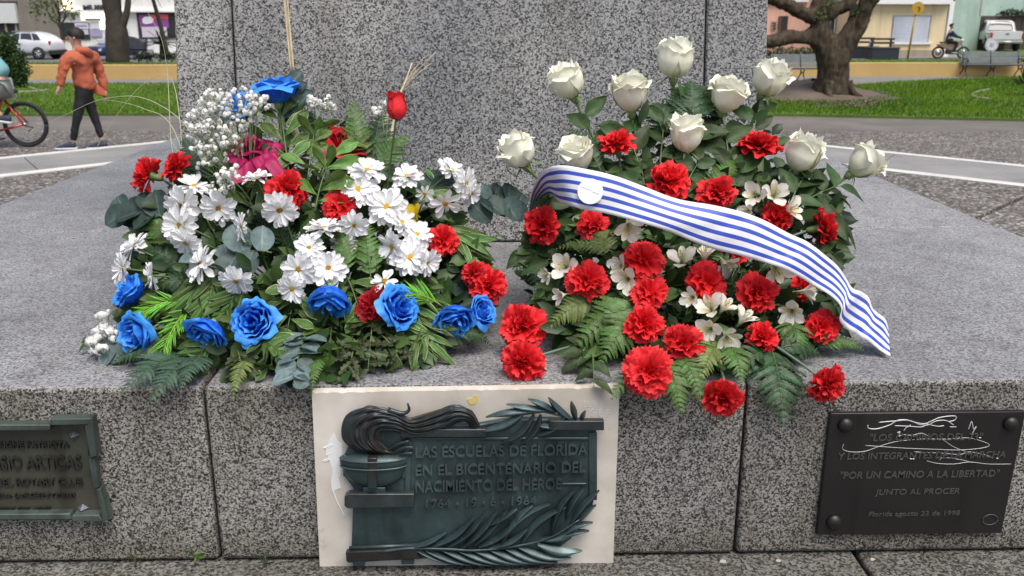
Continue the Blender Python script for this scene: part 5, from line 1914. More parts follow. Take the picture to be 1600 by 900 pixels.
# round badge stuck on the ribbon
M['badge'] = flat('paper_badge', (0.82, 0.82, 0.84), 0.5, var=0.02)
M['badge_ink'] = flat('grey_badge_ink', (0.42, 0.45, 0.48), 0.6)
ui = min(range(n_r), key=lambda i: (tt[i].lerp(bb[i], 0.55) - at(926, 299, 1.49)).length)
bc = tt[ui].lerp(bb[ui], 0.53)
tx = (tt[ui + 3] - tt[ui - 3]).normalized()
ty = (tt[ui] - bb[ui]).normalized()
tn = tx.cross(ty).normalized()
if tn.dot(CZ) < 0:
    tn = -tn
bc = bc + tn * 0.010 + (tx * 0 )
rB = 20 * mpp(bc)
bmx = frame(tx, tn.cross(tx), tn, bc - ro)
MB().lathe([(rB, 0), (rB, 0.0008), (0.0001, 0.0009)], 36, bmx).build('badge', M['badge'], rib, smooth=False)
sq = MB()
rr = random.Random(6)
for row, (yy, x0, x1) in enumerate(((0.10, -0.78, 0.05), (0.02, 0.15, 0.72))):
    pts = [bmx @ V(((x0 + (x1 - x0) * i / 22) * rB, (yy + (0.06 if i % 2 else -0.06) * rr.uniform(0.3, 1) - 0.10 * (x0 + (x1 - x0) * i / 22)) * rB, 0.0012)) for i in range(23)]
    sq.tube(pts, 0.00022, 4)
sq.build('badge_script', M['badge_ink'], rib, recalc=False)

# ================================================================== weeds and scraps at the foot of the granite
WG_ = 'little weeds growing in the joint at the foot of the granite'
for lab, px, py, n_, s in (('small green weed at the foot of the left block joint', 305, 880, 7, 18), ('tiny weed sprig left in the bottom joint', 212, 882, 5, 14), ('sparse yellowish weed right of the left block joint', 412, 884, 6, 16)):
    P = at(px, py, 1.338)
    sprig('weed', lab, 'weed', (px, py + 4, 1.338), (px + 3, py - 12, 1.33), 'pitto_light' if n_ == 7 else 'lobed', n_, s, group=WG_, front=None, spread=60, jit=30)
M['scrap'] = flat('pale_scrap', (0.40, 0.385, 0.35), 0.8)
for lab, px, py, z, w, h in (('small white flake of litter on the left of the ledge', 105, 320, ZL, 0.011, 0.004), ('pale petal scrap on the lower step under the right joint', 1125, 869, ZB, 0.013, 0.003), ('pale scrap on the lower step below the black plaque', 1357, 868, ZB, 0.009, 0.003),
                             ('pale scrap on the lower step between marble and black plaque', 1212, 871, ZB, 0.009, 0.003)):
    P = atz(px, py, z)
    if z == ZB:
        P.y = min(P.y, 1.33)
    mb = MB()
    rr = random.Random(px)
    pl = [(cos(a) * w * 0.5 * rr.uniform(0.7, 1.2), sin(a) * w * 0.45 * rr.uniform(0.6, 1.2), 0.001) for a in [2 * pi * i / 7 for i in range(7)]]
    mb.prism(pl, (0.001, 0, h * 0.5))
    o = mb.build('litter_scrap', M['scrap'], None, smooth=False)
    o.location = P
    tag(o, lab, 'litter', 'pale scraps lying on the stone')
# ================================================================== ground
def sheet(name, pts, z, mat, parent=None, thick=0.0, kind='structure'):
    mb = MB()
    if thick:
        mb.prism([(x, y, z) for x, y in pts], (0, 0, -thick))
    else:
        mb.add([(x, y, z) for x, y in pts], [tuple(range(len(pts)))])
    o = mb.build(name, mat, parent, smooth=False)
    if kind:
        o['kind'] = kind
    return o


GZ2 = -0.12           # level of the street behind the square
sheet('ground', [(-700, -700), (700, -700), (700, 700), (-700, 700)], GZ2 - 0.30, M['asphalt'])
plaza = sheet('plaza_ground', [(-40, -30), (40, -30), (40, 29.4), (-40, 29.4)], 0.0, M['strip'], thick=0.3)
CO = V((-0.37, 3.2, 0))
OCT = [pi / 8 + k_ * pi / 4 for k_ in range(8)]


def octo(ap, k_, f=0.0):
    r_ = ap / cos(pi / 8)
    a, b = OCT[k_ % 8], OCT[(k_ + 1) % 8]
    p = V((r_ * cos(a), r_ * sin(a), 0)).lerp(V((r_ * cos(b), r_ * sin(b), 0)), f)
    return p + CO


def ring_piece(name, k_, f0, f1, a0, a1, z, thick, mat):
    p = [octo(a0, k_, f0), octo(a0, k_, f1), octo(a1, k_, f1), octo(a1, k_, f0)]
    mb = MB().prism([(q.x, q.y, z) for q in p], (0, 0, -thick))
    return mb.build(name, mat, plaza, smooth=False)


for k_ in range(8):
    for j in range(2):
        gap = 0.004
        ring_piece('gravel_slab', k_, j / 2 + gap * 0.7, (j + 1) / 2 - gap * 0.7, 2.2, 5.6, 0.05, 0.05, M['gravel'])
        ring_piece('gravel_slab', k_, j / 2 + gap, (j + 1) / 2 - gap, 5.62, 8.74, 0.05, 0.05, M['gravel'])
    for j in range(4):
        gap = 0.0009
        ring_piece('walk_slab', k_, j / 4 + gap, (j + 1) / 4 - gap, 8.93, 10.18, 0.054, 0.05, M['path'])
    ring_piece('white_kerb', k_, 0, 1, 8.745, 8.925, 0.06, 0.06, M['white_kerb'])
    ring_piece('white_kerb', k_, 0, 1, 10.185, 10.345, 0.06, 0.06, M['white_kerb'])
# gravel apron outside the walk, up to the worn concrete strip
k0 = [octo(10.35, k_, 0) for k_ in range(8)]
ap = MB()
ap.add([(-18, -14, 0.006), (18, -14, 0.006), (18, 14.4, 0.006), (-18, 15.4, 0.006)], [(0, 1, 2, 3)])
o = ap.build('gravel_apron', M['gravel'], plaza, smooth=False)
sheet('park_path', [(-40, 21), (40, 19), (40, 29.4), (-40, 29.4)], 0.006, M['park_path'], thick=0.0)
lawns = [[(-26, 17.25), (-2.6, 17.45), (-2.6, 25.2), (-26, 25.45)], [(2.4, 17.3), (5.3, 17.1), (7.4, 16.6), (9.5, 16.1), (14, 15.2), (24, 13.4), (24, 28.6), (15.9, 27.4), (13.6, 26.7), (11.2, 25.4), (9.4, 24.2), (6.0, 23.4), (2.4, 23.4)]]
for pl in lawns:
    sheet('lawn', pl, 0.05, M['lawn'], thick=0.06)
# raised lawn behind the low ochre wall
WZ = 0.41
raised = [[(-40, 27.75), (-1.5, 27.70), (-1.5, 29.3), (-40, 29.3)], [(1.5, 28.45), (40, 28.45), (40, 30.4), (1.5, 30.4)]]
for pl in raised:
    sheet('raised_lawn', pl, WZ - 0.004, M['lawn'], thick=0.9)
for lab, a, b, y in (('low ochre painted wall edging the raised lawn left of the monument', -40, -1.5, 27.55), ('low ochre painted wall edging the raised lawn right of the monument', 1.5, 40, 28.25)):
    w = MB().box((a, y, -0.02), (b, y + 0.19, WZ + 0.01)).build('low_wall', M['ochre'], None, bevel=0.015)
    tag(w, lab, 'wall')
sheet('street', [(-90, 29.41), (90, 29.41), (90, 70), (-90, 70)], GZ2, M['asphalt'], thick=0.1)
sheet('pavement', [(-90, 46.5), (11, 46.5), (11, 60), (-90, 60)], GZ2 + 0.10, M['path'], thick=0.15)
sheet('pavement', [(12, 41.6), (22.5, 41.6), (22.5, 52), (12, 52)], GZ2 + 0.10, M['path'], thick=0.15)
sheet('verge', [(22.6, 44.5), (60, 44.5), (60, 58), (22.6, 58)], GZ2 + 0.06, M['lawn'], thick=0.1)
# soil mound round the tree
sm = MB()


def mound(u, v):
    a = 2 * pi * v
    q = 0.15 + 2.0 * u
    hgt = 0.30 * (1 - u) ** 1.8 * (1 + 0.25 * sin(3 * a + 1))
    return V((7.9 + q * cos(a) * (1.45 if cos(a) < 0 else 0.85) - 0.25, 21.4 + q * sin(a) * 0.95, 0.053 + hgt + 0.02 * sin(5 * a + 6 * u)))


sm.grid(mound, 9, 30)
tag(sm.build('bare_ground', M['dirt'], None, recalc=False), kind='structure')
sm = MB().prism([(5.4, 18.7, 0.054), (7.6, 18.2, 0.054), (8.6, 20.2, 0.054), (7.0, 21.6, 0.054), (5.2, 20.6, 0.054)], (0, 0, -0.02))
tag(sm.build('bare_ground', M['dirt'], None, smooth=False), kind='structure')


def blade_mat():
    g = NG('grass_blades')
    a = g.n('ShaderNodeAttribute', attribute_name='tint')
    c = g.ramp(a.outputs['Fac'], [(0.0, (0.055, 0.11, 0.008)), (0.5, (0.115, 0.225, 0.014)), (1.0, (0.19, 0.29, 0.03))])
    return g.fin(c, 0.8, 0, 0.05, 0.25)


M['blades'] = blade_mat()


def grass(polys, z, n_, label, seed, hmin=0.03, hmax=0.07):
    r = random.Random(seed)
    vs, fs, tint = [], [], []
    mb = MB()
    for pl in polys:
        xs, ys = [p[0] for p in pl], [p[1] for p in pl]
        c_ = 0
        while c_ < n_ // len(polys):
            x, y = r.uniform(max(min(xs), -19), min(max(xs), 20)), min(ys) + (max(ys) - min(ys)) * r.random() ** 1.3
            if abs(x) > 0.62 * y + 0.5 or not inside(pl, x, y):
                continue
            c_ += 1
            if (x - 7.3) ** 2 / 2.6 + (y - 21.2) ** 2 / 2.6 < r.uniform(0.3, 1.2):
                continue
            nz = noise.noise(V((x * 0.6, y * 0.6, seed)))
            h = r.uniform(hmin, hmax) * (1 + 0.5 * nz)
            a = r.uniform(0, 6.28)
            w = 0.010
            lx, ly = r.gauss(0, 0.35) * h, r.gauss(0, 0.35) * h
            mb.add([(x - w * cos(a), y - w * sin(a), z), (x + w * cos(a), y + w * sin(a), z), (x + lx, y + ly, z + h)], [(0, 1, 2)], tint=min(1, max(0.001, 0.45 + 0.5 * nz + 0.45 * noise.noise(V((x * 0.22, y * 0.35, seed + 7))) + r.gauss(0, 0.16))))
    o = mb.build('grass', M['blades'], None, smooth=False, recalc=False)
    tag(o, label, 'grass', None, 'stuff')


grass([lawns[0]], 0.05, 26000, 'short mown grass on the left lawn', 1)
grass([lawns[1]], 0.05, 42000, 'short mown grass on the right lawn', 2)
grass(raised, WZ, 12000, 'short grass on the raised lawns behind the ochre walls', 3, 0.02, 0.05)
# stone edging bits on the lawns
M['edging'] = rough_ground('stone_edging', (0.17, 0.155, 0.13), (0.30, 0.285, 0.25), 4)
for lab, pts in (('pale stone edging bent round the shrub on the left lawn', [(30, 134), (48, 137), (62, 142), (75, 141)]), ('pale stone edging strip near the left lawn shrub', [(0, 145), (30, 144), (58, 143)]),
                 ('curved stone edging of a bed on the right lawn', [(1546, 140), (1530, 143), (1519, 147), (1524, 152), (1545, 155)])):
    P = [atz(x, y, 0.06) for x, y in pts]
    o = MB().tube(spline(P, 14), 0.030, 6).build('stone_edging', M['edging'], None)
    tag(o, lab, 'edging', 'stone edgings on the lawns')

# ================================================================== trees and shrubs
def bark():
    g = NG('rough_bark')
    co = g.coord()
    mp = g.n('ShaderNodeMapping')
    mp.inputs['Scale'].default_value = (6, 6, 2.0)
    g.l(co, mp.inputs['Vector'])
    f = g.noise(2.2, 6, 0.7, mp.outputs[0])
    c = g.ramp(f, [(0.35, (0.030, 0.023, 0.016)), (0.55, (0.078, 0.060, 0.041)), (0.75, (0.14, 0.116, 0.083))])
    g.bump(f, 0.8, 0.04)
    return g.fin(c, 0.9, 0, 0.2)


M['bark'] = bark()
M['bark_dark'] = flat('dark_bark', (0.042, 0.034, 0.026), 0.9, var=0.4, scale=4, bump=0.6)
TB = atz(1300, 152, 0.05)
TY = TB.y
tr = thing('park_tree', 'thick gnarled tree with a forked trunk and pruned limbs on the right lawn', 'tree', TB)


def tq(px, py, dy=0.0):
    return at(px, py, TY + dy) - TB


kp = mpp(TB)
vp = [(1300, 158), (1301, 135), (1302, 110), (1301, 92), (1290, 68), (1281, 48), (1281, 25), (1286, 0), (1292, -40), (1296, -120),
      (1320, 74), (1339, 52), (1349, 28), (1356, 4), (1376, -12), (1420, -60),
      (1262, 60), (1235, 57), (1205, 64), (1160, 66),
      (1262, 26), (1235, 10), (1205, -2), (1150, -30),
      (1306, 16), (1325, 4), (1340, -10), (1336, 14), (1352, -60)]
dys = [0, 0, 0, 0, 0, 0, 0, 0, 0.2, 0.4, -0.1, -0.2, -0.2, -0.3, -0.3, -0.6, -0.1, -0.3, -0.4, -0.6, -0.1, -0.3, -0.5, -0.8, 0.1, 0.2, 0.3, 0.0, -0.4]
rp = [36, 27, 24, 24, 17, 14, 13, 14, 13, 9, 17, 14, 12, 11, 9, 5, 11, 11, 11, 9, 11, 10, 9, 6, 10, 10, 9, 7, 6]
ed = [(0, 1), (1, 2), (2, 3), (3, 4), (4, 5), (5, 6), (6, 7), (7, 8), (8, 9), (3, 10), (10, 11), (11, 12), (12, 13), (13, 14), (14, 15), (5, 16), (16, 17), (17, 18), (18, 19), (6, 20), (20, 21), (21, 22), (22, 23), (6, 24), (24, 25), (25, 26), (25, 27), (27, 11), (13, 28)]
trk = skin('trunk', M['bark'], [tq(x, y, d) for (x, y), d in zip(vp, dys)], ed, [r_ * kp for r_ in rp], tr, 3)
tx_ = bpy.data.textures.new('bark_lumps', 'CLOUDS')
tx_.noise_scale = 0.35
dm = trk.modifiers.new('lumps', 'DISPLACE')
dm.texture = tx_
dm.strength = 0.11
dm.texture_coords = 'LOCAL'
tx2_ = bpy.data.textures.new('bark_ridges', 'CLOUDS')
tx2_.noise_scale = 0.09
dm2 = trk.modifiers.new('ridges', 'DISPLACE')
dm2.texture = tx2_
dm2.strength = 0.05
dm2.texture_coords = 'LOCAL'
for a in range(4):
    w = a * 1.55 + 2.6
    MB().tube(spline([(0.30 * cos(w), 0.30 * sin(w), 0.35), (0.42 * cos(w), 0.42 * sin(w), 0.13), (0.62 * cos(w + 0.2), 0.62 * sin(w + 0.2), 0.02)], 8), [0.12 - 0.010 * i for i in range(8)], 8).build('root', M['bark'], tr, recalc=False)
# crown above the picture: limbs with leafy twigs
def leafcloud(mb, centre, rx, rz, n_, size, r, flatness=0.4):
    for i in range(n_):
        d = V((r.gauss(0, 1), r.gauss(0, 1), r.gauss(0, 1))).normalized()
        q = r.random() ** 0.45
        P = centre + V((d.x * rx * q, d.y * rx * q, d.z * rz * q))
        x, y, z = rot_axis(V((r.gauss(0, 1), r.gauss(0, 1), r.gauss(0.6, 0.6))), r.uniform(0, 6))
        L = size * r.uniform(0.6, 1.3)
        w = L * 0.32
        mb.add([P, P + x * L * 0.5 + y * w - z * L * 0.08, P + x * L, P + x * L * 0.5 - y * w - z * L * 0.08], [(0, 1, 2, 3)], tint=min(1, max(0.001, r.gauss(0.42, 0.22))))


def leaf_cluster_mat(name, a, b, c):
    g = NG(name)
    at_ = g.n('ShaderNodeAttribute', attribute_name='tint')
    col = g.ramp(at_.outputs['Fac'], [(0.0, a), (0.5, b), (1.0, c)])
    return g.fin(col, 0.5, 0, 0.3, 0.2)


M['foliage'] = leaf_cluster_mat('tree_foliage', (0.018, 0.040, 0.012), (0.045, 0.085, 0.022), (0.095, 0.15, 0.045))
M['foliage_pale'] = leaf_cluster_mat('pale_foliage', (0.06, 0.08, 0.03), (0.12, 0.15, 0.055), (0.19, 0.21, 0.09))
M['foliage_dark'] = leaf_cluster_mat('dark_foliage', (0.012, 0.022, 0.010), (0.026, 0.046, 0.018), (0.05, 0.075, 0.03))
rr = random.Random(21)
cm = MB()
for x, y, z in ((0.2, 0.3, 4.6), (1.6, -0.6, 4.3), (-2.2, -0.8, 3.9), (-1.0, 0.6, 5.2), (1.0, 0.8, 5.4)):
    leafcloud(cm, V((x, y, z)), 1.2, 0.8, 500, 0.13, rr)
cm.build('crown', M['foliage'], tr, smooth=False, recalc=False)
sp = MB()
for px, py in ((1283, 22), (1278, 30), (1302, 5), (1290, 10), (1340, 18)):
    leafcloud(sp, tq(px, py, -0.28), 0.09, 0.09, 40, 0.06, rr)
sp.build('sprout', M['foliage_pale'], tr, smooth=False, recalc=False)

# palm-like trunk on the raised lawn, left
PB = atz(184, 97, WZ)
pt = thing('dark_trunk_tree', 'dark stout tree trunk with one side limb on the raised lawn left of the monument', 'tree', PB)


def pq(px, py, dy=0.0):
    return at(px, py, PB.y + dy) - PB


kq = mpp(PB)
v_ = [(185, 112), (183, 80), (181, 50), (177, 20), (175, 0), (160, -20), (178, -60), (190, 40), (197, 25), (200, 8), (201, -20)]
skin('trunk', M['bark_dark'], [pq(*p) for p in v_], [(0, 1), (1, 2), (2, 3), (3, 4), (4, 5), (4, 6), (2, 7), (7, 8), (8, 9), (9, 10)], [r_ * kq for r_ in (22, 17.5, 14.5, 13, 12, 7, 9, 8, 5, 5, 4)], pt, 2)
cm = MB()
for c_ in ((-0.5, 0, 3.6), (0.6, 0.3, 3.9), (0, -0.3, 4.4)):
    leafcloud(cm, V(c_), 1.1, 0.7, 500, 0.14, rr)
cm.build('crown', M['foliage_dark'], pt, smooth=False, recalc=False)

# thin street sapling in front of the shop
SB = atz(99, 86, GZ2 + 0.1)
sp_t = thing('street_sapling', 'thin young street tree with sparse pale leaves before the grey building', 'tree', SB)


def sq_(px, py, dy=0.0):
    return at(px, py, SB.y + dy) - SB


ks = mpp(SB)
v_ = [(99, 88), (97, 60), (94, 40), (92, 20), (90, -5), (90, -60), (80, 30), (72, 12), (101, 30), (103, 8), (84, 0), (112, 12)]
skin('trunk', M['bark_dark'], [sq_(*p) for p in v_], [(0, 1), (1, 2), (2, 3), (3, 4), (4, 5), (2, 6), (6, 7), (2, 8), (8, 9), (3, 10), (8, 11)], [r_ * ks for r_ in (2.6, 2.2, 2, 1.8, 1.4, 0.8, 1, 0.7, 1.2, 0.8, 0.7, 0.6)], sp_t, 1)
cm = MB()
for px, py, q in ((75, 10, 0.75), (62, 22, 0.6), (85, 0, 0.7), (100, 8, 0.45), (112, 22, 0.4), (68, 4, 0.6), (88, 28, 0.4), (55, 8, 0.4)):
    leafcloud(cm, sq_(px, py), q, q * 0.7, 60, 0.16, rr)
cm.build('crown', M['foliage_pale'], sp_t, smooth=False, recalc=False)

# rounded shrub on the left lawn
HB = atz(10, 137, 0.05)
sh = thing('round_shrub', 'dense dark green shrub at the left edge behind the cyclist', 'shrub', HB)
cm = MB()
for px, py, q in ((-8, 75, 0.36), (12, 68, 0.28), (8, 95, 0.40), (24, 92, 0.28), (30, 108, 0.27), (-5, 115, 0.5), (18, 120, 0.36), (26, 128, 0.25), (-15, 90, 0.45)):
    leafcloud(cm, at(px, py, HB.y) - HB, q, q, 900, 0.07, rr)
cm.build('foliage', M['foliage'], sh, smooth=False, recalc=False)
for a in range(5):
    MB().tube([(0.05 * a - 0.1, 0, 0), (0.2 * a - 0.4, 0.05, 0.5)], 0.025, 6).build('stem', M['bark_dark'], sh, recalc=False)

# spiky plant and palm fronds right of the shop
def spiky(name, label, cat, base, n_, L, w, mat, lean, seed, trunk=None):
    r = random.Random(seed)
    T = thing(name, label, cat, base)
    z0 = V((0, 0, 0))
    if trunk:
        MB().tube(spline([(0, 0, 0), (trunk[0] * 0.4, 0, trunk[1] * 0.5), (trunk[0], 0, trunk[1])], 8), [0.09 - 0.005 * i for i in range(8)], 8).build('trunk', M['bark_dark'], T)
        z0 = V((trunk[0], 0, trunk[1]))
    for i in range(n_):
        a = r.uniform(0, 6.28)
        e = r.uniform(lean[0], lean[1])
        d = V((cos(a) * cos(e), sin(a) * cos(e), sin(e)))
        s_ = d.cross(V((0, 0, 1))).normalized()
        ln = L * r.uniform(0.7, 1.2)

        def fn(u, v):
            return z0 + d * ln * u - V((0, 0, 0.35 * ln * u * u)) + s_ * (w * (v - 0.5) * (1 - u) ** 0.6) + V((0, 0, abs(v - 0.5) * w * 0.5))
        MB().grid(fn, 6, 3).build('leaf', mat, T, recalc=False)
    return T


spiky('yucca', 'dark spiky yucca clump left of the pedestal before the shop posters', 'yucca', atz(254, 92, WZ), 46, 0.75, 0.06, M['foliage_dark'], (0.1, 1.4), 4, (0.0, 0.45))
spiky('yucca', 'tall bare yucca stems with a leaf head above the picture edge', 'yucca', atz(263, 93, WZ), 30, 0.8, 0.05, M['foliage_dark'], (-0.4, 1.2), 5, (-0.35, 2.2))
hb = atz(255, 94, WZ)
cm = MB()
for dx in (-0.75, -0.4, 0.0, 0.3):
    leafcloud(cm, V((dx, 0, 0.12)), 0.28, 0.14, 160, 0.08, rr)
o = thing('low_hedge', 'low dark hedge at the foot of the yuccas', 'hedge', hb)
cm.build('foliage', M['foliage_dark'], o, smooth=False, recalc=False)
hb = atz(1222, 93, WZ)
o = thing('low_hedge', 'low dark green hedge behind the left iron bench, right of the pedestal', 'hedge', hb)
cm = MB()
for i in range(9):
    leafcloud(cm, V((-1.2 + i * 0.28, 0, 0.20)), 0.30, 0.24, 240, 0.07, rr)
cm.build('foliage', M['foliage'], o, smooth=False, recalc=False)
hb = atz(1605, 150, 0.05)
o = thing('garden_plant', 'leafy plant cut off by the right edge on the right lawn', 'plant', hb)
for i in range(26):
    a, e = R.uniform(0, 6.28), R.uniform(0.1, 1.4)
    d = V((cos(a) * cos(e), sin(a) * cos(e), sin(e)))
    s = R.uniform(0.25, 0.38)
    x, y, z = d, d.cross(V((0.01, 0, 1))).normalized(), None
    z = x.cross(y)
    obj('leaf', LEAF['rose_lance'][i % 3], o, frame(x * s, y * s * 1.8, z * s, V((0, 0, 0.22)) + d * 0.12))
MB().tube([(0, 0, 0), (0, 0, 0.25)], 0.03, 6).build('stem', M['stem'], o)

# ================================================================== buildings
def wallmat(name, c, dirt=0.25):
    g = NG(name)
    co = g.coord()
    f = g.noise(0.6, 5, 0.65, co)
    col = g.ramp(f, [(0.35, tuple(x * (1 - dirt) for x in c)), (0.65, c)])
    mp = g.n('ShaderNodeMapping')
    mp.inputs['Scale'].default_value = (2.5, 2.5, 0.25)
    g.l(co, mp.inputs['Vector'])
    col = g.mix(col, (0.55, 0.53, 0.5), g.ramp(g.noise(1, 4, 0.6, mp.outputs[0]), [(0.5, 0), (0.8, 0.5)]), 'MULTIPLY')
    g.bump(g.noise(30, 3, 0.6, co), 0.1, 0.01)
    return g.fin(col, 0.85, 0, 0.3)


M['grey_wall'] = wallmat('grey_render', (0.25, 0.225, 0.19))
M['white_wall'] = wallmat('white_render', (0.82, 0.81, 0.77), 0.08)
M['peach_wall'] = wallmat('peach_render', (0.80, 0.46, 0.35), 0.12)
M['yellow_wall'] = wallmat('cream_yellow_render', (0.84, 0.69, 0.42), 0.10)
M['teal_wall'] = wallmat('teal_render', (0.43, 0.57, 0.51), 0.18)
M['base_wall'] = wallmat('stone_base', (0.42, 0.36, 0.27), 0.2)
M['shutter'] = flat('roller_shutter', (0.62, 0.65, 0.71), 0.5, var=0.04)
M['shutter_white'] = flat('white_blind', (0.60, 0.62, 0.60), 0.6, var=0.05)
M['dark_gap'] = flat('dark_opening', (0.025, 0.022, 0.02), 0.6)
M['gate'] = flat('brown_gate', (0.060, 0.045, 0.037), 0.7, var=0.2)
M['brown_wood'] = flat('brown_wood', (0.10, 0.055, 0.032), 0.7, var=0.25, scale=3)
M['glass'] = flat('window_glass', (0.035, 0.042, 0.045), 0.12, spec=0.6)
M['white_trim'] = flat('white_trim', (0.82, 0.82, 0.80), 0.6, var=0.05)
M['metal_grey'] = flat('grey_metal', (0.30, 0.31, 0.32), 0.45, 0.4)


def facade(name, label, x0px, x1px, Y, mat, depth=7.0, top=7.0, xs=None):
    a, b = at(x0px, 40, Y), at(x1px, 40, Y)
    x0, x1 = (a.x, b.x) if xs is None else xs
    T = thing(name, label, 'building', V(((x0 + x1) / 2, Y, GZ2 - 0.3)))
    o = T.matrix_world.translation.copy()
    MB().box((x0 - o.x, 0, 0), (x1 - o.x, depth, top)).build('wall', mat, T, bevel=0.02)
    return T, o


def onf(T, o, Y, x0, y0, x1, y1, name, mat, d0=-0.03, d1=0.05, parent=None, bevel=0.0):
    """a box on a facade between two picture corners"""
    ym = (y0 + y1) / 2
    a, b = at((x0 + x1) / 2, y0, Y) - o, at((x0 + x1) / 2, y1, Y) - o
    l_, r_ = at(x0, ym, Y) - o, at(x1, ym, Y) - o
    return MB().box((l_.x, d0, b.z), (r_.x, d1, a.z)).build(name, M[mat] if isinstance(mat, str) else mat, parent or T, smooth=False, bevel=bevel)


# grey house, far left
YG = 47.5
gb, go = facade('grey_house', 'grey rendered house with a white roller blind at the far left', -60, 92, YG, M['grey_wall'])
onf(gb, go, YG, -40, 2, 27, 6, 'window_lintel', 'dark_gap', -0.05, 0.02)
w1 = onf(gb, go, YG, -40, 6, 27, 52, 'window', 'dark_gap', -0.02, 0.02)
onf(gb, go, YG, -40, 5, 28, 36, 'roller_blind', 'shutter_white', -0.22, -0.03, parent=gb)
for x in (-20, 11, 27):
    onf(gb, go, YG, x - 2, 36, x + 1, 54, 'window_frame', 'base_wall', -0.08, -0.021, parent=w1)
onf(gb, go, YG, -60, 72, 92, 82, 'plinth_band', 'base_wall', -0.05, 0.0)
# white shop with its sign, lit window and posters
YW = 47.8
wb, wo = facade('white_shop', 'white furniture shop with a dark lettered sign, lit window and posters', 92.5, 640, YW, M['white_wall'])
onf(wb, wo, YW, 95, 16, 640, 19, 'cornice', 'white_trim', -0.25, 0.0)


def emit(name, c, s):
    g = NG(name)
    g.b.inputs['Base Color'].default_value = (*c, 1)
    g.b.inputs['Emission Color'].default_value = (*c, 1)
    g.b.inputs['Emission Strength'].default_value = s
    return g.m


M['lit'] = emit('lit_shop_window', (1.0, 0.78, 0.42), 1.6)
M['lit_white'] = emit('lit_shop_sign', (1.0, 0.95, 0.82), 0.75)
onf(wb, wo, YW, 99, -12, 112, 15, 'lit_window', 'lit', -0.06, 0.01)
onf(wb, wo, YW, 128, 19.5, 164, 32, 'lit_panel', 'lit_white', -0.12, 0.0)
onf(wb, wo, YW, 135, 28.5, 159, 32.5, 'panel_strip', 'metal_grey', -0.15, -0.121)
onf(wb, wo, YW, 94, 35, 140, 62, 'shop_window', 'glass', -0.05, 0.02)
M['poster_pale'] = flat('pale_poster', (0.58, 0.55, 0.62), 0.6, var=0.1)
M['poster_lilac'] = flat('lilac_poster', (0.36, 0.32, 0.50), 0.6, var=0.15)
M['poster_purple'] = flat('purple_poster', (0.24, 0.07, 0.26), 0.6, var=0.2)
M['poster_red'] = flat('red_poster', (0.50, 0.08, 0.09), 0.6, var=0.15)
M['poster_white'] = flat('white_poster', (0.72, 0.71, 0.74), 0.6, var=0.05)
for x0, y0, x1, y1, m_ in ((118, 36, 139, 45, 'poster_white'), (119, 46, 139, 54, 'poster_pale'), (143, 33, 156, 45, 'poster_white'), (157, 34, 164, 46, 'lit_white'), (142, 46, 160, 57, 'poster_lilac'), (120, 38.5, 137, 42, 'poster_lilac')):
    onf(wb, wo, YW, x0, y0, x1, y1, 'poster', m_, -0.075 - 0.01 * (m_ == 'poster_lilac'), -0.052)
dark = onf(wb, wo, YW, 216, 20, 300, 60, 'display_board', 'dark_gap', -0.08, 0.01)
onf(wb, wo, YW, 219, 23, 264, 44, 'poster', 'poster_purple', -0.10, -0.082, parent=wb)
onf(wb, wo, YW, 236, 22, 264, 30, 'poster', 'poster_red', -0.12, -0.102, parent=wb)
onf(wb, wo, YW, 223, 42, 262, 58, 'poster', 'poster_pale', -0.11, -0.09, parent=wb)
pl = [(222, 30), (226, 26), (236, 26), (240, 31), (238, 36), (228, 38), (223, 36)]
MB().prism([at(x, y, YW - 0.13) - wo for x, y in pl], (0, 0.02, 0)).build('poster_emblem', M['poster_white'], wb, smooth=False)
onf(wb, wo, YW, 200, 61, 221, 73, 'banner', 'poster_white', -0.14, -0.06)
onf(wb, wo, YW, 222, 61, 240, 77, 'banner', 'poster_white', -0.14, -0.06)
for i, (x0, x1, y) in enumerate(((202, 219, 64), (202, 219, 68), (224, 238, 65), (224, 238, 70))):
    onf(wb, wo, YW, x0, y, x1, y + 1.2, 'banner_line', 'poster_lilac', -0.15, -0.141)
M['sign_dark'] = flat('dark_sign_letters', (0.045, 0.05, 0.065), 0.5)
a, b = at(131, 15.8, YW - 0.05) - wo, at(186, 7.6, YW - 0.05) - wo
lettering('MUEBLES', a, b, -0.02, M['sign_dark'], wb, 0.10, bold=0.02, name='sign_lettering')

# right side: peach house, dark glass house, cream house, teal house
YQ = 46.0
qb, qo = facade('peach_house', 'peach rendered house with a dark doorway, left of the big tree', 690, 1296, YQ, M['peach_wall'])
onf(qb, qo, YQ, 690, -14, 1262, 3, 'cornice', 'white_trim', -0.2, 0.0)
dr = onf(qb, qo, YQ, 1217.5, 25, 1230, 62, 'door', 'dark_gap', -0.02, 0.03)
onf(qb, qo, YQ, 1215, 25, 1219.5, 62, 'door_frame', 'brown_wood', -0.08, -0.021, parent=dr)
mb_ = onf(qb, qo, YQ, 1205, 33, 1213, 46, 'meter_box', 'base_wall', -0.10, 0.0)
for k_ in range(3):
    onf(qb, qo, YQ, 1206.5, 35 + k_ * 4, 1211.5, 37.5 + k_ * 4, 'meter_window', 'gate', -0.12, -0.101, parent=mb_)
onf(qb, qo, YQ, 1296 - 1, 20, 1296, 70, 'downpipe', 'white_trim', -0.08, -0.01)
YK = 45.5
kb, ko = facade('glass_house', 'dark glazed house front seen through the fork of the big tree', 1296.5, 1343, YK, M['metal_grey'])
gl = onf(kb, ko, YK, 1297, 26, 1342, 84, 'glass_front', 'glass', -0.05, 0.0)
for x in (1302, 1310, 1318, 1326, 1335):
    onf(kb, ko, YK, x - 0.5, 26, x + 0.5, 84, 'mullion', 'white_trim', -0.09, -0.051, parent=gl)
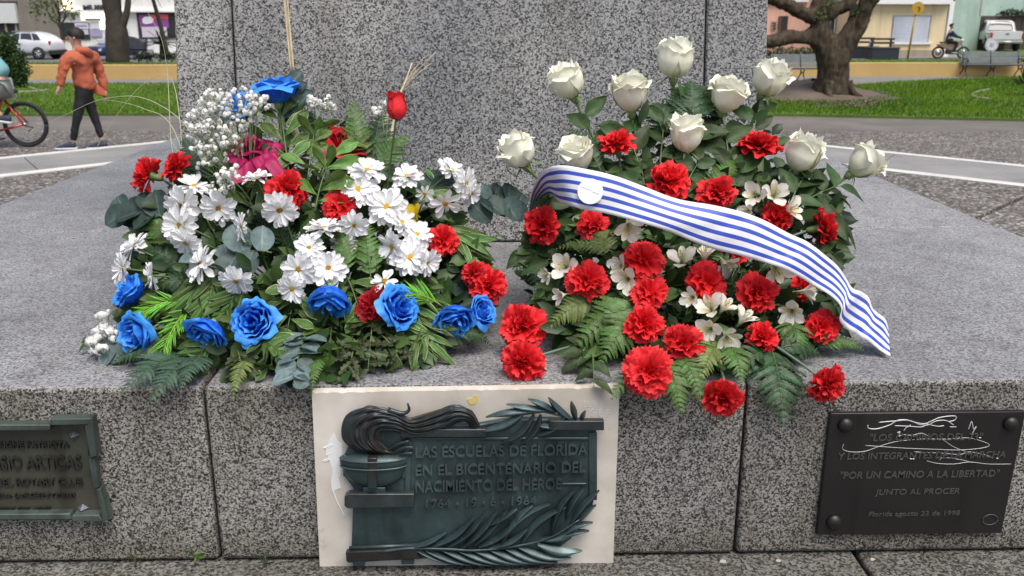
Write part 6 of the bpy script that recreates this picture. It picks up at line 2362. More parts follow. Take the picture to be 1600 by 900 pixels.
onf(kb, ko, YK, 1297, 10, 1342, 26, 'fascia', 'white_trim', -0.08, 0.0)
YY = 42.5
yb, yo = facade('cream_house', 'cream yellow house with a grey roller shutter and white cornice', 1343.5, 1478, YY, M['yellow_wall'])
onf(yb, yo, YY, 1343.5, -14, 1484, 6.5, 'cornice', 'white_trim', -0.35, 0.0)
onf(yb, yo, YY, 1340, -60, 1484, -14, 'parapet', 'white_trim', -0.12, 0.0)
onf(yb, yo, YY, 1344, 78, 1474, 95, 'plinth_band', 'base_wall', -0.06, 0.0)
wf = onf(yb, yo, YY, 1393, 24, 1453, 67, 'window', 'metal_grey', -0.02, 0.04)
rs = onf(yb, yo, YY, 1395, 26.2, 1450.5, 65.5, 'roller_shutter', 'shutter', -0.035, -0.021, parent=wf)
for k_ in range(14):
    y = 27 + k_ * 2.75
    MB().tube([at(1395.5, y, YY) - yo + V((0, -0.037, 0)), at(1450, y, YY) - yo + V((0, -0.037, 0))], 0.018, 5).build('slat', M['shutter'], wf)
onf(yb, yo, YY, 1391, 66, 1455, 69, 'sill', 'white_trim', -0.10, -0.01)
onf(yb, yo, YY, 1478, 2, 1485, 93, 'corner_post', 'white_trim', -0.08, 0.1)
YT = 52.0
tb2, to = facade('teal_house', 'pale teal rendered building with a dark brown gate at far right', 1487, 1760, YT, M['teal_wall'])
gt = onf(tb2, to, YT, 1529, 25, 1700, 84, 'gate', 'gate', -0.05, 0.03)
for k_ in range(9):
    onf(tb2, to, YT, 1533 + k_ * 12, 27, 1543 + k_ * 12, 83, 'gate_board', 'gate', -0.085, -0.051, parent=gt)
onf(tb2, to, YT, 1533, -20, 1535, 25, 'wall_joint', 'base_wall', -0.02, 0.0)
cm = MB()
for px in range(1565, 1610, 6):
    leafcloud(cm, at(px, 20, YT - 0.2) - at(1580, 25, YT - 0.2), 0.22, 0.25, 40, 0.13, rr)
o = thing('wall_creeper', 'tuft of dark creeper above the brown gate', 'creeper', at(1580, 25, YT - 0.2))
cm.build('foliage', M['foliage_dark'], o, smooth=False, recalc=False)

# ================================================================== street furniture
M['iron'] = flat('painted_iron', (0.035, 0.040, 0.045), 0.45, 0.3)
M['bench_slat'] = flat('grey_bench_slat', (0.105, 0.122, 0.13), 0.5, var=0.15, scale=5)
M['dark_wood'] = flat('dark_bench_wood', (0.050, 0.040, 0.036), 0.7, var=0.25, scale=5)


def iron_bench(label, P, width, scale, rz, legs=3, slatmat='bench_slat', group='iron benches with grey slats'):
    Mx = Matrix.Translation(P) @ Matrix.Rotation(rz, 4, 'Z') @ Matrix.Scale(scale, 4)
    T = thing('park_bench', label, 'bench', Mx, group)
    w = width / scale
    for i in range(7):     # seat boards
        y = -0.42 + i * 0.066
        MB().box((-w / 2, y, 0.42 + 0.012 * abs(i - 3)), (w / 2, y + 0.055, 0.445 + 0.012 * abs(i - 3))).build('slat', M[slatmat], T, bevel=0.006)
    for i in range(7):     # back boards
        z = 0.50 + i * 0.062
        y = 0.06 + i * 0.022
        MB().hexa([(-w / 2, y, z), (w / 2, y, z), (w / 2, y + 0.02, z), (-w / 2, y + 0.02, z)], [(-w / 2, y + 0.018, z + 0.052), (w / 2, y + 0.018, z + 0.052), (w / 2, y + 0.038, z + 0.052), (-w / 2, y + 0.038, z + 0.052)]).build('slat', M[slatmat], T, bevel=0.005)
    for k_ in range(legs):
        x = -w / 2 + 0.08 + (w - 0.16) * k_ / (legs - 1)
        f = MB()
        f.tube(spline([(x, -0.46, 0.0), (x, -0.36, 0.16), (x, -0.24, 0.26), (x, -0.34, 0.41)], 12), 0.022, 6)
        f.tube(spline([(x, 0.30, 0.0), (x, 0.14, 0.16), (x, 0.0, 0.27), (x, 0.03, 0.41), (x, 0.09, 0.60), (x, 0.24, 0.96)], 16), 0.022, 6)
        f.tube(spline([(x, -0.30, 0.22), (x, -0.15, 0.33), (x, 0.02, 0.24)], 8), 0.018, 6)
        f.build('leg_frame', M['iron'], T)
        if k_ in (0, legs - 1):
            f = MB()
            f.tube(spline([(x, 0.10, 0.64), (x, -0.12, 0.68), (x, -0.34, 0.66), (x, -0.42, 0.60), (x, -0.36, 0.55), (x, -0.30, 0.60)], 18), 0.02, 6)
            f.tube([V((x, -0.24 + 0.085 * cos(a), 0.55 + 0.085 * sin(a))) for a in [i * pi / 8 for i in range(17)]], 0.014, 6)
            f.build('armrest', M['iron'], T)
    return T


b1 = atz(1250, 127, 0.01)
iron_bench('grey slatted iron bench half hidden by the big tree trunk', b1, 1.7, 0.80, rad(2))
b2 = atz(1546, 120, 0.01)
iron_bench('grey slatted iron bench with curled armrests near the right edge', b2, 1.75, 0.80, rad(-6))
b3 = atz(214, 93, WZ)
iron_bench('small dark green bench beside the stout trunk on the raised left lawn', b3, 0.75, 0.72, rad(10), 2, 'iron', None)


def plain_bench(label, P, w, rz):
    T = thing('wooden_bench', label, 'bench', Matrix.Translation(P) @ Matrix.Rotation(rz, 4, 'Z'), 'dark wooden benches by the street')
    MB().box((-w / 2, -0.25, 0.0), (w / 2, 0.25, 0.40)).build('block_base', M['iron'], T, bevel=0.02)
    for i in range(3):
        MB().box((-w / 2 - 0.03, -0.27 + i * 0.18, 0.405), (w / 2 + 0.03, -0.11 + i * 0.18, 0.45)).build('slat', M['dark_wood'], T, bevel=0.01)
    for x in (-w * 0.32, w * 0.36):
        MB().box((x - 0.04, 0.2, 0.455), (x + 0.04, 0.26, 0.78)).build('post', M['dark_wood'], T, bevel=0.01)
    for z in (0.56, 0.70):
        MB().box((-w * 0.42, 0.15, z), (w * 0.46, 0.19, z + 0.08)).build('back_board', M['dark_wood'], T, bevel=0.01)
    return T


pb = atz(1378, 93, WZ - 0.2)
plain_bench('dark wooden street bench in front of the cream house, nearer the pole sign', pb, 1.05, rad(2))
pb = atz(1347, 91, WZ - 0.2)
plain_bench('dark wooden street bench partly behind the tree limb', pb, 1.0, rad(-4))
o = MB().lathe([(0.05, 0), (0.06, 0.1), (0.03, 0.16), (0.02, 0.2)], 10).build('plastic_bag', flat('blue_white_plastic', (0.30, 0.38, 0.62), 0.4), None)
o.location = atz(1352, 91, WZ - 0.2) + V((0.1, -0.1, 0.452))
tag(o, 'small bluish bag lying on the dark street bench', 'bag')

M['sign_ochre'] = flat('ochre_sign', (0.46, 0.28, 0.03), 0.55)
M['pole_yellow'] = flat('yellow_pole', (0.50, 0.33, 0.06), 0.55)
p0, p1 = atz(1418, 92, WZ), None
p1 = at(1433, 12, p0.y)
sg = thing('round_sign', 'round ochre sign on a leaning yellow pole before the cream house', 'street sign', p0)
MB().tube([V((0, 0, 0)), p1 - p0 - V((0, 0, -0.1))], 0.035, 8).build('pole', M['pole_yellow'], sg)
rs_ = 9.8 * mpp(p1)
MB().lathe([(rs_, -0.012), (rs_, 0.012), (0.001, 0.013)], 32, Matrix.Translation(p1 - p0 + V((0, -0.06, -0.02))) @ Matrix.Rotation(rad(90), 4, 'X')).build('sign_disc', M['sign_ochre'], sg, smooth=False)
q = p1 - p0 + V((0.02, -0.085, -0.03))
MB().tube([q + V((-0.03, 0, 0.05)), q + V((0.05, 0, 0.03)), q + V((0.04, 0, -0.04)), q + V((0.0, 0, -0.07))], 0.014, 5).build('sign_mark', M['brown_wood'], sg)
p0 = atz(1458, 88, GZ2 + 0.1)
p1 = at(1468, 0, p0.y)
lpz = thing('utility_pole', 'thin brown leaning wooden pole before the cream house', 'pole', p0)
MB().tube([V((0, 0, 0)), (p1 - p0) * 0.5, (p1 - p0) * 1.8], [0.06, 0.055, 0.045], 8).build('pole', M['brown_wood'], lpz)
p0 = atz(1548, 88, WZ)
p1 = at(1549.5, 70, p0.y)
ws = thing('round_sign', 'small round white disc sign on a stub behind the right iron bench', 'street sign', p0)
MB().tube([V((0, 0.02, 0)), p1 - p0 + V((0, 0.02, 0))], 0.02, 8).build('pole', M['metal_grey'], ws)
rs_ = 10.5 * mpp(p1)
M['disc_white'] = flat('white_disc', (0.62, 0.62, 0.63), 0.5)
Mr = Matrix.Translation(p1 - p0) @ Matrix.Rotation(rad(90), 4, 'X')
MB().lathe([(rs_, -0.01), (rs_, 0.01), (0.001, 0.011)], 32, Mr).build('sign_disc', M['disc_white'], ws, smooth=False)
MB().tube([p1 - p0 + V((rs_ * 0.86 * cos(a), -0.013, rs_ * 0.86 * sin(a))) for a in [i * pi / 16 for i in range(33)]], 0.008, 5).build('sign_rim', M['metal_grey'], ws)
for z in (0.05, 0.0, -0.05):
    MB().tube([p1 - p0 + V((-0.07, -0.013, z)), p1 - p0 + V((0.07, -0.013, z))], 0.010, 5).build('sign_mark', M['metal_grey'], ws)

# ================================================================== vehicles
def paint(name, c, rough=0.28):
    g = NG(name)
    g.b.inputs['Coat Weight'].default_value = 0.5
    f = g.noise(2, 4, 0.6)
    return g.fin(g.ramp(f, [(0.3, tuple(x * 0.9 for x in c)), (0.7, c)]), rough, 0, 0.5)


M['car_white'] = paint('white_car_paint', (0.66, 0.67, 0.70))
M['car_blue'] = paint('dark_blue_car_paint', (0.018, 0.03, 0.10))
M['car_grey'] = paint('grey_car_paint', (0.26, 0.29, 0.33))
M['tyre'] = flat('tyre_rubber', (0.018, 0.018, 0.018), 0.8)
M['rim'] = flat('alloy_rim', (0.50, 0.51, 0.53), 0.35, 0.6)
M['trim_black'] = flat('black_trim', (0.02, 0.02, 0.022), 0.6)
M['tail_red'] = flat('red_tail_lamp', (0.45, 0.02, 0.02), 0.25)
M['lamp_clear'] = flat('clear_lamp', (0.70, 0.72, 0.74), 0.2)
M['lamp_on'] = emit('headlight_on', (1.0, 0.95, 0.85), 2.0)


def loft(mb, secs_):
    """closed loft through rings of equal length"""
    n_ = len(secs_[0])
    vs = [p for s_ in secs_ for p in s_]
    fs = []
    for i in range(len(secs_) - 1):
        for j in range(n_):
            fs.append((i * n_ + j, i * n_ + (j + 1) % n_, (i + 1) * n_ + (j + 1) % n_, (i + 1) * n_ + j))
    fs.append(tuple(range(n_ - 1, -1, -1)))
    fs.append(tuple((len(secs_) - 1) * n_ + j for j in range(n_)))
    mb.add(vs, fs)
    return mb


def wheel(T, x, y, r_, w, side):
    wl = obj('wheel', MB().lathe([(r_ * 0.62, -w / 2), (r_ * 0.93, -w / 2), (r_, -w * 0.35), (r_, w * 0.35), (r_ * 0.93, w / 2), (r_ * 0.62, w / 2)], 24).mesh('tyre', M['tyre'], recalc=True), T,
             Matrix.Translation((x, y, r_)) @ Matrix.Rotation(rad(90), 4, 'X'))
    rm_ = MB()
    zc = -side * w * 0.5
    sgn = -side
    rm_.lathe([(r_ * 0.64, zc - sgn * 0.02), (r_ * 0.66, zc), (r_ * 0.56, zc), (r_ * 0.54, zc - sgn * 0.03)], 24)
    for i in range(5):
        a = i * 2 * pi / 5
        c, s = cos(a), sin(a)
        rm_.tube([(0, 0, zc), (c * r_ * 0.58, s * r_ * 0.58, zc)], r_ * 0.12, 6)
    rm_.lathe([(r_ * 0.16, zc - 0.01), (r_ * 0.14, zc + sgn * 0.012), (0.001, zc + sgn * 0.014)], 12)
    obj('rim', rm_.mesh('rim', M['rim'], recalc=True), wl)


def ring(x, w0, w1, z0, zb, zt, wt):
    """car cross section at x: sill z0, belt zb, top zt"""
    h = [(w0 * 0.92, z0), (w0, z0 + 0.12), (w1, zb - 0.12), (w1 * 0.985, zb), (wt, zt - 0.07), (wt * 0.86, zt)]
    return [V((x, -y, z)) for y, z in h] + [V((x, y, z)) for y, z in reversed(h)]


def car(name, label, cat, Mx, mat, secs_, wheels, wr, side_windows, extras):
    T = thing(name, label, cat, Mx)
    b = loft(MB(), [ring(*s_) for s_ in secs_]).build('body', mat, T)
    sb = b.modifiers.new('sub', 'SUBSURF')
    sb.levels = sb.render_levels = 1
    hw = max(s_[2] for s_ in secs_)
    for x in wheels:
        for sd_ in (-1, 1):
            MB().lathe([(wr * 1.18, -0.02), (wr * 1.18, 0.02), (0.001, 0.021)], 24, Matrix.Translation((x, sd_ * (hw - 0.015), wr * 1.02)) @ Matrix.Rotation(rad(-90 * sd_), 4, 'X')).build('wheel_arch', M['trim_black'], T, smooth=False)
            wheel(T, x, sd_ * (hw - 0.07), wr, 0.22, sd_)
    for poly in side_windows:
        for sd_ in (-1, 1):
            MB().prism([(x, sd_ * (y + 0.012), z) for x, y, z in poly], (0, -sd_ * 0.03, 0)).build('window', M['glass'], T, smooth=False)
    for nm, mt, a, b_ in extras:
        MB().box(a, b_).build(nm, M[mt], T, bevel=0.015)
    return T


suv = [(-2.15, 0.70, 0.72, 0.45, 0.80, 0.86, 0.62), (-2.05, 0.82, 0.84, 0.32, 0.92, 0.98, 0.70), (-1.2, 0.86, 0.88, 0.28, 0.98, 1.04, 0.74), (-0.95, 0.87, 0.89, 0.28, 1.0, 1.08, 0.74), (-0.35, 0.87, 0.89, 0.28, 1.02, 1.60, 0.66), (0.6, 0.87, 0.89, 0.28, 1.04, 1.66, 0.66),
       (1.35, 0.87, 0.89, 0.30, 1.06, 1.60, 0.65), (1.9, 0.84, 0.86, 0.36, 1.06, 1.30, 0.66), (2.1, 0.78, 0.80, 0.42, 0.98, 1.08, 0.68), (2.16, 0.70, 0.72, 0.48, 0.90, 0.96, 0.60)]
sw = [[(-0.55, 0.83, 1.06), (-0.15, 0.70, 1.50), (0.22, 0.70, 1.53), (0.22, 0.83, 1.08)], [(0.30, 0.83, 1.08), (0.30, 0.70, 1.53), (0.90, 0.70, 1.53), (1.05, 0.83, 1.10)], [(1.12, 0.83, 1.11), (0.98, 0.70, 1.53), (1.30, 0.70, 1.48), (1.55, 0.81, 1.16)]]
Ps = atz(55, 93.6, GZ2)
car('white_suv', 'white compact suv parked on the street behind the shrub at left', 'car', Matrix.Translation(Ps + V((-0.80, 0.9, 0))) @ Matrix.Rotation(rad(-7), 4, 'Z') @ Matrix.Scale(0.75, 4), M['car_white'], suv, (-1.35, 1.35), 0.34, sw,
    [('bumper', 'trim_black', (1.95, -0.80, 0.30), (2.2, 0.80, 0.55)), ('tail_light', 'tail_red', (1.99, -0.80, 0.85), (2.12, -0.66, 1.08)), ('tail_light', 'tail_red', (1.99, 0.66, 0.85), (2.12, 0.80, 1.08)), ('roof_rail', 'metal_grey', (-0.3, -0.64, 1.60), (1.2, -0.60, 1.66)),
     ('door_handle', 'trim_black', (0.12, -0.915, 0.90), (0.30, -0.88, 0.93)), ('sill_trim', 'trim_black', (-1.0, -0.90, 0.24), (1.0, -0.84, 0.34))])
Pc = atz(152, 95.5, GZ2)
car('blue_car', 'dark blue car with a pale windscreen parked behind the walker', 'car', Matrix.Translation(Pc + V((0.30, 1.4, 0))) @ Matrix.Rotation(rad(66), 4, 'Z') @ Matrix.Scale(0.64, 4), M['car_blue'], suv, (-1.35, 1.35), 0.33, sw,
    [('windscreen', 'lamp_clear', (-0.95, -0.60, 1.12), (-0.70, 0.60, 1.42)), ('headlight', 'lamp_clear', (-2.12, -0.78, 0.66), (-2.0, -0.5, 0.80)), ('headlight', 'lamp_clear', (-2.12, 0.5, 0.66), (-2.0, 0.78, 0.80)), ('number_plate', 'poster_white', (-2.2, -0.25, 0.42), (-2.14, 0.25, 0.52)),
     ('roof_panel', 'lamp_clear', (-0.2, -0.5, 1.645), (1.1, 0.5, 1.675))])
Pg = atz(1224, 88, GZ2)
car('grey_car', 'silver grey car with a lit headlight passing behind the hedge and tree', 'car', Matrix.Translation(Pg + V((-1.0, 1.6, 0))) @ Matrix.Rotation(rad(180), 4, 'Z') @ Matrix.Scale(0.85, 4), M['car_grey'], suv, (-1.35, 1.35), 0.33, sw,
    [('headlight', 'lamp_on', (-2.2, 0.42, 0.62), (-2.0, 0.80, 0.86)), ('headlight', 'lamp_on', (-2.2, -0.80, 0.62), (-2.0, -0.42, 0.86)), ('bumper', 'trim_black', (-2.25, -0.7, 0.32), (-2.1, 0.7, 0.5))])
# white pickup, seen from behind
Pp = atz(1563, 80.5, GZ2 + 0.06)
Tp = thing('white_pickup', 'white double cab pickup seen from behind in front of the brown gate', 'pickup', Matrix.Translation(Pp + V((0.25, 0, 0))) @ Matrix.Rotation(rad(-14), 4, 'Z') @ Matrix.Scale(0.90, 4))
bd = MB().box((-0.90, 0.02, 0.62), (0.90, 5.0, 1.12)).build('body', M['car_white'], Tp, bevel=0.08, seg=3)
MB().box((-0.78, 0.0, 0.68), (0.78, 0.03, 1.16)).build('tailgate', M['car_white'], Tp, bevel=0.03)
MB().box((-0.10, -0.02, 0.98), (0.10, 0.0, 1.03)).build('tailgate_handle', M['trim_black'], Tp)
MB().box((-0.88, -0.10, 0.46), (0.88, 0.06, 0.62)).build('rear_bumper', M['metal_grey'], Tp, bevel=0.03)
MB().box((-0.22, -0.12, 0.50), (0.22, -0.101, 0.60)).build('number_plate', M['poster_white'], Tp)
for sx in (-1, 1):
    MB().box((sx * 0.80, -0.01, 0.74), (sx * 0.91, 0.08, 1.10)).build('tail_light', M['tail_red'], Tp, bevel=0.02)
    for y in (0.95, 4.1):
        wl = obj('wheel', MB().lathe([(0.22, -0.12), (0.36, -0.12), (0.39, -0.08), (0.39, 0.08), (0.36, 0.12), (0.22, 0.12)], 22).mesh('tyre', M['tyre'], recalc=True), Tp, Matrix.Translation((sx * 0.80, y, 0.39)) @ Matrix.Rotation(rad(90), 4, 'Y'))
        rm2 = MB().lathe([(0.25, sx * 0.10), (0.24, sx * 0.125), (0.09, sx * 0.10), (0.001, sx * 0.10)], 18)
        obj('rim', rm2.mesh('rim', M['rim'], recalc=True), wl)
        MB().tube([V((sx * 0.905, y + 0.48 * cos(a), 0.42 + 0.50 * sin(a))) for a in [i * pi / 12 for i in range(13)]], 0.05, 6).build('wheel_arch', M['car_white'], Tp)
cab = loft(MB(), [[V((-w, y, z)), V((w, y, z)), V((w * 0.84, y2, z2)), V((-w * 0.84, y2, z2))] for w, y, z, y2, z2 in ((0.86, 1.55, 1.10, 1.85, 1.70), (0.86, 2.2, 1.10, 2.2, 1.78), (0.86, 3.2, 1.10, 3.0, 1.78), (0.86, 3.9, 1.10, 3.4, 1.70))]).build('cab', M['car_white'], Tp, bevel=0.05, seg=2)
MB().hexa([(-0.70, 1.52, 1.20), (0.70, 1.52, 1.20), (0.70, 1.60, 1.20), (-0.70, 1.60, 1.20)], [(-0.62, 1.78, 1.62), (0.62, 1.78, 1.62), (0.62, 1.86, 1.62), (-0.62, 1.86, 1.62)]).build('rear_window', M['glass'], Tp, smooth=False)
for sx in (-1, 1):
    MB().tube([(sx * 0.80, 1.35, 1.12), (sx * 0.66, 1.62, 1.66), (0, 1.66, 1.70)], 0.035, 6).build('roll_bar', M['rim'], Tp)
    for y0, y1 in ((1.95, 2.55), (2.65, 3.3)):
        MB().prism([(sx * 0.875, y0, 1.18), (sx * 0.875, y1 + 0.2, 1.18), (sx * 0.77, y1, 1.62), (sx * 0.77, y0 + 0.02, 1.62)], (-sx * 0.03, 0, 0)).build('side_window', M['glass'], Tp, smooth=False)

# ================================================================== people and two-wheelers
M['skin'] = flat('skin', (0.50, 0.30, 0.21), 0.55, var=0.05)
M['hoodie'] = flat('orange_hoodie', (0.42, 0.105, 0.052), 0.85, var=0.12, scale=6)
M['black_cloth'] = flat('black_trousers', (0.008, 0.008, 0.010), 0.8, var=0.2)
M['hair'] = flat('dark_hair', (0.010, 0.006, 0.005), 0.7, var=0.3, scale=30)
M['shoe_navy'] = flat('navy_shoe', (0.022, 0.03, 0.06), 0.6)
M['sole'] = flat('white_sole', (0.62, 0.62, 0.64), 0.6)
M['teal_cloth'] = flat('teal_jacket', (0.17, 0.38, 0.40), 0.7, var=0.1)
M['grey_shorts'] = flat('grey_shorts', (0.27, 0.29, 0.26), 0.8, var=0.1)


def fingers(edges, verts, radii, wrist, palm, side, curl):
    """palm and five bent fingers added to a skin skeleton"""
    d = (palm - wrist).normalized()
    k0_ = len(verts)
    for q, (off, ln) in enumerate(((0.030, 0.030), (0.015, 0.040), (0.0, 0.044), (-0.015, 0.040), (-0.028, 0.032))):
        b = palm + side * off * (1.2 if q else 1.6) + d * (0.012 if q else -0.02)
        m_ = b + d * ln * (0.6 if q else 0.4) + (side * 0.02 if q == 0 else V((0, 0, 0)))
        e = m_ + d * ln * 0.45 + curl * ln * 0.6
        i0 = len(verts)
        verts += [b, m_, e]
        radii += [0.011, 0.009, 0.007]
        edges += [(palm_i, i0), (i0, i0 + 1), (i0 + 1, i0 + 2)]


palm_i = 0


def shoe(P, toe_dir, mat, T, s=1.0):
    d = toe_dir.normalized()
    side = V((-d.y, d.x, 0)).normalized()
    Mx = frame(d * s, side * s, V((0, 0, s)), P)
    up_ = loft(MB(), [[V((x, -w, 0.028)), V((x, w, 0.028)), V((x, w * 0.9, h * 0.6)), V((x, w * 0.45, h)), V((x, -w * 0.45, h)), V((x, -w * 0.9, h * 0.6))] for x, w, h in ((-0.085, 0.030, 0.09), (-0.06, 0.040, 0.12), (0.0, 0.043, 0.115), (0.07, 0.046, 0.085), (0.14, 0.048, 0.065), (0.185, 0.034, 0.045))])
    o = up_.build('shoe', M[mat], T)
    o.matrix_local = Mx
    sb = o.modifiers.new('sub', 'SUBSURF')
    sb.levels = sb.render_levels = 1
    so2 = loft(MB(), [[V((x, -w, 0.0)), V((x, w, 0.0)), V((x, w * 1.02, 0.03)), V((x, -w * 1.02, 0.03))] for x, w in ((-0.095, 0.03), (-0.06, 0.043), (0.0, 0.045), (0.07, 0.05), (0.14, 0.052), (0.195, 0.034))])
    s2 = so2.build('sole', M['sole'], o)
    return o


# --- walker in an orange hoodie, striding to the left
PW = atz(133, 234, 0.01)
YWk = PW.y
wk = thing('person', 'person in an orange hoodie and black trousers walking past the white kerb', 'person', PW)


def wp(px, py, dy=0.0):
    return at(px, py, YWk + dy) - PW


ku = mpp(PW)
verts = [wp(131, 146), wp(130, 128), wp(128, 105), wp(126, 86), wp(121, 75), wp(117, 62), wp(116, 52),
         wp(109, 90, -0.19), wp(98, 112, -0.24), wp(93, 136, -0.26), wp(91, 142, -0.26),
         wp(146, 90, 0.18), wp(156, 115, 0.22), wp(163, 142, 0.20), wp(164, 150, 0.19),
         wp(127, 150, -0.08), wp(120, 187, -0.10), wp(114, 225, -0.10),
         wp(137, 150, 0.10), wp(148, 184, 0.10), wp(160, 221, 0.10)]
edges = [(0, 1), (1, 2), (2, 3), (3, 4), (4, 5), (5, 6), (3, 7), (7, 8), (8, 9), (9, 10), (3, 11), (11, 12), (12, 13), (13, 14), (0, 15), (15, 16), (16, 17), (0, 18), (18, 19), (19, 20)]
radii = [0.09, 0.09, 0.10, 0.09, 0.05, 0.088, 0.085, 0.045, 0.038, 0.028, 0.034, 0.045, 0.038, 0.028, 0.034, 0.06, 0.034, 0.026, 0.06, 0.034, 0.026]
palm_i = 10
fingers(edges, verts, radii, verts[9], verts[10], V((0, 1, 0)), V((0.6, 0, -0.3)))
palm_i = 14
fingers(edges, verts, radii, verts[13], verts[14], V((0, -1, 0)), V((-0.6, 0, -0.3)))
skin('body', M['skin'], verts, edges, radii, wk, 2)
# facial features: nose, ear, eye, mouth on the left-turned head
hc = wp(117, 59)
MB().tube([hc + V((-0.075, -0.02, 0.02)), hc + V((-0.108, -0.025, -0.012)), hc + V((-0.085, -0.02, -0.022))], [0.010, 0.017, 0.010], 8).build('nose', M['skin'], wk)
MB().tube([hc + V((0.02, -0.088, 0.02)), hc + V((0.03, -0.097, 0.0)), hc + V((0.018, -0.09, -0.03))], [0.010, 0.016, 0.009], 8).build('ear', M['skin'], wk)
M['lip'] = flat('lips', (0.35, 0.13, 0.11), 0.5)
MB().tube([hc + V((-0.086, -0.015, -0.05)), hc + V((-0.078, -0.045, -0.05))], 0.008, 6).build('mouth', M['lip'], wk)
for dy in (-0.045, 0.02):
    MB().lathe([(0.010, -0.004), (0.012, 0), (0.004, 0.006)], 10, Matrix.Translation(hc + V((-0.083, dy, 0.022))) @ Matrix.Rotation(rad(-90), 4, 'Y')).build('eye', M['hair'], wk)
# hair: a cap of tufts over skull and nape
hm = MB()
rr = random.Random(14)


def hairfn(u, v):
    a, e = 2 * pi * v, pi * 0.62 * u
    d = V((sin(e) * cos(a), sin(e) * sin(a), cos(e)))
    k_ = 0.108 + 0.010 * sin(7 * a) * u + 0.006 * sin(13 * a + 9 * u)
    face = max(0, -d.x)
    z_cut = 0.055 * face * (1 if e > 1.0 else 0)
    return hc + V((0.018, 0, 0.028)) + V((d.x * k_ * (1.0 - 0.25 * face * u), d.y * k_ * 0.92, d.z * k_ * 1.02 + z_cut))


hm.grid(hairfn, 10, 26)
hm.build('hair', M['hair'], wk, recalc=False)
hv = [wp(134, 143), wp(131, 124), wp(128, 104), wp(127, 88), wp(124, 80), wp(107, 88, -0.20), wp(98, 112, -0.24), wp(93, 137, -0.26), wp(147, 90, 0.18), wp(157, 116, 0.22), wp(164, 143, 0.20)]
skin('hoodie', M['hoodie'], hv, [(0, 1), (1, 2), (2, 3), (3, 4), (3, 5), (5, 6), (6, 7), (3, 8), (8, 9), (9, 10)], [(0.165, 0.165), (0.155, 0.15), (0.16, 0.15), (0.15, 0.15), 0.09, 0.092, 0.070, 0.052, 0.092, 0.070, 0.052], wk, 3)
MB().tube(spline([wp(120, 80, -0.10), wp(134, 79, -0.10), wp(140, 84, 0.0), wp(134, 82, 0.12), wp(121, 80, 0.10)], 16), 0.052, 8).build('hood', M['hoodie'], wk)
MB().add([wp(146, 128, 0.16), wp(160, 138, 0.20), wp(167, 152, 0.16), wp(146, 146, 0.02), wp(137, 142, 0.0), wp(148, 128, 0.10), wp(163, 140, 0.15), wp(166, 150, 0.10)], [(0, 1, 2, 3, 4), (0, 5, 6, 1), (5, 4, 3, 7, 6), (1, 6, 7, 2)]).build('hoodie_flap', M['hoodie'], wk, recalc=False)
for x in (113, 117):
    MB().tube([wp(x, 88, -0.19), wp(x - 1, 100, -0.21)], 0.006, 5).build('drawstring', M['sole'], wk)
tv = [wp(131, 126), wp(131, 150), wp(127, 152, -0.08), wp(120, 187, -0.10), wp(114, 221, -0.10), wp(136, 152, 0.08), wp(148, 184, 0.10), wp(159, 216, 0.10)]
skin('trousers', M['black_cloth'], tv, [(0, 1), (1, 2), (2, 3), (3, 4), (1, 5), (5, 6), (6, 7)], [0.125, 0.115, 0.088, 0.060, 0.044, 0.088, 0.060, 0.044], wk, 3)
fold = bpy.data.textures.new('cloth_folds', 'CLOUDS')
fold.noise_scale = 0.075
for o_ in list(wk.children):
    if o_.name.split('.')[0] in ('hoodie', 'trousers'):
        d_ = o_.modifiers.new('folds', 'DISPLACE')
        d_.texture = fold
        d_.strength = 0.05 if o_.name.startswith('hoodie') else 0.02
        d_.texture_coords = 'LOCAL'
shoe(wp(110, 234, -0.10) * 1.0, V((-1, -0.1, 0)), 'shoe_navy', wk)
shoe(wp(159, 233, 0.10), V((-1, -0.1, 0)), 'shoe_navy', wk)

# --- red bicycle leaving the picture on the left
M['bike_red'] = paint('red_bicycle_paint', (0.50, 0.030, 0.015), 0.35)
M['chrome'] = flat('chrome', (0.5, 0.5, 0.5), 0.25, 0.9)
PBk = atz(40, 229, 0.01)
bk = thing('bicycle', 'red bicycle with thick black tyres cut off by the left edge', 'bicycle', PBk)
YBk = PBk.y


def bp(px, py, dy=0.0):
    return at(px, py, YBk + dy) - PBk


rw = 35.0 * mpp(PBk)


def bikewheel(c):
    ax = Matrix.Translation(c) @ Matrix.Rotation(rad(90), 4, 'X') @ Matrix.Rotation(0, 4, 'Z')
    w_ = obj('wheel', MB().tube([V(((rw - 0.022) * cos(a), (rw - 0.022) * sin(a), 0)) for a in [2 * pi * i / 40 for i in range(41)]], 0.024, 8).mesh('tyre', M['tyre'], recalc=True), bk, ax)
    obj('rim', MB().tube([V(((rw - 0.052) * cos(a), (rw - 0.052) * sin(a), 0)) for a in [2 * pi * i / 40 for i in range(41)]], 0.012, 6).mesh('rim', M['trim_black'], recalc=True), w_)
    sp2 = MB()
    for i in range(20):
        a = 2 * pi * i / 20
        sp2.tube([(0.02 * cos(a + 1), 0.02 * sin(a + 1), 0.02 * (-1) ** i), ((rw - 0.05) * cos(a), (rw - 0.05) * sin(a), 0)], 0.0014, 4)
    sp2.tube([(0, 0, -0.05), (0, 0, 0.05)], 0.022, 8)
    obj('spokes', sp2.mesh('spokes', M['chrome'], recalc=True), w_)


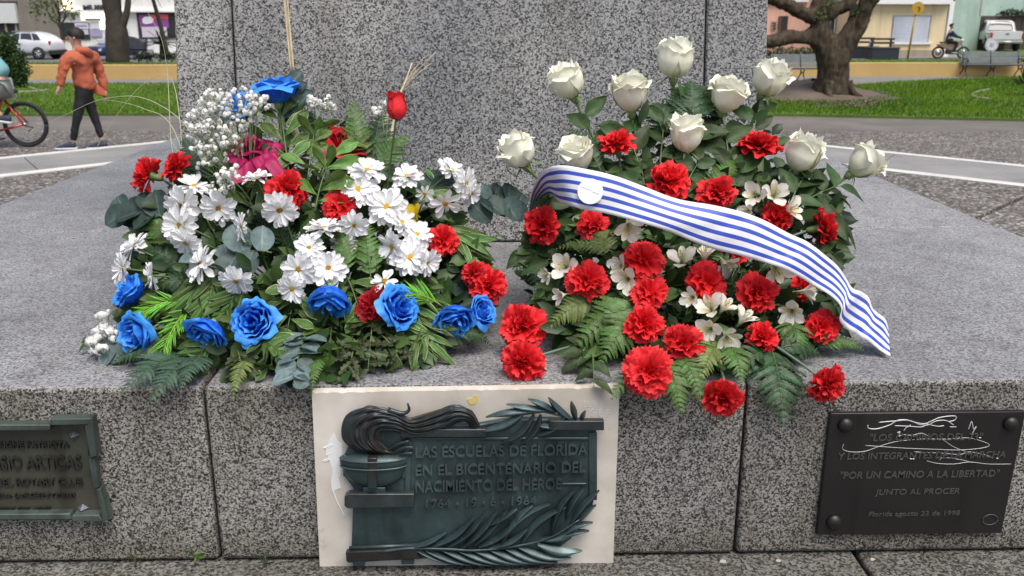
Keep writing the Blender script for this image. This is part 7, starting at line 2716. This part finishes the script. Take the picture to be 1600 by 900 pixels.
cr, cf_ = bp(40, 194), bp(-75, 194)
cf_.z = cr.z
bikewheel(cr)
bikewheel(cf_)
bb_ = bp(-8, 206)
st_ = bp(3, 152)
hd = bp(-62, 142)
hd2 = bp(-60, 156)
for nm, pts, r_ in (('chain_stay', [bb_ + V((0, -0.05, 0)), cr + V((0, -0.07, 0))], 0.016), ('chain_stay', [bb_ + V((0, 0.05, 0)), cr + V((0, 0.07, 0))], 0.016), ('seat_stay', [st_, cr + V((0, -0.07, 0.01))], 0.013), ('seat_stay', [st_, cr + V((0, 0.07, 0.01))], 0.013),
                    ('seat_tube', [bb_, st_ + (st_ - bb_) * 0.12], 0.018), ('down_tube', [bb_, hd2], 0.022), ('top_tube', [st_ - V((0, 0, 0.05)), hd], 0.018), ('fork', [hd2, cf_ + V((0, -0.06, 0))], 0.014), ('fork', [hd2, cf_ + V((0, 0.06, 0))], 0.014)):
    MB().tube(pts, r_, 8).build(nm, M['bike_red'], bk)
MB().box(tuple(bp(12, 146) + V((-0.13, -0.07, 0))), tuple(bp(12, 146) + V((0.13, 0.07, 0.06)))).build('saddle', M['trim_black'], bk, bevel=0.03)
MB().tube(spline([hd + V((-0.02, -0.28, 0.22)), hd + V((-0.04, 0, 0.20)), hd + V((-0.02, 0.28, 0.22))], 9), 0.014, 6).build('handlebar', M['trim_black'], bk)
MB().tube([hd, hd + V((-0.04, 0, 0.2))], 0.016, 6).build('handlebar_stem', M['trim_black'], bk)
MB().lathe([(0.10, -0.006), (0.10, 0.006), (0.001, 0.007)], 24, Matrix.Translation(bb_ + V((0, -0.08, 0))) @ Matrix.Rotation(rad(90), 4, 'X')).build('chainring', M['trim_black'], bk, smooth=False)
for sg_, ang in ((-1, -0.5), (1, 2.64)):
    e_ = bb_ + V((0.16 * cos(ang), sg_ * 0.10, 0.16 * sin(ang)))
    MB().tube([bb_ + V((0, sg_ * 0.09, 0)), e_], 0.012, 6).build('crank', M['chrome'], bk)
    MB().box(tuple(e_ + V((-0.05, sg_ * 0.02, -0.012))), tuple(e_ + V((0.05, sg_ * 0.11, 0.012)))).build('pedal', M['trim_black'], bk)
MB().tube([cr + V((0, -0.10, 0)), bp(52, 200, -0.1), bp(44, 205, -0.1)], 0.012, 6).build('derailleur', M['trim_black'], bk)

PCy = bp(12, 142) + PBk
cy = thing('person', 'cyclist in a pale teal jacket and grey shorts cut off by the left edge', 'person', PCy)


def cp(px, py, dy=0.0):
    return at(px, py, YBk + dy) - PCy


verts = [cp(8, 136), cp(-6, 118), cp(-22, 98), cp(-38, 80), cp(-48, 66), cp(-56, 52), cp(-58, 42), cp(-36, 84, -0.18), cp(-46, 108, -0.22), cp(-60, 128, -0.24), cp(-63, 131, -0.25), cp(-36, 84, 0.18), cp(-46, 108, 0.22), cp(-60, 128, 0.24), cp(-63, 131, 0.25),
         cp(4, 140, -0.10), cp(-30, 158, -0.12), cp(4, 182, -0.13), cp(4, 140, 0.10), cp(-28, 170, 0.12), cp(-16, 205, 0.13)]
edges = [(0, 1), (1, 2), (2, 3), (3, 4), (4, 5), (5, 6), (3, 7), (7, 8), (8, 9), (9, 10), (3, 11), (11, 12), (12, 13), (13, 14), (0, 15), (15, 16), (16, 17), (0, 18), (18, 19), (19, 20)]
radii = [0.13, 0.13, 0.135, 0.12, 0.055, 0.09, 0.085, 0.055, 0.042, 0.028, 0.034, 0.055, 0.042, 0.028, 0.034, 0.09, 0.06, 0.036, 0.09, 0.06, 0.036]
palm_i = 10
fingers(edges, verts, radii, verts[9], verts[10], V((0, 1, 0)), V((0.5, 0, -0.8)))
palm_i = 14
fingers(edges, verts, radii, verts[13], verts[14], V((0, -1, 0)), V((0.5, 0, -0.8)))
skin('body', M['skin'], verts, edges, radii, cy, 2)
skin('jacket', M['teal_cloth'], [cp(8, 124), cp(-6, 112), cp(-22, 96), cp(-38, 80), cp(-46, 70), cp(-36, 84, -0.18), cp(-46, 108, -0.22), cp(-58, 126, -0.24), cp(-36, 84, 0.18), cp(-46, 108, 0.22), cp(-58, 126, 0.24)], [(0, 1), (1, 2), (2, 3), (3, 4), (3, 5), (5, 6), (6, 7), (3, 8), (8, 9), (9, 10)],
     [(0.16, 0.17), (0.17, 0.19), (0.17, 0.20), (0.16, 0.19), 0.09, 0.08, 0.065, 0.055, 0.08, 0.065, 0.055], cy, 2)
skin('shorts', M['grey_shorts'], [cp(8, 132), cp(4, 138, -0.10), cp(-26, 155, -0.12), cp(4, 138, 0.10), cp(-22, 164, 0.12)], [(0, 1), (1, 2), (0, 3), (3, 4)], [0.155, 0.125, 0.09, 0.125, 0.09], cy, 2)
skin('hair', M['hair'], [cp(-55, 44), cp(-58, 38), cp(-52, 50)], [(0, 1), (0, 2)], [0.098, 0.085, 0.07], cy, 2)
shoe(cp(8, 192, -0.13), V((-1, 0, 0.35)), 'shoe_navy', cy, 1.0)
shoe(cp(-12, 213, 0.13), V((-1, 0, 0.0)), 'shoe_navy', cy, 1.0)

# --- motorcycle with rider on the far street, right
M['moto_tan'] = flat('tan_motorcycle', (0.26, 0.19, 0.12), 0.45)
Pm = at(1484, 91.5, 40.6)
mo = thing('motorcycle', 'small dark and tan motorcycle passing the cream house corner', 'motorcycle', Matrix.Translation(Pm) @ Matrix.Rotation(rad(-6), 4, 'Z') @ Matrix.Scale(0.85, 4))
for x in (-0.62, 0.62):
    w_ = obj('wheel', MB().tube([V((0.27 * cos(a), 0, 0.30 + 0.27 * sin(a))) for a in [2 * pi * i / 24 for i in range(25)]], 0.05, 8).mesh('tyre', M['tyre'], recalc=True), mo, Matrix.Translation((x, 0, 0)))
    obj('rim', MB().lathe([(0.16, -0.02), (0.16, 0.02), (0.001, 0.02)], 16, Matrix.Translation((0, 0, 0.30)) @ Matrix.Rotation(rad(90), 4, 'X')).mesh('rim', M['chrome'], recalc=True), w_)
loft(MB(), [[V((x, -w, z0)), V((x, w, z0)), V((x, w, z1)), V((x, -w, z1))] for x, w, z0, z1 in ((-0.75, 0.06, 0.66, 0.72), (-0.35, 0.11, 0.50, 0.76), (0.0, 0.13, 0.40, 0.78), (0.30, 0.13, 0.55, 0.92), (0.45, 0.06, 0.70, 0.86))]).build('body', M['moto_tan'], mo, bevel=0.03)
MB().box((-0.25, -0.13, 0.22), (0.25, 0.13, 0.45)).build('engine', M['trim_black'], mo, bevel=0.03)
MB().box((-0.60, -0.12, 0.77), (0.10, 0.12, 0.84)).build('seat', M['trim_black'], mo, bevel=0.03)
MB().tube([(0.62, 0, 0.30), (0.45, 0, 0.85), (0.40, 0, 1.0)], 0.03, 8).build('fork', M['chrome'], mo)
MB().tube([(0.36, -0.33, 1.03), (0.42, 0, 1.0), (0.36, 0.33, 1.03)], 0.018, 6).build('handlebar', M['trim_black'], mo)
MB().lathe([(0.02, 0), (0.09, 0.06), (0.09, 0.1), (0.001, 0.105)], 14, Matrix.Translation((0.44, 0, 0.9)) @ Matrix.Rotation(rad(90), 4, 'Y')).build('headlight', M['lamp_clear'], mo)
rd = thing('person', 'motorcycle rider in dark clothes on the far street', 'person', Matrix.Translation(Pm) @ Matrix.Rotation(rad(-6), 4, 'Z') @ Matrix.Scale(0.85, 4) @ Matrix.Translation((-0.2, 0, 0.84)))
verts = [V(p) for p in ((0, 0, 0.06), (0.02, 0, 0.28), (0.06, 0, 0.50), (0.09, 0, 0.60), (0.10, 0, 0.72), (0.11, 0, 0.80), (0.08, -0.18, 0.50), (0.28, -0.26, 0.30), (0.54, -0.30, 0.20), (0.08, 0.18, 0.50), (0.28, 0.26, 0.30), (0.54, 0.30, 0.20), (0.05, -0.11, 0.02), (0.42, -0.16, -0.05), (0.28, -0.16, -0.48), (0.05, 0.11, 0.02), (0.42, 0.16, -0.05), (0.28, 0.16, -0.48))]
edges = [(0, 1), (1, 2), (2, 3), (3, 4), (4, 5), (2, 6), (6, 7), (7, 8), (2, 9), (9, 10), (10, 11), (0, 12), (12, 13), (13, 14), (0, 15), (15, 16), (16, 17)]
radii = [0.13, 0.13, 0.13, 0.055, 0.09, 0.085, 0.055, 0.042, 0.032, 0.055, 0.042, 0.032, 0.09, 0.065, 0.045, 0.09, 0.065, 0.045]
skin('body', M['skin'], verts, edges, radii, rd, 2)
skin('jacket', M['shoe_navy'], verts[:3] + verts[6:12], [(0, 1), (1, 2), (2, 3), (3, 4), (4, 5), (2, 6), (6, 7), (7, 8)], [0.15, 0.155, 0.15, 0.075, 0.06, 0.045, 0.075, 0.06, 0.045], rd, 2)
skin('trousers', M['black_cloth'], [verts[0]] + verts[12:18], [(0, 1), (1, 2), (2, 3), (0, 4), (4, 5), (5, 6)], [0.15, 0.105, 0.08, 0.06, 0.105, 0.08, 0.06], rd, 2)
skin('hair', M['hair'], [V((0.10, 0, 0.80)), V((0.09, 0, 0.85)), V((0.06, 0, 0.76))], [(0, 1), (0, 2)], [0.096, 0.085, 0.075], rd, 2)
for sy in (-0.16, 0.16):
    o = shoe(V((0.28, sy, -0.56)), V((1, 0, 0)), 'trim_black', rd)
